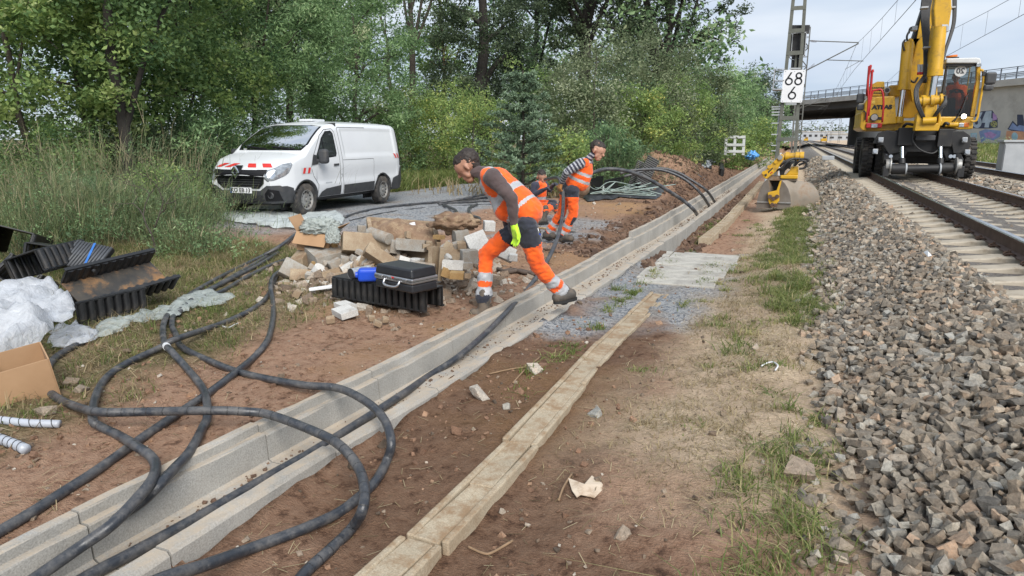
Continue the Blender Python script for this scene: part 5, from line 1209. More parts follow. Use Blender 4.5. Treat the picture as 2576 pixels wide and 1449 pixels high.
def cloth(name, c1, c2=None, rough=.85, sheen=.2, bs=140):
    m = pm(name, c1, c2, 9, rough, 0, .45, bs * .3, .008, dirt=tuple(k * .45 + .02 for k in c1), dscale=5, damt=(.54, .85)); m.node_tree.nodes['Principled BSDF'].inputs['Sheen Weight'].default_value = sheen; return m
C_or = cloth('hi_vis_orange', (.95, .135, .008), (.80, .095, .006)); C_nv = cloth('navy_work_cloth', (.016, .019, .032), (.028, .032, .048)); C_sil = pm('silver_reflective_band', (.42, .43, .45), (.34, .35, .37), 14, .45)
C_br = cloth('mauve_brown_sweater', (.085, .058, .056), (.065, .044, .043)); C_skin = pm('skin', (.48, .27, .19), (.42, .22, .15), 10, .55); C_skin2 = pm('skin_tanned', (.40, .21, .14), (.35, .18, .12), 10, .55)
C_hair = pm('dark_hair', (.018, .013, .011), (.035, .025, .02), 60, .6, 0, .6, 200); C_lime = cloth('lime_glove_knit', (.48, .78, .03), (.40, .66, .02)); C_boot = pm('grey_brown_work_boot', (.055, .05, .045), (.085, .075, .065), 12, .7, 0, .3, 80, dirt=(.16, .12, .085), dscale=6, damt=(.45, .7)); C_sole = pm('black_boot_sole', (.02, .02, .02), None, 9, .8)
C_lea = pm('tan_leather_glove', (.42, .19, .06), (.34, .15, .05), 12, .7); C_nvs = cloth('navy_jersey', (.03, .032, .055)); C_st1 = cloth('pale_grey_stripe', (.42, .43, .46))
def seg_t(p, a, b_):
    a, b_ = Vector(a), Vector(b_); d = b_ - a; t = (p - a).dot(d) / d.length_squared; return t, (p - (a + d * min(max(t, 0), 1))).length
def head(root, c, fwd, up, skin, hair, r=.105, cap=None):
    """head with brow, nose, mouth, ears; fwd = direction of the face"""
    f = Vector(fwd).normalized(); u = (Vector(up) - f * Vector(up).dot(f)).normalized(); s = f.cross(u); c = Vector(c)
    P_ = lambda a, b_, d: c + f * a + s * b_ + u * d
    sg_ = [(P_(-.03, 0, .045), P_(.015, 0, .035), r * .93, r * .86, .88, s if False else u), (P_(.03, 0, -.02), P_(.045, 0, -.085), .066, .046), (P_(.085, 0, .02), P_(.112, 0, -.022), .012, .017), (P_(.070, -.045, .032), P_(.070, .045, .032), .017, .017), (P_(.082, -.02, -.062), P_(.082, .02, -.062), .014, .014), (P_(.050, -.022, -.098), P_(.050, .022, -.098), .022, .022)]
    for q in (-1, 1): sg_ += [(P_(-.005, q * .088, .018), P_(-.012, q * .092, -.02), .018, .013), (P_(.045, q * .040, -.02), P_(.03, q * .048, -.06), .027, .027)]
    h = volume('head', sg_, skin, root, .007, 7)
    for q in (-1, 1): MB().cyl(P_(.089, q * .033, .008), P_(.094, q * .033, .008), .010, .008, 10).build('eye', M_ink, h)
    volume('hair', [(P_(-.045, 0, .055), P_(.01, 0, .062), r * .95, r * .82, .9, u), (P_(-.06, 0, .0), P_(-.055, 0, -.04), .075, .06, .9, s)], hair, root, .008, 2, .012, 3, 34)
    return h
def hand(root, wrist, tip, palm_n, mat, curl=.5, name='glove', L=.19, grip=None):
    """palm, four fingers of different length with a knuckle bend, thumb from the side"""
    w = Vector(wrist); d = (Vector(tip) - w).normalized(); n = (Vector(palm_n) - d * Vector(palm_n).dot(d)).normalized(); s = d.cross(n); sg_ = []
    P_ = lambda a, b_, c_: w + d * (a * L) + s * (b_ * L) + n * (c_ * L)
    sg_.append((P_(-.12, 0, 0), P_(.08, 0, 0), .032, .032)); sg_.append((P_(.08, -.09, 0), P_(.46, -.13, 0), .025, .024)); sg_.append((P_(.08, .09, 0), P_(.46, .13, 0), .025, .022)); sg_.append((P_(.1, 0, 0), P_(.46, 0, 0), .026, .025))
    for k, (b_, ln) in enumerate(((-.19, .42), (-.065, .50), (.06, .46), (.18, .36))):
        k0 = P_(.46, b_ * .95, 0); k1 = P_(.46 + ln * .45, b_ * 1.12, curl * .16); k2 = P_(.46 + ln * (.95 - curl * .35), b_ * 1.15, curl * .42 + .02)
        sg_ += [(k0, k1, .0125, .0115), (k1, k2, .0115, .0095)]
    t0 = P_(.12, -.15, .03); t1 = P_(.30, -.33, .12); t2 = P_(.52, -.36, .2); sg_ += [(t0, t1, .017, .014), (t1, t2, .014, .011)]
    return volume(name, sg_, mat, root, .0065, 2)
def boot(root, ankle, heel, toe, z0):
    a, h, t = Vector(ankle), Vector(heel), Vector(toe); d = (t - h).normalized(); s = d.cross(Vector((0, 0, 1)))
    b_ = volume('boot', [(a + Vector((0, 0, .05)), a - Vector((0, 0, .03)), .060, .064), (h + d * .05 + Vector((0, 0, .062)), h + d * .19 + Vector((0, 0, .056)), .054, .05), (h + d * .17 + Vector((0, 0, .05)), t - d * .055 + Vector((0, 0, .045)), .05, .044), (a, h + d * .09 + Vector((0, 0, .07)), .058, .052)], C_boot, root, .011, 3)
    q = MB(); out = []
    for k in range(20):
        th = 2 * math.pi * k / 20; L_ = (t - h).length / 2 + .004; out.append(h + d * (L_ - .012) + d * (L_ * math.copysign(abs(math.cos(th)) ** .7, math.cos(th))) + s * (.046 * math.copysign(abs(math.sin(th)) ** .7, math.sin(th))))
    q.add([(*v.xy, v.z + .0) for v in out] + [(*v.xy, v.z + .026) for v in out], [tuple(range(19, -1, -1)), tuple(range(20, 40))] + [(k, (k + 1) % 20, 20 + (k + 1) % 20, 20 + k) for k in range(20)]); q.build('sole', C_sole, b_)
def legs(root, hipL, kneeL, ankL, hipR, kneeR, ankR, waist, seedv, paint, r0=.098, name='trousers', lat_=None):
    sg_ = []
    for h, k, a in ((hipL, kneeL, ankL), (hipR, kneeR, ankR)):
        h, k, a = Vector(h), Vector(k), Vector(a); mid = h.lerp(k, .5); sg_ += [(h, mid, r0, r0 * .93), (mid, k, r0 * .93, r0 * .78), (k, k.lerp(a, .5), r0 * .78, r0 * .76), (k.lerp(a, .5), a, r0 * .76, r0 * .80)]
    c = (Vector(hipL) + Vector(hipR)) / 2
    sg_ += [(Vector(hipL), Vector(hipR), r0 * 1.08, r0 * 1.08), (c, Vector(waist), .138, .122, 1.12, (Vector(hipL) - Vector(hipR)).cross(Vector(waist) - c))]
    o = volume(name, sg_, [C_or, C_nv, C_sil], root, .014, 3, .024, seedv, 7); paint_faces(o, paint); return o
# ---- worker bending over the trough
Y1 = 5.55
def W1(x, y, dy=0): return PL((1680 + x * .4487) / 1.4907, (540 + y * .4487) / 1.4907, Y1 + dy)
w1 = thing('person', 'worker in orange vest bending forward with a lime green glove', 'person', (0, 0, 0))
hipN, hipF = W1(655, 690, -.10), W1(600, 690, .14); knA, anA = W1(315, 925, .12), W1(300, 1290, .02); knB, anB = W1(745, 1010, .02), W1(965, 1255, .28)
waist = W1(640, 560, .02); neck = W1(330, 235, .02); shN, shF = W1(375, 280, -.19), W1(330, 300, .22); chest = W1(420, 345, .02); mid1 = W1(560, 460, .02)
elN, wrN = W1(535, 455, -.26), W1(552, 665, -.24); elF, wrF = W1(470, 520, .25), W1(500, 700, .22)
def pt1(p):
    tA, dA = seg_t(p, knA, anA); tB, dB = seg_t(p, knB, anB); hA, eA = seg_t(p, hipF, knA); hB, eB = seg_t(p, hipN, knB)
    for t, d_, e_, k_, a_ in ((tA, dA, min(eA, dB), knA, anA), (tB, dB, min(eB, dA), knB, anB)):
        if d_ < e_ + .02 and t > .1:
            if t > .93: return 1
            if .42 < t < .62 or .74 < t < .93: return 2
            f = (p - (k_ + (a_ - k_) * t)); 
            if f.x < -.045 and t < .4: return 1
            return 0
    own, t, f = ('A', hA, p - (hipF + (knA - hipF) * hA)) if eA < eB else ('B', hB, p - (hipN + (knB - hipN) * hB))
    if t < (.40 if own == 'A' else .46): return 1
    if own == 'A' and .55 < t < .80 and p.x < knA.x + .03: return 1
    return 1 if own == 'B' and t > .6 and f.x < -.05 else 0
legs(w1, hipN, knB, anB, hipF, knA, anA, waist, 3, pt1)
body = volume('body', [(chest, mid1, .122, .120, 1.4, (0, 0, 1)), (mid1, waist, .120, .125, 1.3, (0, 0, 1)), (shN, shF, .085, .085), (chest, (shN + shF) / 2, .11, .10), ((shN + shF) / 2, neck, .07, .058), (neck, W1(215, 235, .02), .058, .055),
     (shN, shN.lerp(elN, .5), .082, .068), (shN.lerp(elN, .5), elN, .068, .056), (elN, elN.lerp(wrN, .4), .056, .052), (elN.lerp(wrN, .4), wrN, .052, .040), (shF, elF, .078, .055), (elF, wrF, .055, .040)], C_br, w1, .014, 3, .012, 9, 11)
head(w1, W1(165, 195, .02), (W1(40, 290, -.02) - W1(165, 195, .02)), (-.25, -.1, 1), C_skin2, C_hair, .112)
hand(w1, W1(555, 690, -.24), W1(590, 850, -.22), (-.4, -.6, .0), C_lime, .45)
hand(w1, W1(503, 715, .2), W1(520, 850, .18), (.3, -.6, 0), C_blkg if False else C_nvs, .6)
def vest(root, segs, paint, seedv, vox=.014): 
    o = volume('vest', segs, [C_or, C_sil], root, vox, 2, .020, seedv, 6); paint_faces(o, paint); return o
ax0, ax1 = chest, waist
def pv1(p):
    t, d_ = seg_t(p, W1(330, 240, .02), W1(690, 590, .02)); b_ = (p - W1(330, 240, .02))
    if .46 < t < .58 or .80 < t < .86: return 1
    # shoulder bands
    if t < .46 and abs(abs(p.y - (Y1 + .02)) - .125) < .03: return 1
    return 0
vest(w1, [(W1(400, 320, .02), mid1, .140, .138, 1.40, (0, 0, 1)), (mid1, W1(650, 565, .02), .140, .150, 1.28, (0, 0, 1)), (W1(350, 270, -.12), W1(350, 270, .14), .085, .085), (W1(415, 420, .0), W1(490, 560, .0), .085, .095, 1.5, (0, 0, 1)), (W1(540, 560, .02), W1(625, 590, .02), .115, .142, 1.28, (0, 0, 1))], pv1, 5)
boot(w1, anA, Vector((*W1(352, 1360, .0).xy, gz(*W1(352, 1360, .0).xy))), Vector((*W1(180, 1330, -.05).xy, gz(*W1(180, 1330, -.05).xy))), 0)
hb, tb = W1(1065, 1300, .34), W1(880, 1330, .18); boot(w1, anB + Vector((0, 0, -.01)), hb - Vector((0, 0, .0)), tb - Vector((0, 0, .01)), 0)
# ---- worker in a striped jersey pulling the cable
Y2 = 9.75
def W2(x, y, dy=0): return PL((1650 + x * .4832) / 1.4907, (500 + y * .4832) / 1.4907, Y2 + dy)
w2 = thing('person', 'worker in striped jersey and orange vest hauling the cable uphill behind', 'person')
hN, hF = W2(1030, 445, -.10), W2(985, 445, .12); kN, aN = W2(1035, 625, -.06), W2(955, 790, -.02); kF, aF = W2(945, 610, .14), W2(845, 775, .2)
wa2 = W2(1045, 385, .02); sN, sF = W2(1085, 235, -.19), W2(1150, 225, .22); ch2 = W2(1110, 275, .02); nk2 = W2(1150, 205, .02)
eN, wN = W2(985, 300, -.26), W2(940, 385, -.12); eF, wF = W2(1060, 330, .3), W2(980, 400, .2)
def pt2(p):
    for h, k, a in ((hN, kN, aN), (hF, kF, aF)):
        t, d_ = seg_t(p, k, a); o = min(seg_t(p, *q)[1] for q in ((kN, aN), (kF, aF)))
        if d_ <= o + 1e-6 and t > .05:
            if t > .95: return 1
            if .48 < t < .62 or .76 < t < .92: return 2
            if t < .42 and (p - (k + (a - k) * t)).x > .03: return 1
            return 0
    t, d_ = seg_t(p, hN, kN); 
    if t < .25: return 1
    f = p - (hN + (kN - hN) * t)
    return 1 if (t > .3 and seg_t(p, hF, kF)[1] < d_ and f.x > -.3 and p.y > Y2 + .08 and t < .8) else 0
legs(w2, hN, kN, aN, hF, kF, aF, wa2, 13, pt2)
def stripes(p):
    if seg_t(p, sN, eN)[1] < .12 or seg_t(p, eN, wN)[1] < .09 or seg_t(p, sF, eF)[1] < .12 or seg_t(p, eF, wF)[1] < .09:
        q = (seg_t(p, sN, eN)[0] * (eN - sN).length) if seg_t(p, sN, eN)[1] < seg_t(p, eN, wN)[1] else (seg_t(p, eN, wN)[0] * (wN - eN).length + .03)
        return 1 if (q / .052) % 1 < .42 else 0
    return 1 if ((p - ch2).dot((wa2 - ch2).normalized()) / .052) % 1 < .42 else 0
b2 = volume('body', [(ch2, wa2, .12, .12, 1.35, (1, 0, 0)), (sN, sF, .08, .08), (ch2, nk2, .13, .06), (nk2, W2(1190, 160, .02), .055, .052), (sN, eN, .08, .058), (eN, wN, .056, .042), (sF, eF, .075, .055), (eF, wF, .054, .04)], [C_nvs, C_st1], w2, .011, 3, .008, 4, 10); paint_faces(b2, stripes)
head(w2, W2(1225, 140, .02), (W2(1330, 190, -.04) - W2(1225, 140, .02)), (.15, 0, 1), C_skin, C_hair, .110)
hand(w2, wN + Vector((0, 0, .01)), W2(925, 440, -.12), (.5, .5, 0), C_lea, .9); hand(w2, wF, W2(945, 430, .12), (-.5, -.6, 0), C_lea, .9)
def pv2(p):
    t, d_ = seg_t(p, W2(1140, 215, .02), W2(1060, 400, .02))
    return 1 if (.40 < t < .52 or .68 < t < .80) else 0
vest(w2, [(W2(1115, 270, .02), wa2, .136, .135, 1.35, (1, 0, 0)), (W2(1120, 230, -.11), W2(1120, 230, .14), .075, .075), (W2(1130, 300, .02), W2(1100, 400, -.0), .11, .10, 1.3, (1, 0, 0))], pv2, 7)
for a_, hx, tx_, dyh in ((aN, (935, 835), (1032, 842), -.02), (aF, (800, 815), (890, 820), .2)):
    h_, t_ = W2(*hx, dyh), W2(*tx_, dyh - .06); boot(w2, a_ + Vector((-.0, 0, -.03)), Vector((*h_.xy, h_.z)), Vector((*t_.xy, h_.z)), 0)
# ---- worker sitting on the ground
Y3 = 12.6
def W3(x, y, dy=0): return PL((1650 + x * .4832) / 1.4907, (500 + y * .4832) / 1.4907, Y3 + dy)
w3 = thing('person', 'worker in orange trousers sitting on the ground behind the other two', 'person')
h3N, h3F = W3(760, 565, -.1), W3(760, 560, .14); k3N, a3N = W3(875, 560, -.12), W3(820, 600, -.4); k3F, a3F = W3(885, 540, .2), W3(910, 595, .1)
wa3 = W3(765, 510, .02); s3N, s3F = W3(735, 405, -.2), W3(810, 400, .2); ch3 = W3(770, 430, .02)
def pt3(p): return 1 if (p - k3N).length < .12 or (p - k3F).length < .12 else 0
legs(w3, h3N, k3N, a3N, h3F, k3F, a3F, wa3, 23, pt3, .09)
e3, r3 = W3(720, 480, -.25), W3(800, 440, -.3); e4, r4 = W3(850, 440, .15), W3(880, 400, -.05)
volume('body', [(ch3, wa3, .14, .13, 1.2, (1, 0, 0)), (s3N, s3F, .08, .08), (ch3, W3(785, 375, .02), .12, .06), (s3N, e3, .08, .06), (e3, r3, .056, .045), (s3F, e4, .075, .055), (e4, r4, .052, .042)], C_nvs, w3, .012, 3, .008, 5, 10)
head(w3, W3(790, 345, .02), (.5, -.8, -.25), (0, 0, 1), C_skin2, C_hair, .11)
hand(w3, r3, W3(835, 425, -.3), (0, -.3, -1), C_blk2 if False else C_nv, .8); hand(w3, r4, W3(905, 390, -.1), (0, -.3, -1), C_nv, .8)
vest(w3, [(W3(772, 425, .02), wa3, .158, .152, 1.15, (1, 0, 0)), (W3(770, 400, -.1), W3(775, 400, .12), .07, .07)], lambda p: 1 if (abs(p.z - W3(770, 500).z) < .03 or abs(p.x - W3(765, 450).x) < .025) else 0, 9)
boot(w3, a3F, Vector((a3F.x - .05, a3F.y, -.02)), Vector((a3F.x + .22, a3F.y - .1, -.02)), 0); boot(w3, a3N, Vector((a3N.x + .05, a3N.y, -.02)), Vector((a3N.x - .2, a3N.y - .1, -.02)), 0)
# ---- driver in the cab
dv = thing('person', 'driver in orange jacket sitting in the excavator cab', 'person'); YD = 23.65
def ED(x, y, dy=0): return PL(2113 + x * .3242, y * .3242, YD + dy)
volume('body', [(ED(905, 700), ED(905, 860), .17, .16, 1.1, (0, 1, 0)), (ED(850, 685), ED(960, 685), .10, .10), (ED(855, 690), ED(835, 760, -.2), .08, .06), (ED(958, 690), ED(975, 770, -.2), .08, .06), (ED(835, 760, -.2), ED(865, 715, -.35), .055, .045), (ED(975, 770, -.2), ED(945, 715, -.35), .055, .045), (ED(905, 690), ED(903, 640), .07, .058)], C_or, dv, .016, 3, .012, 7, 9)
volume('trousers', [(ED(880, 860), ED(870, 875, -.4), .09, .08), (ED(930, 860), ED(940, 875, -.4), .09, .08), (ED(880, 860), ED(930, 860), .1, .1), (ED(870, 875, -.4), ED(870, 900, -.42), .07, .06), (ED(940, 875, -.4), ED(940, 900, -.42), .07, .06)], C_nv, dv, .018, 3)
head(dv, ED(900, 605), (-.15, -1, -.1), (0, 0, 1), C_skin, C_hair, .11)
for x in (865, 945): hand(dv, ED(x, 715, -.36), ED(900, 700, -.42), (0, 0, -1), C_nv, .9, L=.17)
# ------------------------------------------------------------------ cables
def cable_material():
    m, nt, N, L, b = newmat('muddy_black_cable'); b.inputs['Roughness'].default_value = .42
    n = tex(nt, 'ShaderNodeTexNoise', 9, 9, .75); n2 = tex(nt, 'ShaderNodeTexNoise', 34, 6, .7)
    c = mix(nt, ramp(nt, n.outputs['Fac'], [(.44, 0), (.72, .8)]), (.028, .032, .040), (.17, .16, .15))
    c = mix(nt, ramp(nt, n2.outputs['Fac'], [(.62, 0), (.74, .5)]), c, (.26, .26, .26))
    L.new(c, b.inputs['Base Color']); L.new(ramp(nt, n.outputs['Fac'], [(.45, .32), (.7, .8)]), b.inputs['Roughness'])
    bump(nt, b, n2.outputs['Fac'], .4, .004); return m
M_cable = cable_material(); M_tie = pm('white_cable_tie', (.7, .71, .72), None, 9, .5)
CR = .0242; CABPTS = []
def cable(label, pts, r=CR, name='power_cable', group=None, n=12, sub=7):
    """pts: (x, y) on the ground, (x, y, z) at a level, (x, y, None, Y) on a cross plane"""
    P_ = []
    for p in pts:
        if len(p) == 4: P_.append(PL(p[0], p[1], p[3]))
        elif len(p) == 3: P_.append(G(p[0], p[1], p[2]))
        else: q = GG(p[0], p[1]); P_.append(q + Vector((0, 0, r * .9)))
    pa = smooth_path(P_, sub); CABPTS.extend(pa)
    t = thing(name, label, 'cable', group=group)
    MB().tube(pa, r, n).build('sheath', M_cable, t, smooth=True)
    return t, pa
t1, pa = cable('black cable looping from the plastic sheet across to the bottom edge, outermost loop', [(215, 866), (191, 876), (150, 900), (128, 922), (113, 960), (127, 995), (171, 1023), (239, 1035, .10), (320, 1037, .10), (398, 1035, .10), (534, 1033, .12), (610, 1035, .10), (677, 1043, .08), (776, 1079, .075), (848, 1115, .07), (896, 1167, .04), (916, 1222, .03), (912, 1282, -.01), (884, 1342), (828, 1398), (772, 1449), (730, 1500)])
for k in range(7, len(pa) - 8, 3):
    q, d = pa[k], (pa[k + 1] - pa[k]).normalized(); MB().cyl(q - d * .003, q + d * .003, CR * 1.015, n=12).build('band_mark', M_hose, t1)
t2, pa = cable('black cable swinging down from the verge, tied white at its bend', [(866, 553), (820, 566), (772, 572, .25), (745, 588, .2), (700, 622, .1), (644, 656), (550, 703), (467, 753), (430, 786), (412, 823), (413, 860, .06), (433, 886, .08), (467, 930), (513, 990), (522, 1043, .035), (510, 1087), (478, 1135, .04), (438, 1179, .05), (398, 1222, .05), (346, 1270, -.02), (247, 1326, -.06), (139, 1390, -.08), (60, 1449, -.1), (0, 1490, -.1)])
q, d = pa[10 * 7 + 3], (pa[10 * 7 + 4] - pa[10 * 7 + 2]).normalized(); MB().cyl(q - d * .035, q + d * .03, CR * 1.12, n=12).build('cable_tie', M_tie, t2)
cable('black cable curving in the widest S from the verge to the trough foreground', [(700, 640), (644, 673), (520, 740), (447, 790), (433, 823), (443, 850), (458, 880), (530, 916), (617, 948), (757, 968, .05), (848, 976, .07), (916, 1007, .07), (964, 1051, .05), (984, 1111, .0), (972, 1171), (944, 1222), (904, 1262), (848, 1302), (757, 1346), (637, 1390), (518, 1421, -.02), (418, 1452, .02), (330, 1490, .03)])
cable('black cable snaking from the rubble into the near end of the trough', [(727, 677), (708, 686), (697, 706), (677, 747), (644, 778), (567, 816), (443, 853, .09), (400, 876, .05), (317, 923), (267, 960), (240, 1000, .03), (233, 1055, .04), (255, 1083), (303, 1107), (350, 1127, .06), (382, 1151, .06), (392, 1179, .07), (378, 1214, .08), (338, 1262, .06), (279, 1322, .02), (199, 1378, -.03), (110, 1440, -.05), (60, 1475, -.05)])
cable('black cable running straight from rubble to the lower corner under the loops', [(727, 674), (691, 692, .05), (681, 720, .05), (687, 761), (688, 800), (680, 845), (666, 875), (637, 908), (589, 948), (530, 995), (458, 1043), (370, 1103), (315, 1143), (239, 1198), (159, 1250), (80, 1302), (0, 1350), (-60, 1385)])
cable('grey black cable hanging from the workers and laid into the open trough', [(1370, 452, None, 12.3), (1400, 447, None, 10.5), (1412, 462, None, 9.8), (1417, 490, None, 9.6), (1415, 540, None, 9.2), (1405, 590, None, 8.6), (1385, 640, None, 7.9), (1355, 690, None, 7.2), (1320, 735, None, 6.6), (1270, 790, -.02), (1215, 845, -.08), (1150, 900, -.13), (1080, 945, -.18), (1015, 990, -.15), (900, 1065, -.15), (780, 1140, -.15), (677, 1198, -.15), (518, 1290, -.15), (358, 1378, -.15), (223, 1449, -.15), (150, 1495, -.15)], .026)
cable('black cable running beside the tied one along the verge', [(762, 582), (700, 630), (640, 668), (560, 716), (500, 748), (462, 778), (448, 800)])
cable('black cable between rubble and the film strip', [(740, 652), (690, 668), (620, 702), (560, 738), (522, 750), (500, 768)])
for k, (lab, pts) in enumerate([('black cable lying farthest across the gravel towards the van', [(866, 550), (922, 533), (1005, 520), (1102, 511), (1222, 503), (1330, 500), (1400, 498)]), ('black cable resting second across the gravel', [(1105, 517), (1150, 512), (1225, 509), (1300, 508), (1380, 505)]), ('thin pale cable lying on gravel in front of black ones', [(880, 560), (960, 538), (1060, 524), (1170, 517), (1240, 515)]),
     ('short black cable end hanging onto gravel beside rubble', [(1115, 519), (1135, 523, .05), (1148, 536), (1149, 548)]), ('looped black cable end near the earth clod', [(1200, 516), (1180, 524, .04), (1185, 540), (1205, 552), (1206, 560)]), ('black cable rising past the bending worker', [(1100, 513), (1165, 500, .08), (1215, 490, .12), (1260, 486, .05)]), ('black cable on ground behind the standing worker', [(1340, 505), (1420, 492), (1500, 480), (1600, 472)])]):
    cable(lab, pts, .03 if k != 2 else .012)
for k, (lab, pts) in enumerate([('nearest arched cable diving into the trough', [(1430, 462, None, 12.2), (1486, 437, None, 12.5), (1520, 426, None, 12.8), (1561, 427, None, 13), (1603, 438, None, 13.2), (1645, 458, None, 13.4), (1686, 483, None, 13.6), (1723, 508, None, 13.8), (1747, 530, None, 13.9), (1758, 549, -.2)]),
     ('second arched cable diving into the trough', [(1560, 436, None, 16.5), (1590, 429, None, 16.6), (1645, 426, None, 16.8), (1686, 434, None, 16.9), (1728, 455, None, 17), (1764, 488, None, 17.1), (1784, 518, -.15)]),
     ('third arched cable diving into the trough', [(1570, 444, None, 17.5), (1650, 424, None, 18), (1700, 432, None, 18.2), (1742, 455, None, 18.3), (1778, 480, None, 18.4), (1798, 508, -.15)]),
     ('topmost of the cables bowed over the earth heap', [(1655, 412, None, 22), (1700, 412, None, 22.5), (1728, 424, None, 22.8), (1756, 441, None, 23), (1772, 452, None, 23.3)]),
     ('middle of the cables bowed over the earth heap', [(1668, 413, None, 22), (1695, 417, None, 22.3), (1722, 430, None, 22.6), (1750, 447, None, 22.8), (1768, 457, None, 23)]),
     ('lowest of the cables bowed over the earth heap', [(1680, 416, None, 22), (1700, 423, None, 22.2), (1720, 436, None, 22.4), (1745, 452, None, 22.6), (1762, 460, None, 22.8)])]):
    cable(lab, pts, .035, group='cables arched over the heap')
# ------------------------------------------------------------------ concrete rubble
def Z5(x, y): return 704.4 + x * .2037, 523.2 + y * .2037
HY = G(*Z5(800, 1010), 0).y
def hy(y): return HY + (1010 - y) / 1000 * 1.25
PXM = .2037 / 1757
def chunk(label, x, y, w, h, dep, roll=0, yaw=0, tilt=0, mat=None, Y=None, cut=.06, name='concrete_block', seed=None, cat='rubble'):
    mat = mat or M_block; Y = Y if Y is not None else hy(y); p = PL(*Z5(x, y), Y); depth = -p.x * sy + p.y * cy; s = PXM * depth; r = random.Random(seed if seed is not None else int(x * 7 + y))
    bm = bmesh.new(); bmesh.ops.create_cube(bm, size=1)
    for v in bm.verts: v.co = Vector((v.co.x * w * s, v.co.y * dep, v.co.z * h * s))
    for _ in range(5):      # knocked-off corners
        c = Vector((r.choice((-1, 1)) * w * s / 2, r.choice((-1, 1)) * dep / 2, r.choice((-1, 1)) * h * s / 2)); n = Vector((c.x / (w * s), c.y / dep, c.z / (h * s))) + Vector((r.gauss(0, .3), r.gauss(0, .3), r.gauss(0, .3))); n.normalize()
        k = r.uniform(.2, 1) * cut * min(w * s, h * s, dep) * 3
        res = bmesh.ops.bisect_plane(bm, geom=bm.verts[:] + bm.edges[:] + bm.faces[:], plane_co=c - n * k * .5, plane_no=n, clear_outer=True)
        ed = [e for e in res['geom_cut'] if isinstance(e, bmesh.types.BMEdge)]
        if ed: bmesh.ops.edgenet_fill(bm, edges=ed)
    bmesh.ops.recalc_face_normals(bm, faces=bm.faces); me = bpy.data.meshes.new(name); bm.to_mesh(me); bm.free(); me.materials.append(mat)
    o = obj(name, me); o.location = p; o.rotation_euler = Euler((R(tilt), R(roll), YAW + R(yaw)), 'XYZ')
    b = o.modifiers.new('bevel', 'BEVEL'); b.width = .006; b.segments = 1; b.limit_method = 'ANGLE'
    return tag(o, label, cat, 'broken concrete in the rubble heap')
def can(label, x0, y0, x1, y1, r, mat, Y=None, n=20, name='concrete_core', cat='concrete core', dy=0, grp='broken concrete in the rubble heap'):
    Y = Y if Y is not None else hy((y0 + y1) / 2); a, b_ = PL(*Z5(x0, y0), Y), PL(*Z5(x1, y1), Y + dy); s = PXM * (-a.x * sy + a.y * cy)
    o = MB().cyl(a, b_, r * s, n=n).build(name, mat, auto=40, bevel=.004); return tag(o, label, cat, grp)
M_whitec = concrete_material('white_cast_concrete', (.60, .59, .56), False, (.3, .24, .18), (.55, .7), .3)
M_ochre = concrete_material('ochre_broken_stone', (.42, .28, .13), False, (.3, .17, .07), (.45, .65), .6)
chunk('large tan concrete slab leaning at the centre of the rubble heap', 1000, 450, 480, 250, .20, 8, 20, -25, M_blockb, cut=.1)
chunk('grey concrete kerb block with light top beside the cardboard box', 560, 600, 390, 230, .42, -8, 35, 12, M_block, hy(560))
chunk('square brown concrete block at the heap edge under the cardboard box', 250, 620, 240, 210, .22, 2, -20, 0, M_blockb)
chunk('wide triangular concrete fragment lowest at the heap edge', 200, 800, 400, 230, .12, 32, 15, -30, M_block, cut=.14)
chunk('tan concrete tile leaning against the lowest triangular fragment', 270, 840, 290, 160, .07, 6, 10, -35, M_blockb)
chunk('small grey hexagonal block left of the long bar', 680, 690, 160, 100, .14, -22, 30, 0, M_block)
chunk('small grey block just above the long bar', 820, 650, 150, 85, .12, 15, 20, 10, M_block)
chunk('long grey concrete bar lying across the dark gap', 900, 695, 320, 85, .10, -27, 20, 0, M_whitec)
chunk('tan block in front of the concrete bar', 620, 830, 230, 140, .16, -12, 30, -10, M_blockb)
chunk('thin tan brick behind the silver can', 770, 825, 160, 55, .1, -4, 10, 0, M_blockb)
chunk('long tan slab sliding down beside the large leaning slab', 1230, 610, 420, 150, .16, 36, 10, -30, M_blockb, hy(700))
chunk('dark brown block in shadow below the large leaning slab', 1070, 690, 200, 190, .2, 20, 10, 0, M_blockb, hy(600))
chunk('tan flat stone behind the black case', 1010, 770, 200, 70, .12, 5, 0, 0, M_blockb)
chunk('grey block with rough top under the earth filled trough', 1640, 460, 380, 150, .22, 3, -10, -10, M_block)
chunk('small light grey block between the core and grey block', 1430, 480, 130, 150, .14, 12, 10, 0, M_block)
chunk('upright dark trough half standing at the heap', 1800, 640, 100, 400, .08, 4, 15, 0, M_blockb, hy(780))
chunk('upright pale edged trough wall next to the dark half', 1890, 680, 130, 420, .05, 5, 60, 0, M_blockb, hy(800))
chunk('third upright trough wall at the outer edge of the pair', 1985, 690, 60, 420, .14, 6, 10, 0, M_blockb, hy(800))
chunk('broken grey slab behind the case with ochre sand on it', 1790, 730, 260, 100, .2, 10, 0, -20, M_block, hy(900))
chunk('white triangular paper-thin shard behind the case', 1540, 660, 150, 120, .02, 20, 20, -30, M_whitec, hy(830))
chunk('tan shard near the stacked pavers', 215, 1060, 90, 90, .08, 30, 0, 0, M_blockb, G(*Z5(215, 1100), 0).y)
chunk('light grey shard between tile and white core', 235, 1000, 110, 80, .08, -15, 0, 0, M_block)
chunk('flat pale stone at the lowest heap corner', 110, 960, 250, 90, .15, 3, 10, -10, M_blockb)
chunk('pale flat stone behind the white shelf strip', 530, 930, 190, 60, .1, 2, 0, 0, M_whitec)
chunk('upper of two pale pavers propping the black channel', 805, 1212, 170, 75, .22, -3, 40, 0, M_whitec, G(*Z5(800, 1260), 0).y, .02, 'paver')
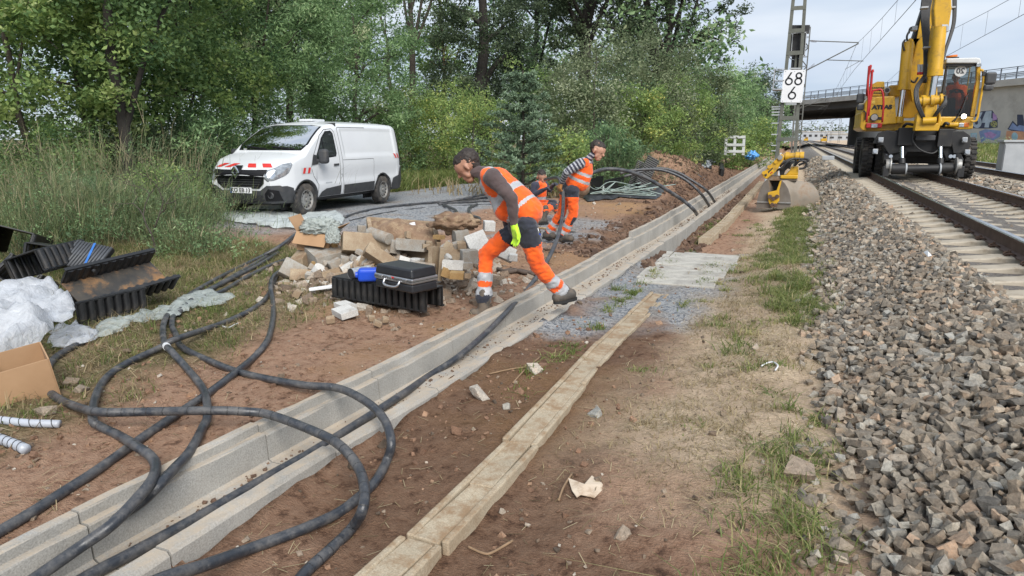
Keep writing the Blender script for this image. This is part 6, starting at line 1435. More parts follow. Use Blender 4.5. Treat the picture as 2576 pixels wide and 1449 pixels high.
chunk('lower of two pale pavers propping the black channel', 800, 1285, 230, 85, .24, -9, 35, 0, M_whitec, G(*Z5(800, 1330), 0).y, .03, 'paver')
for k, (x, y, w, h, lb) in enumerate([(620, 1375, 110, 85, 'brown stone on soil before the pavers'), (1130, 1362, 80, 50, 'grey brown stone before the black channel, nearer the pavers'), (1300, 1380, 80, 70, 'pointed brown stone before the black channel'), (1205, 1425, 110, 50, 'flat brown stone nearest the camera before the channel'), (940, 1275, 60, 30, 'tiny grey stone behind the pavers')]):
    chunk(lb, x, y, w, h, .07, 10 * k, 20, 10, M_blockb, G(*Z5(x, y + h * .4), 0).y, .2, 'field_stone', cat='stone')
def Z7(x, y): return (644 + x * .2779 - 704.4) / .2037, (469.6 + y * .2779 - 523.2) / .2037
for lb, x, y, w, h, d, ro, ya, ti, m_, yy in [('grey concrete post stub right of the earth clod', 1855, 480, 130, 190, .2, -6, 20, 0, M_block, 300), ('large pale concrete plate leaning behind the bending worker', 2010, 510, 210, 190, .1, -18, 20, -30, M_whitec, 420), ('dark brown plate in front of the grey stub', 1770, 590, 190, 130, .1, 30, 0, -20, M_blockb, 500), ('white grey cast box at the back of the heap', 2110, 355, 100, 90, .16, 4, 10, 0, M_whitec, 150),
      ('brown profile block left of the worker leg', 1930, 630, 150, 120, .16, 0, 15, 0, M_block, 650), ('small grey cube left of the worker leg', 1915, 715, 90, 55, .1, 2, 10, 0, M_block, 800), ('cream flat stone right of the upright walls', 1780, 715, 200, 95, .16, 4, 5, -15, M_whitec, 820), ('ochre stone at the right foot of the heap', 1720, 775, 90, 85, .1, 20, 10, 0, M_ochre, 900), ('flat ochre slab at the right foot of the heap', 1820, 800, 130, 60, .14, 3, 0, 0, M_ochre, 930), ('small tan cube beside the flat ochre slab', 1915, 800, 60, 55, .07, 5, 10, 0, M_blockb, 960),
      ('pale slab leaning behind worker thigh', 2260, 600, 170, 130, .1, 25, 0, -20, M_whitec, 560), ('small white brick beyond the thigh', 2330, 640, 80, 60, .1, 5, 0, 0, M_whitec, 620)]:
    a, b_ = Z7(x, y); chunk(lb, a, b_, w * 1.364, h * 1.364, d, ro, ya, ti, m_, hy(yy))
can('long grey concrete core lying on the large tan slab', 1110, 300, 1350, 385, 72, M_block, hy(330), dy=-.12); can('short pale concrete core standing tilted at the lower edge', 500, 730, 430, 830, 75, M_whitec); can('small white cylinder on its side near the tile', 330, 935, 400, 945, 52, M_whitec)
can('white round pot behind the case', 1670, 690, 1672, 625, 64, M_whitec, hy(800)); a, b_ = Z7(1735, 640); can('white cup right of the upright walls', a - 20, b_ + 30, a + 20, b_ - 20, 50, M_whitec, hy(700)); can('white spray can on the earth filled trough', 1650, 265, 1630, 180, 38, M_white, hy(200), name='spray_can', cat='spray can', grp=None)
chunk('small grey stone left of the earth filled trough', 1005, 255, 100, 80, .1, 5, 20, 0, M_block, hy(200))
rf = random.Random(77)
for k in range(30):
    x = rf.uniform(60, 2300); yb = float(np.interp(x, [60, 700, 1500, 2300], [930, 900, 800, 700])); yt = float(np.interp(x, [60, 700, 1300, 2300], [640, 420, 300, 330])); y = rf.uniform(yt, yb)
    chunk('small broken concrete fragment lodged in the rubble heap', x, y, rf.uniform(60, 160), rf.uniform(45, 110), rf.uniform(.05, .12), rf.uniform(-40, 40), rf.uniform(-40, 40), rf.uniform(-30, 30), rf.choice([M_block, M_blockb, M_blockb, M_block, M_ochre]), hy(y) - .02, .12, seed=k)
# earth-filled trough section lying on the heap
ef = thing('earth_filled_trough', 'broken trough section filled with soil and roots on the rubble', 'trough section'); a = PL(*Z5(1090, 140), hy(60)); b_ = PL(*Z5(1890, 200), hy(60)); fa, fb = PL(*Z5(1130, 330), hy(380)), PL(*Z5(1960, 450), hy(380))
def wallseg(p, q, h, t, name='side_wall'):
    d = (q - p); L_ = d.length; m = (p + q) / 2; o = MB().box((0, 0, 0), (L_, t, h)).build(name, M_blockb, ef, bevel=.006); o.location = m - Vector((0, 0, h / 2)); o.rotation_euler = d.to_track_quat('X', 'Z').to_euler(); return o
up = Vector((0, 0, .03))
wallseg(a + up, b_ + up, .2, .05); wallseg(a + up, fa + up, .2, .05); wallseg(b_ + up, fb + up, .2, .05); wallseg(fa - Vector((0, 0, .02)), fb - Vector((0, 0, .02)), .2, .05)
n = 20; mb = MB(); vs_ = []
for i in range(n + 1):
    for j in range(n + 1):
        u, v = i / n, j / n; p = a.lerp(b_, u).lerp(fa.lerp(fb, u), v); vs_.append((p.x, p.y, p.z - .01 + .12 * math.sin(math.pi * u) * math.sin(math.pi * v) + .05 * mnoise.noise((p.x * 9, p.y * 9, 0))))
mb.add(vs_, [(i * (n + 1) + j, i * (n + 1) + j + 1, (i + 1) * (n + 1) + j + 1, (i + 1) * (n + 1) + j) for i in range(n) for j in range(n)]); M_earth = pm('loose_earth', (.17, .105, .065), (.26, .17, .11), 7, .95, 0, .9, 30, .02, dirt=(.33, .24, .15), dscale=12, damt=(.5, .65)); mb.build('soil_fill', M_earth, ef, smooth=True)
# earth clod / root lump
def lump(name, label, px, py, Y, sx, sy_, sz, mat, cat, seed=0, fr=3.0, amp=.3, dz=0, crumple=False):
    p = PL(px, py, Y); bm = bmesh.new(); bmesh.ops.create_icosphere(bm, subdivisions=5 if crumple else 4, radius=1)
    for v in bm.verts:
        f = 1 + amp * mnoise.noise(v.co * fr * .6 + Vector((seed, 0, 0))) + amp * .5 * mnoise.noise(v.co * fr * 1.7 + Vector((seed, 3, 0)))
        if crumple: w_ = v.co * fr * .5 + Vector((seed, 1, 0)); w_ += Vector((mnoise.noise(w_ * 1.3), mnoise.noise(w_ * 1.3 + Vector((5, 0, 0))), 0)) * .8; f = 1 + amp * (.45 - 1.5 * abs(mnoise.noise(w_))) + amp * .35 * (.3 - abs(mnoise.noise(w_ * 2.7)))
        v.co.z = v.co.z if not crumple or v.co.z > -.3 else -.3; v.co = Vector((v.co.x * sx * f, v.co.y * sy_ * f, v.co.z * sz * f))
    me = bpy.data.meshes.new(name); bm.to_mesh(me); bm.free(); me.materials.append(mat); me.polygons.foreach_set('use_smooth', [True] * len(me.polygons)); o = obj(name, me); o.location = p + Vector((0, 0, dz)); o.rotation_euler = (0, 0, YAW); return tag(o, label, cat)
a, b_ = Z7(1800, 330); q = Z5(a, b_); lump('earth_clod', 'big matted brown earth and root clod on the rubble', q[0], q[1], hy(250), .24, .16, .10, M_earth, 'earth clod', 3, 4, .5)
lump('round_sack', 'round tan sack beside the standing worker', 1462, 463, 11.2, .15, .15, .21, pm('hessian', (.30, .20, .13), (.2, .13, .085), 9, .95, 0, .5, 60), 'sack', 5, 2, .15)
# small rubble filling the heap
n = 2300; g2 = np.random.default_rng(11); px_ = G(840, 640).x * 0 + g2.normal(-4.15, .62, n); py_ = g2.normal(HY + .55, .5, n); s_ = np.clip(g2.lognormal(-3.55, .5, n), .012, .085); zz = hz(px_, py_) + .20 * np.exp(-((px_ + 4.15) / .7) ** 2 - ((py_ - HY - .6) / .5) ** 2) * g2.random(n)
tag(obj('rubble_gravel', rocks_mesh('rubble_gravel', np.stack([px_, py_, zz], 1), s_, M_pebble, g2, g2.random(n))), 'small broken stones filling the rubble heap', 'gravel', kind='stuff')
# ------------------------------------------------------------------ black ribbed plastic channels
M_bplast = pm('black_recycled_plastic', (.012, .0125, .014), (.02, .021, .022), 9, .42, 0, .25, 60, .003, dirt=(.07, .055, .042), dscale=5, damt=(.55, .8)); M_bstain = pm('black_plastic_with_dried_mud', (.03, .03, .03), (.07, .06, .048), 6, .55, 0, .3, 60, .003, dirt=(.26, .14, .06), dscale=4, damt=(.50, .66))
def channel(label, loc, rot, L_, W, H, pitch=.075, down=False, stain=False, group='black plastic cable channels', name='plastic_channel', th=.014):
    t = thing(name, label, 'cable channel', loc, rot=rot, group=group); s = -1 if down else 1; z0 = H if down else 0
    MB().box((0, 0, z0 + s * th / 2), (L_, W, th)).build('base_plate', M_bstain if stain else M_bplast, t, bevel=.003)
    for q in (-1, 1):
        MB().box((0, q * (W / 2 - th / 2), H / 2), (L_, th, H - th * 2.1)).build('side_plate', M_bplast, t)
        MB().box((0, q * (W / 2 + .008), z0 + s * (H - .01)), (L_ + .004, .034, .02)).build('rim', M_bplast, t, bevel=.004)
    rib = MB()
    m_ = max(3, int(L_ / pitch))
    rm = MB().cyl((0, 0, -H / 2 + .012), (0, 0, H / 2 - .012), pitch * .42, n=10).mesh('rib', M_bplast, True); sharp(rm, 40)
    for q in (-1, 1):
        for k in range(m_): obj('rib', rm, t, (-L_ / 2 + (k + .5) * L_ / m_, q * (W / 2 + .004), H / 2))
    return t
A, B, Cc = G(*Z5(655, 1100), .03), G(*Z5(1810, 1310), 0), G(*Z5(2030, 1240), 0); d = B - A; ang = math.atan2(d.y, d.x); Lc = Vector((d.x, d.y)).length; wv = Vector((-math.sin(ang), math.cos(ang), 0)); Wc = max(.26, (Cc - B).dot(wv))
ctr = (A + B) / 2 + wv * Wc / 2; channel('upturned black ribbed plastic channel carrying the case', (ctr.x, ctr.y, .025), (0, R(1.0), ang), Lc, Wc, .205, down=True)
ZT2 = .235
# case
P_, Q_, S_ = G(*Z5(1180, 975), ZT2), G(*Z5(1632, 1072), ZT2), G(*Z5(1905, 1015), ZT2); e1 = Vector((Q_ - P_).xy); ca = math.atan2(e1.y, e1.x); cw = e1.length * 1.02; cdp = max(.30, (S_ - Q_).dot(Vector((-math.sin(ca), math.cos(ca), 0)))); wv2 = Vector((-math.sin(ca), math.cos(ca), 0)); cc = (P_ + Q_) / 2 + wv2 * cdp / 2
cs = thing('equipment_case', 'black hard case with aluminium rim and handle on ribbed channel', 'case', (cc.x, cc.y, ZT2 + .004), ca)
M_case = pm('black_case_shell', (.014, .015, .018), (.022, .023, .027), 5, .38, 0, .2, 200, .001); M_alu = pm('aluminium_rim', (.52, .52, .53), (.44, .44, .45), 6, .3, .9)
MB().box((0, 0, .04), (cw, cdp, .08)).build('lower_shell', M_case, cs, bevel=.018, seg=3); MB().box((0, 0, .105), (cw + .008, cdp + .008, .05)).build('rim', M_alu, cs, bevel=.01, seg=3)
MB().box((0, 0, .1055), (cw + .010, cdp + .010, .006)).build('rim_gap', M_gap, cs); MB().box((0, 0, .17), (cw, cdp, .085), taper=.94).build('lid', M_case, cs, bevel=.018, seg=3)
MB().tube(smooth_path([(-.10, -cdp / 2 - .005, .10), (-.095, -cdp / 2 - .03, .06), (-.05, -cdp / 2 - .038, .045), (.05, -cdp / 2 - .038, .045), (.095, -cdp / 2 - .03, .06), (.10, -cdp / 2 - .005, .10)], 4), .011, 8).build('handle', M_alu, cs, smooth=True)
for x in (-.16, .16, -.03): MB().box((x, -cdp / 2 - .008, .105), (.05, .012, .034)).build('latch', M_alu, cs, bevel=.004)
MB().box((0, -cdp / 2 - .007, .118), (.03, .004, .014)).build('red_badge', M_red, cs)
# canister and can
def on_top(x, y): return G(*Z5(x, y), ZT2 + .004)
a, b_ = on_top(935, 915), on_top(1165, 915); d = b_ - a; ct = thing('canister', 'bright blue plastic canister lying beside the case', 'canister', ((a.x + b_.x) / 2 + .02, (a.y + b_.y) / 2 + .07, ZT2 + .004), math.atan2(d.y, d.x) + .1)
M_bluep = pm('blue_plastic', (.012, .07, .55), (.01, .06, .45), 4, .3); MB().box((0, 0, .062), (.235, .13, .124)).build('body', M_bluep, ct, bevel=.03, seg=4); MB().cyl((-.117, 0, .06), (-.14, 0, .06), .03, n=14).build('cap', M_bluep, ct, auto=40)
a, b_ = on_top(830, 890) + Vector((0, .06, .05)), on_top(985, 870) + Vector((0, .16, .05)); t = thing('tin_can', 'silver open tin lying next to the blue canister', 'tin'); MB().cyl(a, b_, .052, n=24, cap=False).build('wall', pm('silver_print', (.62, .63, .65), (.4, .41, .43), 40, .35, .7), t, smooth=True); q = a.lerp(b_, .15); MB().cyl(a + (b_ - a) * .01, q, .048, n=24).build('dark_inside', M_blk, t, auto=40)
tag(MB().box((0, 0, 0), (.26, .05, .03)).build('shelf_strip', M_white, bevel=.004), 'white plastic strip leaning against the black channel', 'strip'); o = bpy.data.objects['shelf_strip']; o.location = G(*Z5(520, 985), .05); o.rotation_euler = (0, -.12, YAW + .1)
# pile of channels on the verge
def Z6(x, y, z=0): return G(x * .2963, 576.9 + y * .2963, z)
def chan2(label, pa_, pb_, z, W, H, roll, pitch_extra=0, **k):
    A, B = Z6(*pa_, z), Z6(*pb_, z); d = B - A; yaw_ = math.atan2(d.y, d.x); L_ = Vector(d.xy).length; c = (A + B) / 2
    return channel(label, (c.x, c.y, z), (R(roll), R(pitch_extra), yaw_), L_, W, H, **k)
chan2('open black channel lying lowest in the pile beside the plastic film', (560, 850), (1140, 700), .0, .34, .25, 0)
chan2('open black channel with rust brown mud lying on the pile', (620, 560), (1370, 400), .24, .36, .17, 40, -3, stain=True)
chan2('smooth black channel upside down in the middle of the pile', (250, 400), (650, 290), .40, .30, .20, -18, 0, down=True)
chan2('ribbed black channel standing on edge at the back of the pile', (40, 300), (200, 160), .22, .42, .30, 20, 10, down=True)
chan2('black channel tipped on its end at the photo edge', (60, 560), (260, 470), .05, .34, .26, 40, 25)
chan2('short black channel tucked behind the smooth one', (300, 300), (430, 260), .25, .25, .2, 10, 10, down=True)
lid = thing('channel_lid', 'grey black ribbed lid with blue paint streak on top of the pile', 'channel lid', group='black plastic cable channels'); p = Z6(735, 240, .50); lid.location = p; lid.rotation_euler = (R(38), R(10), YAW + R(-8))
MB().box((0, 0, 0), (.36, .30, .05)).build('plate', M_bplast, lid, bevel=.005)
rm = MB().cyl((0, -.145, 0), (0, .145, 0), .012, n=8).mesh('rib', pm('grey_black_rib_plastic', (.09, .095, .105), (.06, .064, .07), 12, .5), True)  # ribs in a greyer black than the plate
for k in range(12): obj('rib', rm, lid, (-.165 + k * .03, 0, .027))
MB().box((.04, .02, .042), (.02, .26, .004), (0, 0, .25)).build('paint_streak', pm('blue_paint', (.03, .16, .5), None, 9, .6), lid)
# ------------------------------------------------------------------ cardboard, film, bags
M_card = pm('cardboard', (.40, .25, .14), (.34, .205, .11), 3, .85, 0, .15, 40, dirt=(.28, .17, .09), dscale=2, damt=(.55, .8)); M_cardd = pm('cardboard_inside', (.30, .185, .10), None, 4, .9)
def film_mat(name, c, alpha, rough=.25):
    m, nt, N, L, b = newmat(name); b.inputs['Base Color'].default_value = (*c, 1); b.inputs['Roughness'].default_value = rough; b.inputs['Alpha'].default_value = alpha; b.inputs['Specular IOR Level'].default_value = .7
    n = tex(nt, 'ShaderNodeTexNoise', 16, 6, .65); n.inputs['Distortion'].default_value = 1.5; bump(nt, b, n.outputs['Fac'], .8, .03); return m
M_film = film_mat('greenish_plastic_film', (.50, .55, .52), .58); M_bagw = film_mat('white_plastic_bag', (.72, .75, .80), .55, .15); M_filmp = film_mat('pale_plastic_film', (.58, .63, .62), .75); M_tarp = pm('dark_tarpaulin', (.03, .033, .037), (.05, .052, .056), 6, .4, 0, .5, 12, .03)
def sheet(name, label, pts, amp, mat, cat, base=.015, step=.035, seed=0, fr=7, dome=0, z=None, fold=1.0):
    w = [GG(*p) if z is None else G(*p, z) for p in pts]; bm = bmesh.new(); bm.faces.new([bm.verts.new((p.x, p.y, 0)) for p in w]); xs_ = [p.x for p in w]; ys_ = [p.y for p in w]
    for ax, vals in ((0, xs_), (1, ys_)):
        k = min(vals) + step
        while k < max(vals):
            co = [0, 0, 0]; no = [0, 0, 0]; co[ax] = k; no[ax] = 1; bmesh.ops.bisect_plane(bm, geom=bm.verts[:] + bm.edges[:] + bm.faces[:], plane_co=co, plane_no=no); k += step
    cx, cy_ = sum(xs_) / len(w), sum(ys_) / len(w); rr = max(max(xs_) - min(xs_), max(ys_) - min(ys_)) / 2
    for v in bm.verts:
        q = Vector(((v.co.x + v.co.y * .5) * fr, (v.co.y - v.co.x * .5) * fr * fold, seed)); f = abs(mnoise.noise(q)) + .5 * abs(mnoise.noise(q * 2.3)); r_ = min(1, math.hypot(v.co.x - cx, v.co.y - cy_) / rr)
        v.co.z = gz(v.co.x, v.co.y) + base + amp * (1.25 - 1.6 * f) * (1 if not v.is_boundary else .3) + dome * (1 - r_ ** 2)
        jj = .07 if v.is_boundary else .02; v.co.x += jj * mnoise.noise(q * 1.5); v.co.y += jj * mnoise.noise(q * 1.7)
    me = bpy.data.meshes.new(name); bm.to_mesh(me); bm.free(); me.materials.append(mat); me.polygons.foreach_set('use_smooth', [True] * len(me.polygons)); return tag(obj(name, me), label, cat)
sheet('plastic_film', 'pale greenish plastic film spread on the ground before the van', [(545, 548), (600, 538), (660, 534), (760, 541), (850, 540), (866, 556), (845, 574), (760, 582), (690, 578), (610, 565), (560, 558)], .10, M_filmp, 'plastic sheet', seed=2, fr=3.2, step=.09)
sheet('plastic_film', 'crumpled greenish film strip lying between channels and cable loops', [(235, 835), (300, 812), (360, 795), (430, 775), (480, 748), (520, 742), (585, 755), (560, 772), (480, 790), (440, 800), (380, 812), (300, 842), (250, 858)], .05, M_film, 'plastic sheet', seed=4, fr=9)
sheet('plastic_film', 'white plastic film trailing from the bag over the grass', [(150, 830), (200, 828), (248, 848), (230, 868), (160, 890), (130, 880), (125, 850)], .06, M_bagw, 'plastic sheet', seed=6, fr=8)
sheet('plastic_bag', 'crumpled white plastic bag heaped over the cardboard box', [(-40, 800), (10, 775), (70, 770), (120, 790), (165, 822), (205, 840), (190, 858), (150, 862), (135, 885), (80, 905), (20, 925), (-40, 940)], .16, M_bagw, 'plastic bag', .14, .03, 8, 4.2, .16, .12, .4)
lump('plastic_bag', 'smaller crumpled white plastic bag behind the big one', 10, 790, G(75, 905, 0).y + .35, .32, .3, .2, M_bagw, 'plastic bag', 12, 4, .55, 0, True)
def carton(label, base, yaw_, w, d, h, tilt=(0, 0), flaps=True):
    t = thing('cardboard_box', label, 'box', base, rot=(R(tilt[0]), R(tilt[1]), yaw_)); th = .008
    for q in (-1, 1): MB().box((q * (w / 2), 0, h / 2), (th, d, h)).build('side', M_card, t); MB().box((0, q * (d / 2), h / 2), (w - th, th, h)).build('side', M_card, t)
    MB().box((0, 0, .006), (w - .02, d - .02, .008)).build('bottom', M_cardd, t)
    if flaps:
        for q, a_ in ((-1, -55), (1, 40)): o = MB().box((q * .09, 0, 0), (.18, d, .006)).build('flap', M_card, t); o.location = (q * w / 2, 0, h); o.rotation_euler = (0, R(a_ * q * -1 if q > 0 else -a_), 0)
        for q in (-1, 1): o = MB().box((0, q * .08, 0), (w, .16, .006)).build('flap', M_card, t); o.location = (0, q * d / 2, h); o.rotation_euler = (R(-50 * q), 0, 0)
    return t
b0 = G(28, 1026, 0); carton('tall torn cardboard box at the photo edge full of plastic bags', (b0.x - .14, b0.y + .19, -.02), YAW + R(40), .30, .34, .27, (5, -8), False)
pp = PL(800, 612, hy(480)); cb = carton('open cardboard box with greenish film on top of the rubble', (pp.x, pp.y, pp.z - .07), YAW + R(-14), .40, .26, .22, (4, 5)); MB().box((-.1, -.136, .13), (.07, .004, .06)).build('yellow_label', pm('yellow_label', (.7, .55, .04), (.75, .72, .6), 30, .6), cb)
lump('plastic_film', 'greenish film bulging out of the open cardboard box', 806, 575, hy(480) - .02, .19, .14, .11, M_film, 'plastic sheet', 21, 5, .8, 0, True)
lump('plastic_film', 'film tail hanging over the front of the open cardboard box', 838, 600, hy(480) - .16, .07, .05, .12, M_film, 'plastic sheet', 25, 6, .7, 0, True)
# offcut heap near the standing worker
sheet('tarpaulin', 'dark tarpaulin with turned edge beyond the standing worker', [(1466, 500), (1500, 484), (1560, 482), (1590, 470), (1620, 486), (1672, 492), (1650, 502), (1600, 500), (1560, 500), (1520, 504), (1480, 510)], .10, M_tarp, 'tarpaulin', seed=3, fr=2.6, step=.12, z=.0, base=.0)
lump('plastic_film', 'white film offcuts piled on the tarpaulin', 1572, 482, G(1572, 490, 0).y, .85, .5, .16, M_filmp, 'plastic sheet', 31, 5, .8, 0, True); lump('plastic_film', 'rolled white sheet end in front of the offcut pile', 1528, 484, G(1528, 492, 0).y, .22, .2, .16, M_filmp, 'plastic sheet', 35, 3, .4)
M_band = pm('grey_green_strapping', (.25, .33, .30), (.33, .40, .37), 9, .5); sb2 = thing('strapping_tangle', 'tangle of grey green plastic strapping on the offcut heap', 'strapping'); rr_ = random.Random(4); c = G(1570, 478, .3)
for k in range(9):
    pts = [c + Vector((rr_.gauss(0, .55), rr_.gauss(0, .35), abs(rr_.gauss(.0, .16)) - .1)) for _ in range(4)]; MB().tube(smooth_path(pts, 6), .010, 5).build('strap', M_band, sb2, smooth=True)
# ribbed panels by the heap
def ribpanel(label, p, rot, w, h, nb=16):
    t = thing('drainage_grid', label, 'panel', p, rot=rot, group='black ribbed panels by the heap'); MB().box((0, 0, 0), (w, .04, h)).build('plate', M_bplast, t); rm = MB().box((0, 0, 0), (w * .96, .03, h / nb * .5)).mesh('rib', M_bplast)
    for k in range(nb): obj('rib', rm, t, (0, -.034, -h / 2 + (k + .5) * h / nb))
    return t
ribpanel('grey black ribbed panel standing tilted against the earth heap', PL(1628, 432, 18.5), (R(-18), R(28), YAW), .34, .85); ribpanel('second ribbed panel tilted behind the first one', PL(1606, 440, 18.9), (R(-18), R(24), YAW), .34, .75)
ribpanel('long ribbed panel lying behind the offcut heap', PL(1545, 467, 18.3), (R(-60), R(86), YAW), .4, 1.3, 26); ribpanel('ribbed panel lying towards the seated worker', PL(1495, 462, 18.0), (R(-60), R(94), YAW), .4, 1.0, 20)
# channel full of grey cables and small things by the far trough
fc = channel('black channel full of grey cables by the far trough', ((G(1775, 462).x + G(1840, 410).x) / 2, (G(1775, 462).y + G(1840, 410).y) / 2 - 3.5, .1), (R(5), 0, R(96)), 8.5, .5, .3, .25)
M_gcab = pm('grey_cable_bundle', (.33, .35, .37), (.22, .23, .25), 9, .5); c0 = Vector(fc.location)
for k in range(6):
    pts = [c0 + Vector((rr_.gauss(0, .12) - .12 * q, -3.9 + q * 1.3, .32 + rr_.gauss(0, .05))) for q in range(7)]; o = MB().tube(smooth_path(pts, 4), .045, 6).build('grey_cable', M_gcab, smooth=True); tag(o, 'grey cable tangled with like ones in the black channel by the far trough', 'cable', 'grey cables in the far channel')
lump('blue_bag', 'crumpled blue plastic bag beside the far end of the trough', 1892, 391, 38, .28, .25, .2, pm('blue_film', (.06, .25, .6), (.12, .35, .68), 8, .3), 'plastic bag', 9, 4, .6)
pt = thing('plastic_pallet', 'pale grey pallet standing on edge before the bushes', 'pallet', PL(1848, 366, 36), rot=(R(-8), 0, YAW + R(-15)))
M_pal = pm('pale_grey_plastic', (.45, .47, .46), (.38, .40, .39), 4, .6)
for x in (-.42, 0, .42): MB().box((x, 0, 0), (.13, .12, .95)).build('upright', M_pal, pt, bevel=.01)
for z in (-.30, .02, .40): MB().box((0, -.07, z), (.97, .05, .13)).build('cross_board', M_pal, pt, bevel=.01)
for z in (-.30, .02, .40): MB().box((0, .07, z), (.97, .05, .13)).build('cross_board', M_pal, pt, bevel=.01)
# spiral wrap tubes at the photo edge
M_spir = pm('silver_spiral_wrap', (.42, .45, .50), (.36, .38, .42), 6, .35)
def spiral(label, pts, r):
    t = thing('spiral_wrap', label, 'spiral wrap'); P_ = smooth_path([GG(*p) + Vector((0, 0, r)) for p in pts], 10); MB().tube(P_, r, 12).build('wrap', M_spir, t, smooth=True); L_ = 0; hp = []
    for i in range(len(P_) - 1):
        d = P_[i + 1] - P_[i]; u = d.normalized().orthogonal().normalized(); w = d.normalized().cross(u)
        for k in range(4):
            f = k / 4; q = P_[i].lerp(P_[i + 1], f); th = (L_ + d.length * f) / .055 * 2 * math.pi; hp.append(q + u * (r * 1.0 * math.cos(th)) + w * (r * 1.0 * math.sin(th)))
        L_ += d.length
    MB().tube(hp, .0028, 5).build('slit', M_blk, t)
spiral('silver spiral wrap lying straight at the photo edge', [(-60, 1062), (0, 1066), (70, 1068), (152, 1076)], .022); spiral('short curled silver spiral wrap below the straight one', [(-60, 1095), (0, 1115), (40, 1130), (66, 1142)], .026)
# litter on the verge
def scrap(name, label, pts, mat, cat, h=.004):
    w = [G(*p, 0) for p in pts]; c = sum(w, Vector()) / len(w); z = gz(c.x, c.y) + .012; m = MB(); n_ = len(w)
    m.add([(p.x, p.y, z + .012 * mnoise.noise(p * 9)) for p in w] + [(p.x, p.y, z + h + .012 * mnoise.noise(p * 9)) for p in w] + [(c.x, c.y, z + .018), (c.x, c.y, z + .018 + h)], [(k, (k + 1) % n_, n_ + (k + 1) % n_, n_ + k) for k in range(n_)] + [((k + 1) % n_, k, 2 * n_) for k in range(n_)] + [(n_ + k, n_ + (k + 1) % n_, 2 * n_ + 1) for k in range(n_)]); return tag(m.build(name, mat), label, cat)
M_cream = pm('dirty_cream_paper', (.62, .52, .40), (.55, .44, .33), 12, .8, dirt=(.3, .2, .12), dscale=9, damt=(.55, .7))
scrap('torn_paper', 'torn cream paper scrap on the brown soil', [(1430, 1162), (1447, 1190), (1462, 1185), (1490, 1155), (1510, 1172), (1530, 1178), (1497, 1212), (1462, 1205), (1452, 1210), (1440, 1195)], M_cream, 'paper scrap')
scrap('white_tag', 'small white tag lying on the ballast', [(2312, 738), (2320, 735), (2328, 748), (2320, 752)], M_white, 'tag'); o = bpy.data.objects['white_tag']; q = G(2320, 743, .3); o.location = (q.x - G(2320, 743).x, q.y - G(2320, 743).y, .30)
def loop(label, pts, r=.006): return tag(MB().tube(smooth_path([GG(*p) + Vector((0, 0, .02)) for p in pts], 6), r, 6).build('plastic_strip', M_tie, smooth=True), label, 'plastic strip')
loop('curled white plastic strip at the verge edge', [(1915, 927), (1930, 921), (1945, 919), (1956, 928), (1950, 932)]); loop('white cable tie end on the soil inside the loops', [(560, 826), (575, 830), (592, 822), (605, 816)])
for k, (x, y, s_, lb, m_) in enumerate([(2007, 1202, .075, 'pyramid shaped sandstone at the edge of the ballast', M_pebble), (180, 1010 - 40, .055, 'grey stone on grass inside the outermost loop', M_ballast), (203, 985, .04, 'pale stone below the grey one inside the loop', M_pebble), (118, 1040, .05, 'tan stone left of the lowest loop', M_pebble), (1500, 1045, .05, 'dark stone right of the covered duct', M_ballast), (1275, 1028, .035, 'grey stone left of the covered duct', M_ballast), (1345, 935, .05, 'tan stone among weeds left of the covered duct', M_pebble), (1205, 1000, .08, 'half buried sandstone between trough and covered duct', M_pebble)]):
    rv, rf = ROCKS[(k * 3 + 1) % len(ROCKS)]; o = obj('loose_stone', npmesh('loose_stone', rv, rf, m_, np.full(len(rv), .6 + .05 * k))); p = GG(x, y); o.location = p + Vector((0, 0, s_ * .3)); o.scale = (s_, s_, s_ * (1.1 if k == 0 else .9)); o.rotation_euler = (.2, .1 * k, k); tag(o, lb, 'stone')
# shovel and bottle by the workers, rope of roots
sh = thing('shovel', 'shovel lying on the ground behind the standing worker', 'shovel'); a, b_ = GG(1340, 574), GG(1400, 580); MB().cyl(a + Vector((-.3, 0, .03)), b_ + Vector((0, 0, .03)), .017, n=8).build('shaft', pm('ash_wood', (.45, .30, .15), None, 8, .6), sh); p = GG(1428, 582); o = MB().box((0, 0, .02), (.28, .2, .012)).build('blade', M_steel, sh, bevel=.004); o.location = p; o.rotation_euler = (0, .1, YAW)
bt = thing('bottle', 'blue and white drink bottle on the ground behind the bending worker', 'bottle', GG(1353, 612)); MB().lathe([(0, 0), (.04, 0), (.042, .02), (.042, .17), (.02, .215), (.015, .225), (.015, .25), (0, .25)], n=16).build('body', glass_clear('bottle_plastic', (.85, .9, .95), .1), bt, smooth=True); MB().lathe([(.0435, .05), (.0435, .14)], n=16).build('wrapper', M_bluep, bt, smooth=True)
for k, pts in enumerate([[(1250, 682), (1275, 690), (1310, 684), (1345, 697)], [(1262, 690), (1290, 684), (1320, 692), (1350, 690)]]):
    tag(MB().tube(smooth_path([GG(*p) + Vector((0, 0, .03)) for p in pts], 6), .024, 7).build('dead_root', pm('dead_root_bark', (.10, .075, .06), None, 20, .9, 0, .5, 60), smooth=True), ['twisted dead root near the bending worker', 'second dead root crossing the twisted one'][k], 'root')
for k, pts in enumerate([[(1178, 1382), (1215, 1398), (1238, 1396), (1290, 1366)], [(1405, 1265), (1418, 1230), (1440, 1195)], [(1150 + 140, 970), (1320, 935), (1360, 900)], [(1230, 945), (1300, 930), (1370, 925)]]):
    tag(MB().tube(smooth_path([GG(*p) + Vector((0, 0, .012)) for p in pts], 6), .006, 5).build('twig', pm('dry_twig', (.26, .17, .10), None, 20, .9), smooth=True), ['dry twig at the bottom edge right of the covered duct', 'dry twig touching the paper scrap', 'dry twig leaning left of the covered duct', 'dry twig lying across the weeds by the duct'][k], 'twig')
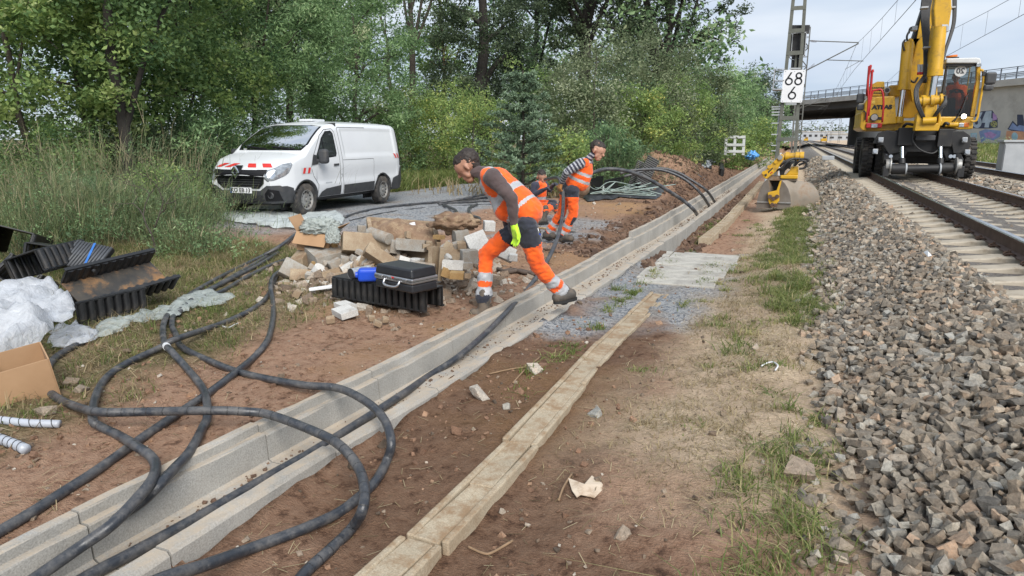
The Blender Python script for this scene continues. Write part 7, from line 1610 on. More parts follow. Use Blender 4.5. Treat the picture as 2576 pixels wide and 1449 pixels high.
tag(MB().box((0, 0, 0), (.5, .7, .04)).build('rail_magnet', M_grey, bevel=.01), 'pale track box with lead lying on the ballast', 'track box'); o = bpy.data.objects['rail_magnet']; q = PL(2083, 397, 31); o.location = (q.x, 31, q.z); o.scale = (.9, .6, 4)
pl = thing('marker_post', 'short white marker post behind the grab', 'post', (PL(1965, 375, 25).x, 25, 0)); MB().box((0, 0, .45), (.06, .06, 1.3)).build('shaft', M_white, pl, bevel=.01)
# ------------------------------------------------------------------ vegetation
def leaf_mat(name, stops, trans=.45, rough=.5):
    m, nt, N, L, b = newmat(name); b.inputs['Roughness'].default_value = rough; b.inputs['Specular IOR Level'].default_value = .3
    c = ramp(nt, attr(nt, 'tint'), stops); L.new(c, b.inputs['Base Color']); t = N.new('ShaderNodeBsdfTranslucent'); L.new(c, t.inputs[0]); mx = N.new('ShaderNodeMixShader'); mx.inputs[0].default_value = trans
    L.new(b.outputs[0], mx.inputs[1]); L.new(t.outputs[0], mx.inputs[2]); L.new(mx.outputs[0], N['Material Output'].inputs[0]); return m
LF_beech = leaf_mat('beech_leaves', [(0, (.068, .130, .056)), (.4, (.173, .274, .102)), (.75, (.330, .435, .139)), (.93, (.438, .504, .212)), (1, (.438, .504, .237))])
LF_will = leaf_mat('willow_leaves', [(0, (.088, .157, .081)), (.45, (.206, .321, .150)), (.8, (.363, .523, .243)), (1, (.511, .544, .338))])
LF_dark = leaf_mat('ivy_oak_leaves', [(0, (.039, .057, .040)), (.5, (.096, .134, .075)), (.85, (.179, .230, .129)), (1, (.324, .381, .207))])
LF_silv = leaf_mat('sallow_leaves', [(0, (.075, .106, .054)), (.45, (.169, .213, .111)), (.8, (.320, .366, .216)), (1, (.505, .545, .359))])
LF_brt = leaf_mat('young_bush_leaves', [(0, (.107, .174, .066)), (.5, (.260, .375, .122)), (.85, (.460, .537, .185)), (1, (.620, .574, .164))])
LF_pine = leaf_mat('blue_green_needles', [(0, (.075, .124, .074)), (.5, (.190, .275, .173)), (1, (.340, .447, .297))], .2)
GR_g = leaf_mat('green_grass_blades', [(0, (.07, .10, .03)), (.5, (.15, .20, .055)), (.75, (.24, .26, .09)), (1, (.45, .38, .20))], .35); GR_d = leaf_mat('dry_grass_blades', [(0, (.12, .09, .045)), (.5, (.30, .235, .13)), (1, (.48, .40, .25))], .25)
BR_g = leaf_mat('broom_stems', [(0, (.04, .06, .03)), (.45, (.12, .16, .075)), (.8, (.20, .24, .11)), (.95, (.28, .24, .14)), (1, (.40, .34, .22))], .25)
M_bark = pm('grey_brown_bark', (.075, .062, .05), (.045, .038, .03), 8, .95, 0, .6, 25, .02); M_barkr = pm('red_pine_bark', (.20, .10, .06), (.10, .065, .05), 6, .95, 0, .6, 20, .02); M_barkd = pm('dark_oak_bark', (.022, .02, .018), (.035, .03, .026), 6, .95, 0, .6, 20, .02)
def leaves(P, size, gq, asp=.6, up=.35, fold=True):
    n = len(P); nrm = gq.normal(0, 1, (n, 3)); nrm[:, 2] = np.abs(nrm[:, 2]) + up; nrm /= np.linalg.norm(nrm, axis=1)[:, None]
    a = gq.normal(0, 1, (n, 3)); a -= (a * nrm).sum(1)[:, None] * nrm; a /= np.linalg.norm(a, axis=1)[:, None]; b_ = np.cross(nrm, a)
    L_ = (size * gq.uniform(.6, 1.3, n))[:, None]; W = L_ * asp * .5
    V = np.stack([P, P + a * L_ * .45 + b_ * W - nrm * W * .35, P + a * L_, P + a * L_ * .45 - b_ * W - nrm * W * .35], 1).reshape(-1, 3)
    F = np.arange(n * 4).reshape(n, 4); return V, F
def crown_mesh(name, C, Rc, per, size, mat, gq, asp=.6, tint_bias=0, squash=.75):
    per = int(per * .62); size *= 1.24; n = len(C); tot = n * per; off = gq.normal(0, 1, (tot, 3)); off /= np.linalg.norm(off, axis=1)[:, None] + 1e-6; off *= (gq.random(tot) ** .5)[:, None]; off[:, 2] *= squash
    P = np.repeat(C, per, 0) + off * np.repeat(Rc, per)[:, None]; V, F = leaves(P, size, gq, asp)
    ct = np.repeat(gq.normal(0, .19, n), per); t = np.clip(.45 + ct + gq.normal(0, .11, tot) + tint_bias, 0, 1); return npmesh(name, V, F, mat, np.repeat(t, 4))
def tree(name, label, px, Y, h, crown, tr, nlimb, ncl, per, size, lm, bm_, seed, rcl=(.35, .6), asp=.6, fill=.55, cat='tree', group=None, base=None, lean=(0, 0), up=.5, bias=0, gap=-.25, X=None):
    r = random.Random(seed); gq = np.random.default_rng(seed); X = PL(px, 350, Y).x if X is None else X; z0 = gz(X, Y); t = thing(name, label, cat, (X, Y, z0), group=group); rx_, ry_, zc, rz = crown
    mb = MB(); top = Vector((lean[0], lean[1], min(h * .92, zc + rz * .7))); pts = [Vector((0, 0, -.1))]; k = 7
    for i in range(1, k + 1): f = i / k; pts.append(Vector((top.x * f + r.gauss(0, .05 * h / 8), top.y * f + r.gauss(0, .05 * h / 8), top.z * f)))
    pa = smooth_path(pts, 3); mb.tube(pa, [max(.012, tr * (1 - .85 * i / len(pa))) for i in range(len(pa))], 8); ends = []
    for q in range(nlimb):
        f = r.uniform(.22 if zc - rz < h * .3 else .4, .95); s = pa[int(f * (len(pa) - 1))]; th = r.uniform(0, 6.28) if nlimb > 3 else q * 6.28 / nlimb
        e = Vector((math.cos(th) * rx_ * r.uniform(.55, .95), math.sin(th) * ry_ * r.uniform(.55, .95), zc + rz * r.uniform(-.6, .85) if f < .7 else zc + rz * r.uniform(.1, .9))); e.z = max(e.z, s.z * .8 + .2)
        m1 = s.lerp(e, .4) + Vector((r.gauss(0, .12), r.gauss(0, .12), r.uniform(.0, .3))) * rx_ * .35; m2 = s.lerp(e, .75) + Vector((r.gauss(0, .1), r.gauss(0, .1), r.gauss(.05, .12))) * rx_ * .35; lp = smooth_path([s, m1, m2, e], 4); lr = max(.012, tr * (1 - .85 * f) * .6)
        mb.tube(lp, [max(.007, lr * (1 - .85 * i / len(lp))) for i in range(len(lp))], 6, cap=False); ends += lp[4:]
        for _ in range(3):
            b0 = lp[r.randrange(3, len(lp))]; tw = b0 + Vector((r.gauss(0, 1), r.gauss(0, 1), r.gauss(.3, .7))) * rx_ * .2; mb.tube([b0, b0.lerp(tw, .5) + Vector((0, 0, .05)), tw], [max(.006, lr * .3), .006, .004], 4, cap=False); ends.append(tw)
    mb.build('trunk', bm_, t, smooth=True)
    ne = int(ncl * (1 - fill)); C = []
    for _ in range(ne): e = r.choice(ends); C.append((e.x + r.gauss(0, .12 * rx_), e.y + r.gauss(0, .12 * ry_), e.z + r.gauss(0, .12 * rz)))
    tries = 0
    while len(C) < ncl and tries < ncl * 20:
        tries += 1; v = Vector((r.gauss(0, 1), r.gauss(0, 1), r.gauss(0, 1))).normalized() * r.uniform(.35, 1) ** .5
        if mnoise.noise(v * 2.3 + Vector((seed, 0, 0))) < gap: continue
        wob = 1 + .3 * mnoise.noise(v * 1.7 + Vector((0, seed, 0))); C.append((v.x * rx_ * wob + top.x * .6, v.y * ry_ * wob + top.y * .6, max(.15, zc + v.z * rz * wob)))
    C = np.array(C); Rc = gq.uniform(rcl[0], rcl[1], len(C)); obj('crown', crown_mesh('crown', C, Rc, per, size, lm, gq, asp, bias), t); return t
GT = 'trees at the forest edge'; GB = 'bushes along the gravel track'
tree('beech_tree', 'yellowish green beech filling the corner above the broom', 60, 10.2, 10, (3.0, 2.6, 4.6, 4.2), .09, 10, 380, 140, .10, LF_beech, M_bark, 1, group=GT, bias=.08)
tree('beech_tree', 'beech with slender grey stem left of the dark trunk', 215, 12.5, 11, (3.2, 2.6, 4.6, 4.2), .07, 12, 400, 140, .10, LF_beech, M_bark, 2, group=GT, bias=.05)
tree('forest_tree', 'dark straight trunk tree rising from the shaded forest edge', 308, 11.0, 12, (2.4, 2.0, 6.6, 3.4), .15, 10, 200, 130, .10, LF_beech, M_barkd, 3, group=GT, bias=-.14)
tree('beech_tree', 'beech spreading flat branches between dark trunk and van', 455, 15.5, 11, (3.4, 2.8, 4.8, 4.3), .10, 14, 400, 140, .105, LF_beech, M_bark, 4, group=GT)
tree('willow_tree', 'grey green willow with slanting stems behind the van front', 640, 19.5, 12, (3.2, 2.8, 5.0, 4.6), .13, 12, 360, 140, .12, LF_will, M_bark, 5, asp=.32, group=GT, lean=(.8, 0))
tree('willow_tree', 'tall forked willow behind the middle of the van', 745, 21.0, 13, (3.2, 2.8, 5.3, 4.8), .16, 13, 360, 140, .12, LF_will, M_bark, 6, asp=.32, group=GT, lean=(-.6, 0))
tree('willow_tree', 'willow with drooping pale leaves above the van rear', 900, 23.5, 11, (2.9, 2.6, 4.4, 3.8), .13, 11, 320, 140, .125, LF_will, M_bark, 7, asp=.32, group=GT, bias=.06)
tree('forest_tree', 'tall yellow green tree behind the willows', 560, 26, 16, (3.6, 3.2, 8.0, 5.5), .2, 10, 300, 120, .15, LF_beech, M_bark, 8, group=GT)
tree('forest_tree', 'tall tree with pale top behind the van roof', 800, 30, 16.5, (3.6, 3.2, 8.0, 5.5), .2, 10, 280, 120, .16, LF_will, M_bark, 9, group=GT, bias=.05)
tree('bare_tree', 'half bare tree with thin crown against the bright sky', 1045, 36, 17, (3.2, 3.0, 11.5, 5.0), .26, 16, 80, 55, .14, LF_beech, M_bark, 10, fill=.15, group=GT, bias=-.1)
tree('dead_tree', 'leaning thin tree beside the half bare one', 1005, 37, 14, (2.0, 2.0, 9.5, 4.0), .16, 9, 42, 50, .13, LF_dark, M_bark, 11, fill=.2, group=GT, lean=(-1.2, 0))
tree('scots_pine', 'pine with reddish trunk between bare tree and ivy tree', 1118, 40, 14, (2.4, 2.2, 8.8, 4.6), .17, 9, 85, 90, .14, LF_beech, M_barkr, 12, fill=.35, group=GT)
tree('ivy_tree', 'very dark ivy covered tree rising behind the young pine', 1215, 31, 17, (2.6, 2.5, 7.6, 7.4), .4, 10, 420, 120, .115, LF_dark, M_barkd, 13, fill=.7, group=GT)
tree('oak_tree', 'large dark oak with twisting limbs above the hedge', 1470, 41, 17, (5.0, 4.5, 10.5, 5.2), .5, 20, 330, 120, .15, LF_dark, M_barkd, 14, fill=.35, group=GT, bias=.06, gap=-.12)
tree('oak_tree', 'dark oak reaching its bent limbs out towards the railway', 1665, 44, 17, (4.2, 4.5, 9.8, 5.2), .45, 20, 320, 120, .15, LF_dark, M_barkd, 15, fill=.35, group=GT, bias=.08, gap=-.12)
tree('oak_tree', 'dark oak filling the gap between ivy tree and large oak', 1345, 45, 16, (3.6, 3.6, 9.0, 5.5), .35, 12, 190, 110, .16, LF_dark, M_barkd, 16, fill=.5, group=GT)
# young pine
pn = PL(1315, 350, 17.2); py0 = thing('young_pine', 'young blue green pine standing behind the workers', 'tree', (pn.x, 17.2, gz(pn.x, 17.2))); rp = random.Random(5); gq = np.random.default_rng(5); mb = MB(); mb.tube([(0, 0, 0), (.03, 0, 1.6), (0, 0, 3.3)], [.05, .035, .012], 7); C = []; A_ = []
for lv in range(11):
    z = .35 + lv * .27; rr = 1.25 * (1 - lv / 11.5) ** .8 + .12
    for k in range(6):
        th = lv * 1.1 + k * 1.047 + rp.gauss(0, .15); L_ = rr * rp.uniform(.75, 1.1); e = Vector((math.cos(th) * L_, math.sin(th) * L_, z + L_ * .28)); mb.tube([(0, 0, z), Vector((0, 0, z)).lerp(e, .55) - Vector((0, 0, .04)), e], [.016, .011, .006], 5, cap=False)
        for q in range(7):
            f = .35 + .65 * q / 6; C.append(Vector((0, 0, z)).lerp(e, f) + Vector((rp.gauss(0, .05), rp.gauss(0, .05), rp.gauss(0, .03))))
mb.build('trunk', M_bark, py0, smooth=True); C = np.array([c[:] for c in C]); per = 64; P = np.repeat(C, per, 0); d_ = gq.normal(0, 1, P.shape); d_ /= np.linalg.norm(d_, axis=1)[:, None]; d_[:, 2] = np.abs(d_[:, 2]) * .8
V, F = leaves(P + d_ * .05, .10, gq, .26); obj('crown', npmesh('crown', V, F, LF_pine, np.repeat(np.clip(.45 + np.repeat(gq.normal(0, .15, len(C)), per) + gq.normal(0, .15, len(P)), 0, 1), 4)), py0)
# bushes
for k, (lb, px, Y, h, crw, n_, per, sz_, lm, asp, bias) in enumerate([
    ('sallow bush with silvery leaves tallest behind the workers', 1490, 23.0, 5.2, (2.1, 1.9, 2.7, 2.4), 190, 110, .095, LF_silv, .42, .06), ('silvery sallow bush leaning towards the pallet', 1610, 26.0, 4.9, (2.0, 1.8, 2.4, 2.3), 170, 110, .10, LF_silv, .42, .02), ('dense green bush behind the young pine', 1390, 24.5, 4.2, (1.7, 1.6, 2.1, 2.0), 120, 110, .095, LF_brt, .5, -.12),
    ('low yellow green bush beside the young pine', 1432, 18.0, 2.0, (.75, .7, .95, .85), 60, 90, .07, LF_brt, .55, .1), ('low dark bush behind the standing worker', 1530, 20.0, 2.2, (1.2, 1.0, 1.0, .95), 90, 90, .08, LF_will, .5, -.15), ('bush with yellow tips behind the cable arches', 1620, 23.5, 2.6, (1.3, 1.1, 1.2, 1.2), 100, 100, .085, LF_brt, .5, .05),
    ('bright green bush behind the van tail', 1030, 26.5, 4.2, (2.0, 1.6, 1.9, 2.0), 170, 100, .085, LF_brt, .45, .1), ('pale green bush beyond the van tail', 1120, 27.5, 4.4, (2.0, 1.6, 2.0, 2.1), 170, 100, .085, LF_brt, .45, .0), ('yellow green bush left of the young pine', 1190, 25.0, 3.6, (1.6, 1.4, 1.6, 1.7), 140, 100, .08, LF_brt, .5, .12), ('dark thicket below the ivy tree', 1160, 31.0, 6.0, (2.6, 2.0, 2.9, 2.9), 190, 100, .10, LF_dark, .5, .1),
    ('green bush above the earth heap', 1690, 30.0, 4.4, (1.9, 1.7, 2.2, 2.1), 130, 100, .11, LF_brt, .45, -.05), ('bush with pale top above the pallet', 1750, 35.0, 5.0, (2.0, 1.9, 2.5, 2.4), 140, 100, .12, LF_silv, .45, -.08), ('robinia like bush behind the pallet', 1805, 40.0, 5.6, (2.1, 2.0, 2.9, 2.7), 150, 100, .125, LF_will, .4, .04), ('rounded bush nearest the signal mast', 1860, 47.0, 5.8, (2.1, 2.1, 2.8, 2.9), 150, 90, .14, LF_will, .45, -.04),
    ('dark small pine like tree beside the bridge', 1905, 60.0, 7.6, (2.1, 2.0, 5.0, 2.5), 120, 90, .16, LF_dark, .4, .02), ('bright bush at the foot of the signal mast row', 1890, 44.0, 3.0, (1.7, 1.6, 1.4, 1.5), 110, 90, .12, LF_brt, .45, .06), ('low bush behind the pallet edge', 1830, 38.5, 2.6, (1.5, 1.3, 1.1, 1.3), 100, 90, .11, LF_brt, .45, .02), ('bush under the bridge edge by the mast', 1935, 72.0, 5.0, (2.2, 2.2, 2.3, 2.5), 110, 80, .18, LF_will, .45, -.08),
    ('green bush below the oak limbs', 1570, 33.0, 5.2, (2.4, 2.0, 2.7, 2.4), 130, 100, .12, LF_will, .45, -.1), ('leafy bush before the beeches by the van nose', 520, 14.5, 2.6, (1.5, 1.3, 1.2, 1.3), 110, 100, .075, LF_will, .45, -.1), ('shaded bush at the foot of the dark trunk', 330, 12.3, 2.2, (1.5, 1.2, 1.0, 1.1), 100, 100, .07, LF_dark, .5, .12), ('low bramble among the broom stems', 170, 8.4, 1.1, (.9, .8, .5, .5), 60, 90, .05, LF_will, .5, -.1), ('brownish bramble below the dark trunk', 390, 9.6, 1.2, (1.0, .9, .55, .55), 70, 90, .05, LF_beech, .5, .1), ('leafy bush at the photo edge behind broom', 90, 9.6, 2.0, (1.3, 1.1, .9, 1.0), 90, 100, .065, LF_beech, .55, -.05)]):
    tree('bush' if h < 5.5 else 'bushy_tree', lb, px, Y, h, crw, .05, 8, n_, per, sz_, lm, M_bark, 40 + k, (.25, .45) if h < 3 else (.35, .6), asp, .7, 'bush', GB, bias=bias)
# far wood behind everything: nobody could count it
g3 = np.random.default_rng(9); n = 1300; px_ = g3.uniform(-300, 1860, n); Yd = g3.uniform(38, 75, n); XX = np.array([PL(a, 350, b_).x for a, b_ in zip(px_, Yd)]); top_ = np.interp(px_, [-300, 850, 960, 1050, 1180, 1350, 1700, 1800, 1860], [15, 15, 8.5, 7.5, 10, 11, 9, 7, 6]); C = np.stack([XX, Yd, g3.random(n) ** .8 * top_ + .5], 1)
tag(obj('woodland', crown_mesh('woodland', C, g3.uniform(1.0, 1.9, n), 85, .27, LF_will, g3, .55, -.05)), 'dense dark woodland behind the forest edge', 'woodland', kind='stuff')
n = 420; Yd = g3.uniform(8.5, 30, n); C = np.stack([-13.2 - .25 * (Yd - 8) * .35 + g3.normal(0, 1.0, n) - g3.random(n) * 4, Yd + 1.5, g3.random(n) ** 1.5 * 1.7 + .1], 1)
tag(obj('undergrowth', crown_mesh('undergrowth', C, g3.uniform(.3, .6, n), 110, .085, LF_will, g3, .45, -.12)), 'shaded leafy undergrowth along the forest edge', 'undergrowth', kind='stuff')
n = 260; Yd = g3.uniform(19, 60, n); C = np.stack([-6.8 - .02 * Yd - np.abs(g3.normal(0, .8, n)), Yd, g3.random(n) ** 1.5 * 1.0 + .05], 1)
tag(obj('undergrowth', crown_mesh('undergrowth', C, g3.uniform(.25, .5, n), 90, .09, LF_brt, g3, .45, -.05)), 'low green undergrowth between earth heap and hedge', 'undergrowth', kind='stuff')
n = 160; Yd = g3.uniform(45, 95, n); C = np.stack([12.5 + g3.random(n) * 14 + (95 - Yd) * .12, Yd, g3.random(n) ** 2 * 1.2 + .6], 1)
tag(obj('undergrowth', crown_mesh('undergrowth', C, g3.uniform(.4, .8, n), 80, .14, LF_will, g3, .45, .1)), 'weeds and brambles below the painted bridge wall', 'undergrowth', kind='stuff')
n = 500; a = g3.uniform(-260, 320, n); C = np.stack([a, g3.uniform(640, 720, n), g3.random(n) * np.interp(a, [-260, 40, 90, 320], [10, 12, 34, 46])], 1)
tag(obj('wooded_hill', crown_mesh('wooded_hill', C, g3.uniform(6, 10, n), 40, 1.6, LF_dark, g3, .7, .2)), 'far wooded hill seen through the bridge opening', 'hill', kind='stuff')
# ------------------------------------------------------------------ blades: grass, broom, straw
def blades(P, H, W, gq, lean=.35, curve=.4, dirs=None):
    n = len(P); th = gq.uniform(0, 2 * np.pi, n); ld = np.stack([np.cos(th), np.sin(th), np.zeros(n)], 1) if dirs is None else dirs; ln = np.abs(gq.normal(0, lean, n))[:, None]
    wv = np.stack([-ld[:, 1], ld[:, 0], np.zeros(n)], 1); rt = gq.uniform(0, np.pi, n); wv = wv * np.cos(rt)[:, None] + ld * np.sin(rt)[:, None]; up_ = np.array([0, 0, 1.])[None]; H = H[:, None]; W = W[:, None]
    m = P + (up_ * .55 + ld * ln * .45) * H; e = P + (up_ * (1 - .25 * ln) + ld * (ln + curve * ln)) * H
    V = np.stack([P - wv * W, P + wv * W, m + wv * W * .7, m - wv * W * .7, e + wv * W * .12, e - wv * W * .12], 1).reshape(-1, 3); b_ = np.arange(n) * 6
    F = np.concatenate([np.stack([b_, b_ + 1, b_ + 2, b_ + 3], 1), np.stack([b_ + 3, b_ + 2, b_ + 4, b_ + 5], 1)]); return V, F
CP = np.array([p[:2] for p in CABPTS if p[1] < 10]); CELL = set(); 
for cx_, cy_ in CP:
    for a in (-1, 0, 1):
        for b_ in (-1, 0, 1): CELL.add((int(cx_ // .05) + a, int(cy_ // .05) + b_))
def far_from_cables(X, Y): return np.array([(int(a // .05), int(b_ // .05)) not in CELL for a, b_ in zip(X, Y)]) if X.min() < -2 and Y.min() < 10 else np.ones(len(X), bool)
def grass(name, label, X, Y, H, W, mat, tint, gq, lean=.5, curve=.6):
    k = far_from_cables(X, Y); X, Y, H, W, tint = X[k], Y[k], H[k], W[k], tint[k]
    V, F = blades(np.stack([X, Y, hz(X, Y) - .01], 1), H, W, gq, lean, curve); return tag(obj(name, npmesh(name, V, F, mat, np.repeat(np.clip(tint, 0, 1), 6))), label, 'grass', kind='stuff')
g4 = np.random.default_rng(21)
def tufts(n, per, fx, fy, spread):
    cx, cy_ = fx(n), fy(n); X = np.repeat(cx, per) + g4.normal(0, 1, n * per) * np.repeat(spread * g4.uniform(.4, 1.2, n), per); Y = np.repeat(cy_, per) + g4.normal(0, 1, n * per) * np.repeat(spread * g4.uniform(.4, 1.2, n), per); return X, Y, np.repeat(g4.uniform(.5, 1.2, n), per), np.repeat(g4.normal(0, .15, n), per)
def clear(X, Y):
    tx = trough_x(Y); return ~((X > tx - .03) & (X < tx + TW + .02)) & ~((X > -1.47) & (X < -1.12) & (Y < 7.4))
# left verge
X, Y, S_h, T_ = tufts(1500, 34, lambda n: g4.uniform(-9.5, -3.6, n), lambda n: g4.uniform(2.3, 8.6, n), .10); zg = zones(X, Y)[0]; k = (g4.random(len(X)) < zg * .9) & clear(X, Y); X, Y, S_h, T_ = X[k], Y[k], S_h[k], T_[k]
grass('verge_grass', 'trampled green and straw grass around the cable loops', X, Y, S_h * g4.uniform(.03, .10, len(X)) * (1 + .5 * ss(-5.2, -7, X)), np.full(len(X), .0032), GR_g, .45 + T_ + g4.normal(0, .22, len(X)), g4, .8, .9)
X, Y, S_h, T_ = tufts(900, 30, lambda n: g4.uniform(-9.5, -3.4, n), lambda n: g4.uniform(2.2, 8.8, n), .14); zg = zones(X, Y)[0]; k = (g4.random(len(X)) < zg) & clear(X, Y); X, Y, S_h, T_ = X[k], Y[k], S_h[k], T_[k]
grass('dry_grass', 'dry straw coloured grass on the verge', X, Y, S_h * g4.uniform(.04, .12, len(X)) * (1 + .6 * ss(-5.2, -7, X)), np.full(len(X), .003), GR_d, .45 + T_ + g4.normal(0, .22, len(X)), g4, 1.2, 1.2)
# strip at the foot of the ballast, denser in green patches
fy = lambda n: 2.2 + 22 * g4.random(n) ** 1.4; cyv = fy(950); cxv = np.interp(cyv, [2, 5, 9, 22], [.04, .06, .08, .2]) + g4.normal(0, .20, 950); dens = fbm(cyv * .55, cxv * 2.5, 77); k = (dens > .52 - .16 * ss(5, 9, cyv)) & (g4.random(950) < .3 + .7 * ss(4.5, 6.5, cyv)); cxv, cyv = cxv[k], cyv[k]; n = len(cxv); per = 46
X = np.repeat(cxv, per) + g4.normal(0, .05, n * per); Y = np.repeat(cyv, per) + g4.normal(0, .06, n * per); k = clear(X, Y); X, Y = X[k], Y[k]
grass('ballast_grass', 'strip of green weeds and grass along the ballast foot', X, Y, g4.uniform(.03, .10, len(X)) * (1 + Y * .02), np.full(len(X), .0032) * (1 + Y * .06), GR_g, .55 + g4.normal(0, .25, len(X)), g4, .9, .9)
# sparse litter grass on the right verge and by the duct
X, Y, S_h, T_ = tufts(1000, 26, lambda n: g4.uniform(-1.2, .15, n), lambda n: 2.2 + 12 * g4.random(n) ** 1.5, .07); zv = zones(X, Y)[1]; k = (g4.random(len(X)) < zv * .8) & clear(X, Y); X, Y, S_h, T_ = X[k], Y[k], S_h[k], T_[k]
grass('verge_stubble', 'thin dry stubble on the path beside the ballast', X, Y, S_h * g4.uniform(.02, .07, len(X)), np.full(len(X), .0024) * (1 + .05 * Y), GR_d, .5 + T_ + g4.normal(0, .2, len(X)), g4, 1.3, 1)
X, Y, S_h, T_ = tufts(130, 40, lambda n: np.where(g4.random(n) < .5, -1.53 + g4.normal(0, .06, n), g4.uniform(-1.0, .1, n)), lambda n: 3.2 + 13 * g4.random(n), .06); k = clear(X, Y); X, Y, S_h, T_ = X[k], Y[k], S_h[k], T_[k]
grass('duct_weeds', 'small green weeds beside the covered duct and path', X, Y, S_h * g4.uniform(.03, .09, len(X)), np.full(len(X), .004) * (1 + .04 * Y), GR_g, .55 + T_ + g4.normal(0, .15, len(X)), g4, .9, .8)
# far verge and bank
X = g4.uniform(9.3, 24, 16000); Y = g4.uniform(18, 95, 16000); grass('bank_grass', 'green grass on the bank beyond the tracks', X, Y, g4.uniform(.1, .35, len(X)) * (1 + Y * .006), .008 + Y * .0006, GR_g, .5 + g4.normal(0, .18, len(X)), g4, .6, .6)
X = -5.8 - np.abs(g4.normal(0, 2.6, 30000)) - .03; Y = g4.uniform(17, 50, 30000); k = (zones(X, Y)[2] < .4) | (g4.random(len(X)) < .12); X, Y = X[k], Y[k]; grass('trackside_grass', 'tall dry and green grass between gravel track and hedge', X, Y, g4.uniform(.1, .5, len(X)), .006 + Y * .0006, GR_d, .35 + g4.normal(0, .25, len(X)), g4, .6, .6)
X = -10.9 - np.abs(g4.normal(0, 1.3, 18000)); Y = g4.uniform(6, 30, 18000); k = (X < -12.7) | (Y > 17.5) | (Y < 9.4); X, Y = X[k], Y[k]; grass('forest_edge_grass', 'rank grass in front of the forest edge', X, Y, g4.uniform(.15, .6, len(X)), .006 + Y * .0005, GR_g, .45 + g4.normal(0, .25, len(X)), g4, .6, .6)
# straw lying about
n = 26000; X = g4.uniform(-6.5, .25, n); Y = 1.5 + 9 * g4.random(n) ** 1.5; zz = zones(X, Y); k = (g4.random(n) < np.maximum(np.maximum(zz[0], zz[1]), .16)) & clear(X, Y); X, Y = X[k], Y[k]; n = len(X); th = g4.uniform(0, 6.28, n); L_ = g4.uniform(.02, .09, n)[:, None]; d_ = np.stack([np.cos(th), np.sin(th), g4.normal(0, .15, n)], 1); w_ = np.stack([-np.sin(th), np.cos(th), np.zeros(n)], 1) * .0016; P = np.stack([X, Y, hz(X, Y) + .008], 1)
V = np.stack([P - w_, P + w_, P + d_ * L_ + w_, P + d_ * L_ - w_], 1).reshape(-1, 3); tag(obj('straw', npmesh('straw', V, np.arange(n * 4).reshape(n, 4), GR_d, np.repeat(g4.random(n), 4))), 'bits of straw and dead stalks on the soil', 'straw', kind='stuff')
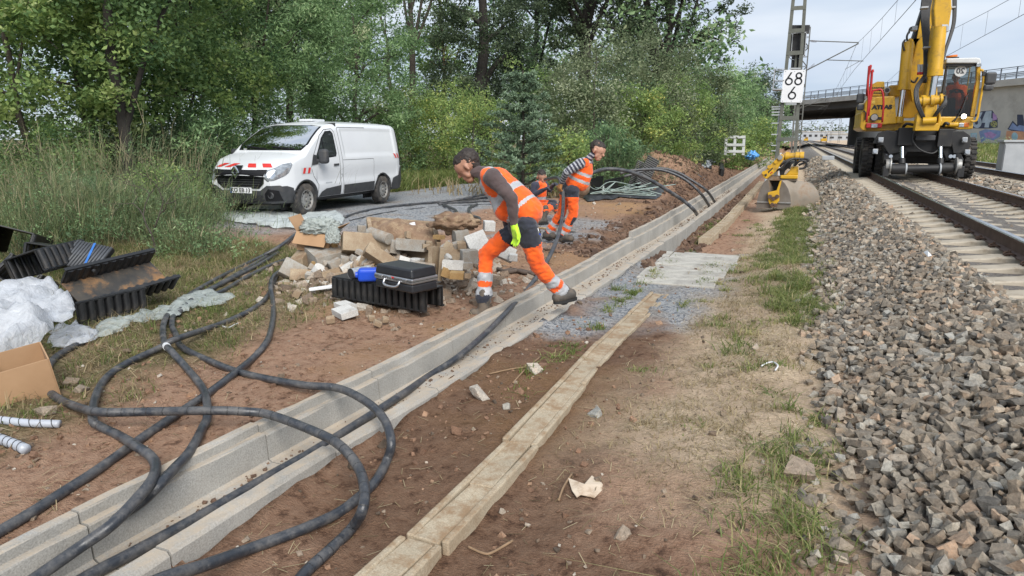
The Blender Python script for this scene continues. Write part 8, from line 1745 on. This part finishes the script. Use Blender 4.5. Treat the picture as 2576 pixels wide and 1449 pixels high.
# broom bushes
def broom(label, px, py, h, rad, n, seed, tb=0, lean=.75, X=None):
    gq = np.random.default_rng(seed); p = GG(px, py); t = thing('broom_bush', label, 'bush', (p.x, p.y, p.z), group='broom bushes on the verge'); n = int(n * .30); r0 = gq.normal(0, rad * .30, (n, 2)); P = np.stack([r0[:, 0], r0[:, 1], np.zeros(n)], 1); dr = np.concatenate([r0 + gq.normal(0, rad * .25, (n, 2)), np.zeros((n, 1))], 1); dr /= np.linalg.norm(dr, axis=1)[:, None] + 1e-6
    h *= .85; H = h * gq.uniform(.3, 1.0, n); V, F = blades(P, H, np.full(n, .0045), gq, lean, .3, dr); m = 6; tip = V.reshape(n, 6, 3); a = gq.uniform(.25, .95, (n, m)); base_ = tip[:, None, 2] * (1 - a[..., None]) + tip[:, None, 4] * a[..., None]; B = base_.reshape(-1, 3); dd = np.repeat(dr, m, 0) + gq.normal(0, .5, (n * m, 3)); dd[:, 2] = 0; dd /= np.linalg.norm(dd, axis=1)[:, None] + 1e-6
    V2, F2 = blades(B, np.repeat(H, m) * gq.uniform(.15, .42, n * m), np.full(n * m, .0032), gq, .6, .3, dd); tt = np.concatenate([np.repeat(np.clip(.5 + tb + gq.normal(0, .3, n), 0, 1), 6), np.repeat(np.clip(.55 + tb + gq.normal(0, .3, n * m), 0, 1), 6)])
    obj('stems', npmesh('stems', np.concatenate([V, V2]), np.concatenate([F, F2 + len(V)]), BR_g, tt), t)
    nc = 34; ii = gq.integers(0, n, nc); ff = gq.uniform(.35, 1, nc)[:, None]; CC = tip[ii, 0] * (1 - ff) + tip[ii, 4] * ff; obj('crown', crown_mesh('crown', CC, gq.uniform(.12, .30, nc) * max(1, h * .8), 85, .042, LF_will, gq, .28, -.05), t); return t
for k, a in enumerate([('broom bush at the photo edge above the plastic channels', 60, 640, 1.35, 1.1, 900, .1), ('broom bush behind the ribbed lid', 200, 625, 1.3, 1.1, 900, 0), ('broom bush with dense grey green stems before the forest', 330, 610, 1.25, 1.1, 900, -.1), ('broom bush spreading near the bent twig tree', 430, 600, 1.1, 1.0, 800, -.15), ('broom bush brushing the van bumper', 512, 568, .85, .7, 600, 0), ('tall broom with whip like shoots before the dark trunk', 300, 545, 2.3, .9, 420, .2), ('tall broom with whips left of the dark trunk', 240, 560, 2.0, .9, 420, .15), ('tall broom with arching whips toward the van', 430, 548, 1.9, 1.1, 420, .2), ('bright broom bush farthest left by the forest', 40, 555, 1.7, 1.1, 800, .2), ('broom bush between the channels and the dry grass', 120, 590, 1.3, 1.0, 800, .05), ('low broom clump behind the cables on the verge', 480, 640, .7, .8, 600, -.1)]):
    broom(a[0], a[1], a[2], a[3], a[4], a[5], 60 + k, a[6])
broom('bright green broom plume behind the earth heap', 1740, 405, 2.1, 1.6, 1500, 90, .15); broom('green broom plume among the far bushes', 1885, 378, 2.6, 2.2, 1200, 91, .1); broom('dark broom under the sallow bushes', 1560, 452, 1.7, 1.3, 1000, 92, -.2)
# bent dead shrub on the verge
ds = thing('dead_shrub', 'bare crooked shrub standing in the dry grass', 'shrub', GG(395, 650)); rq = random.Random(8); mb = MB(); ends = [(Vector((0, 0, 0)), Vector((-.15, 0, 1)), .02, 0)]
while ends:
    p, d, r_, lv = ends.pop(0); q = p + d.normalized() * rq.uniform(.28, .45) * (1 - .12 * lv); mb.tube([p, p.lerp(q, .5) + Vector((rq.gauss(0, .03), rq.gauss(0, .03), 0)), q], [r_, r_ * .85, r_ * .7], 5, cap=False)
    if lv < 5:
        for s in (-1, 1): ends.append((q, d.normalized() + Vector((s * rq.uniform(.3, .8), rq.gauss(0, .4), rq.gauss(-.1, .25))), r_ * .66, lv + 1))
mb.build('branches', M_bark, ds, smooth=True)
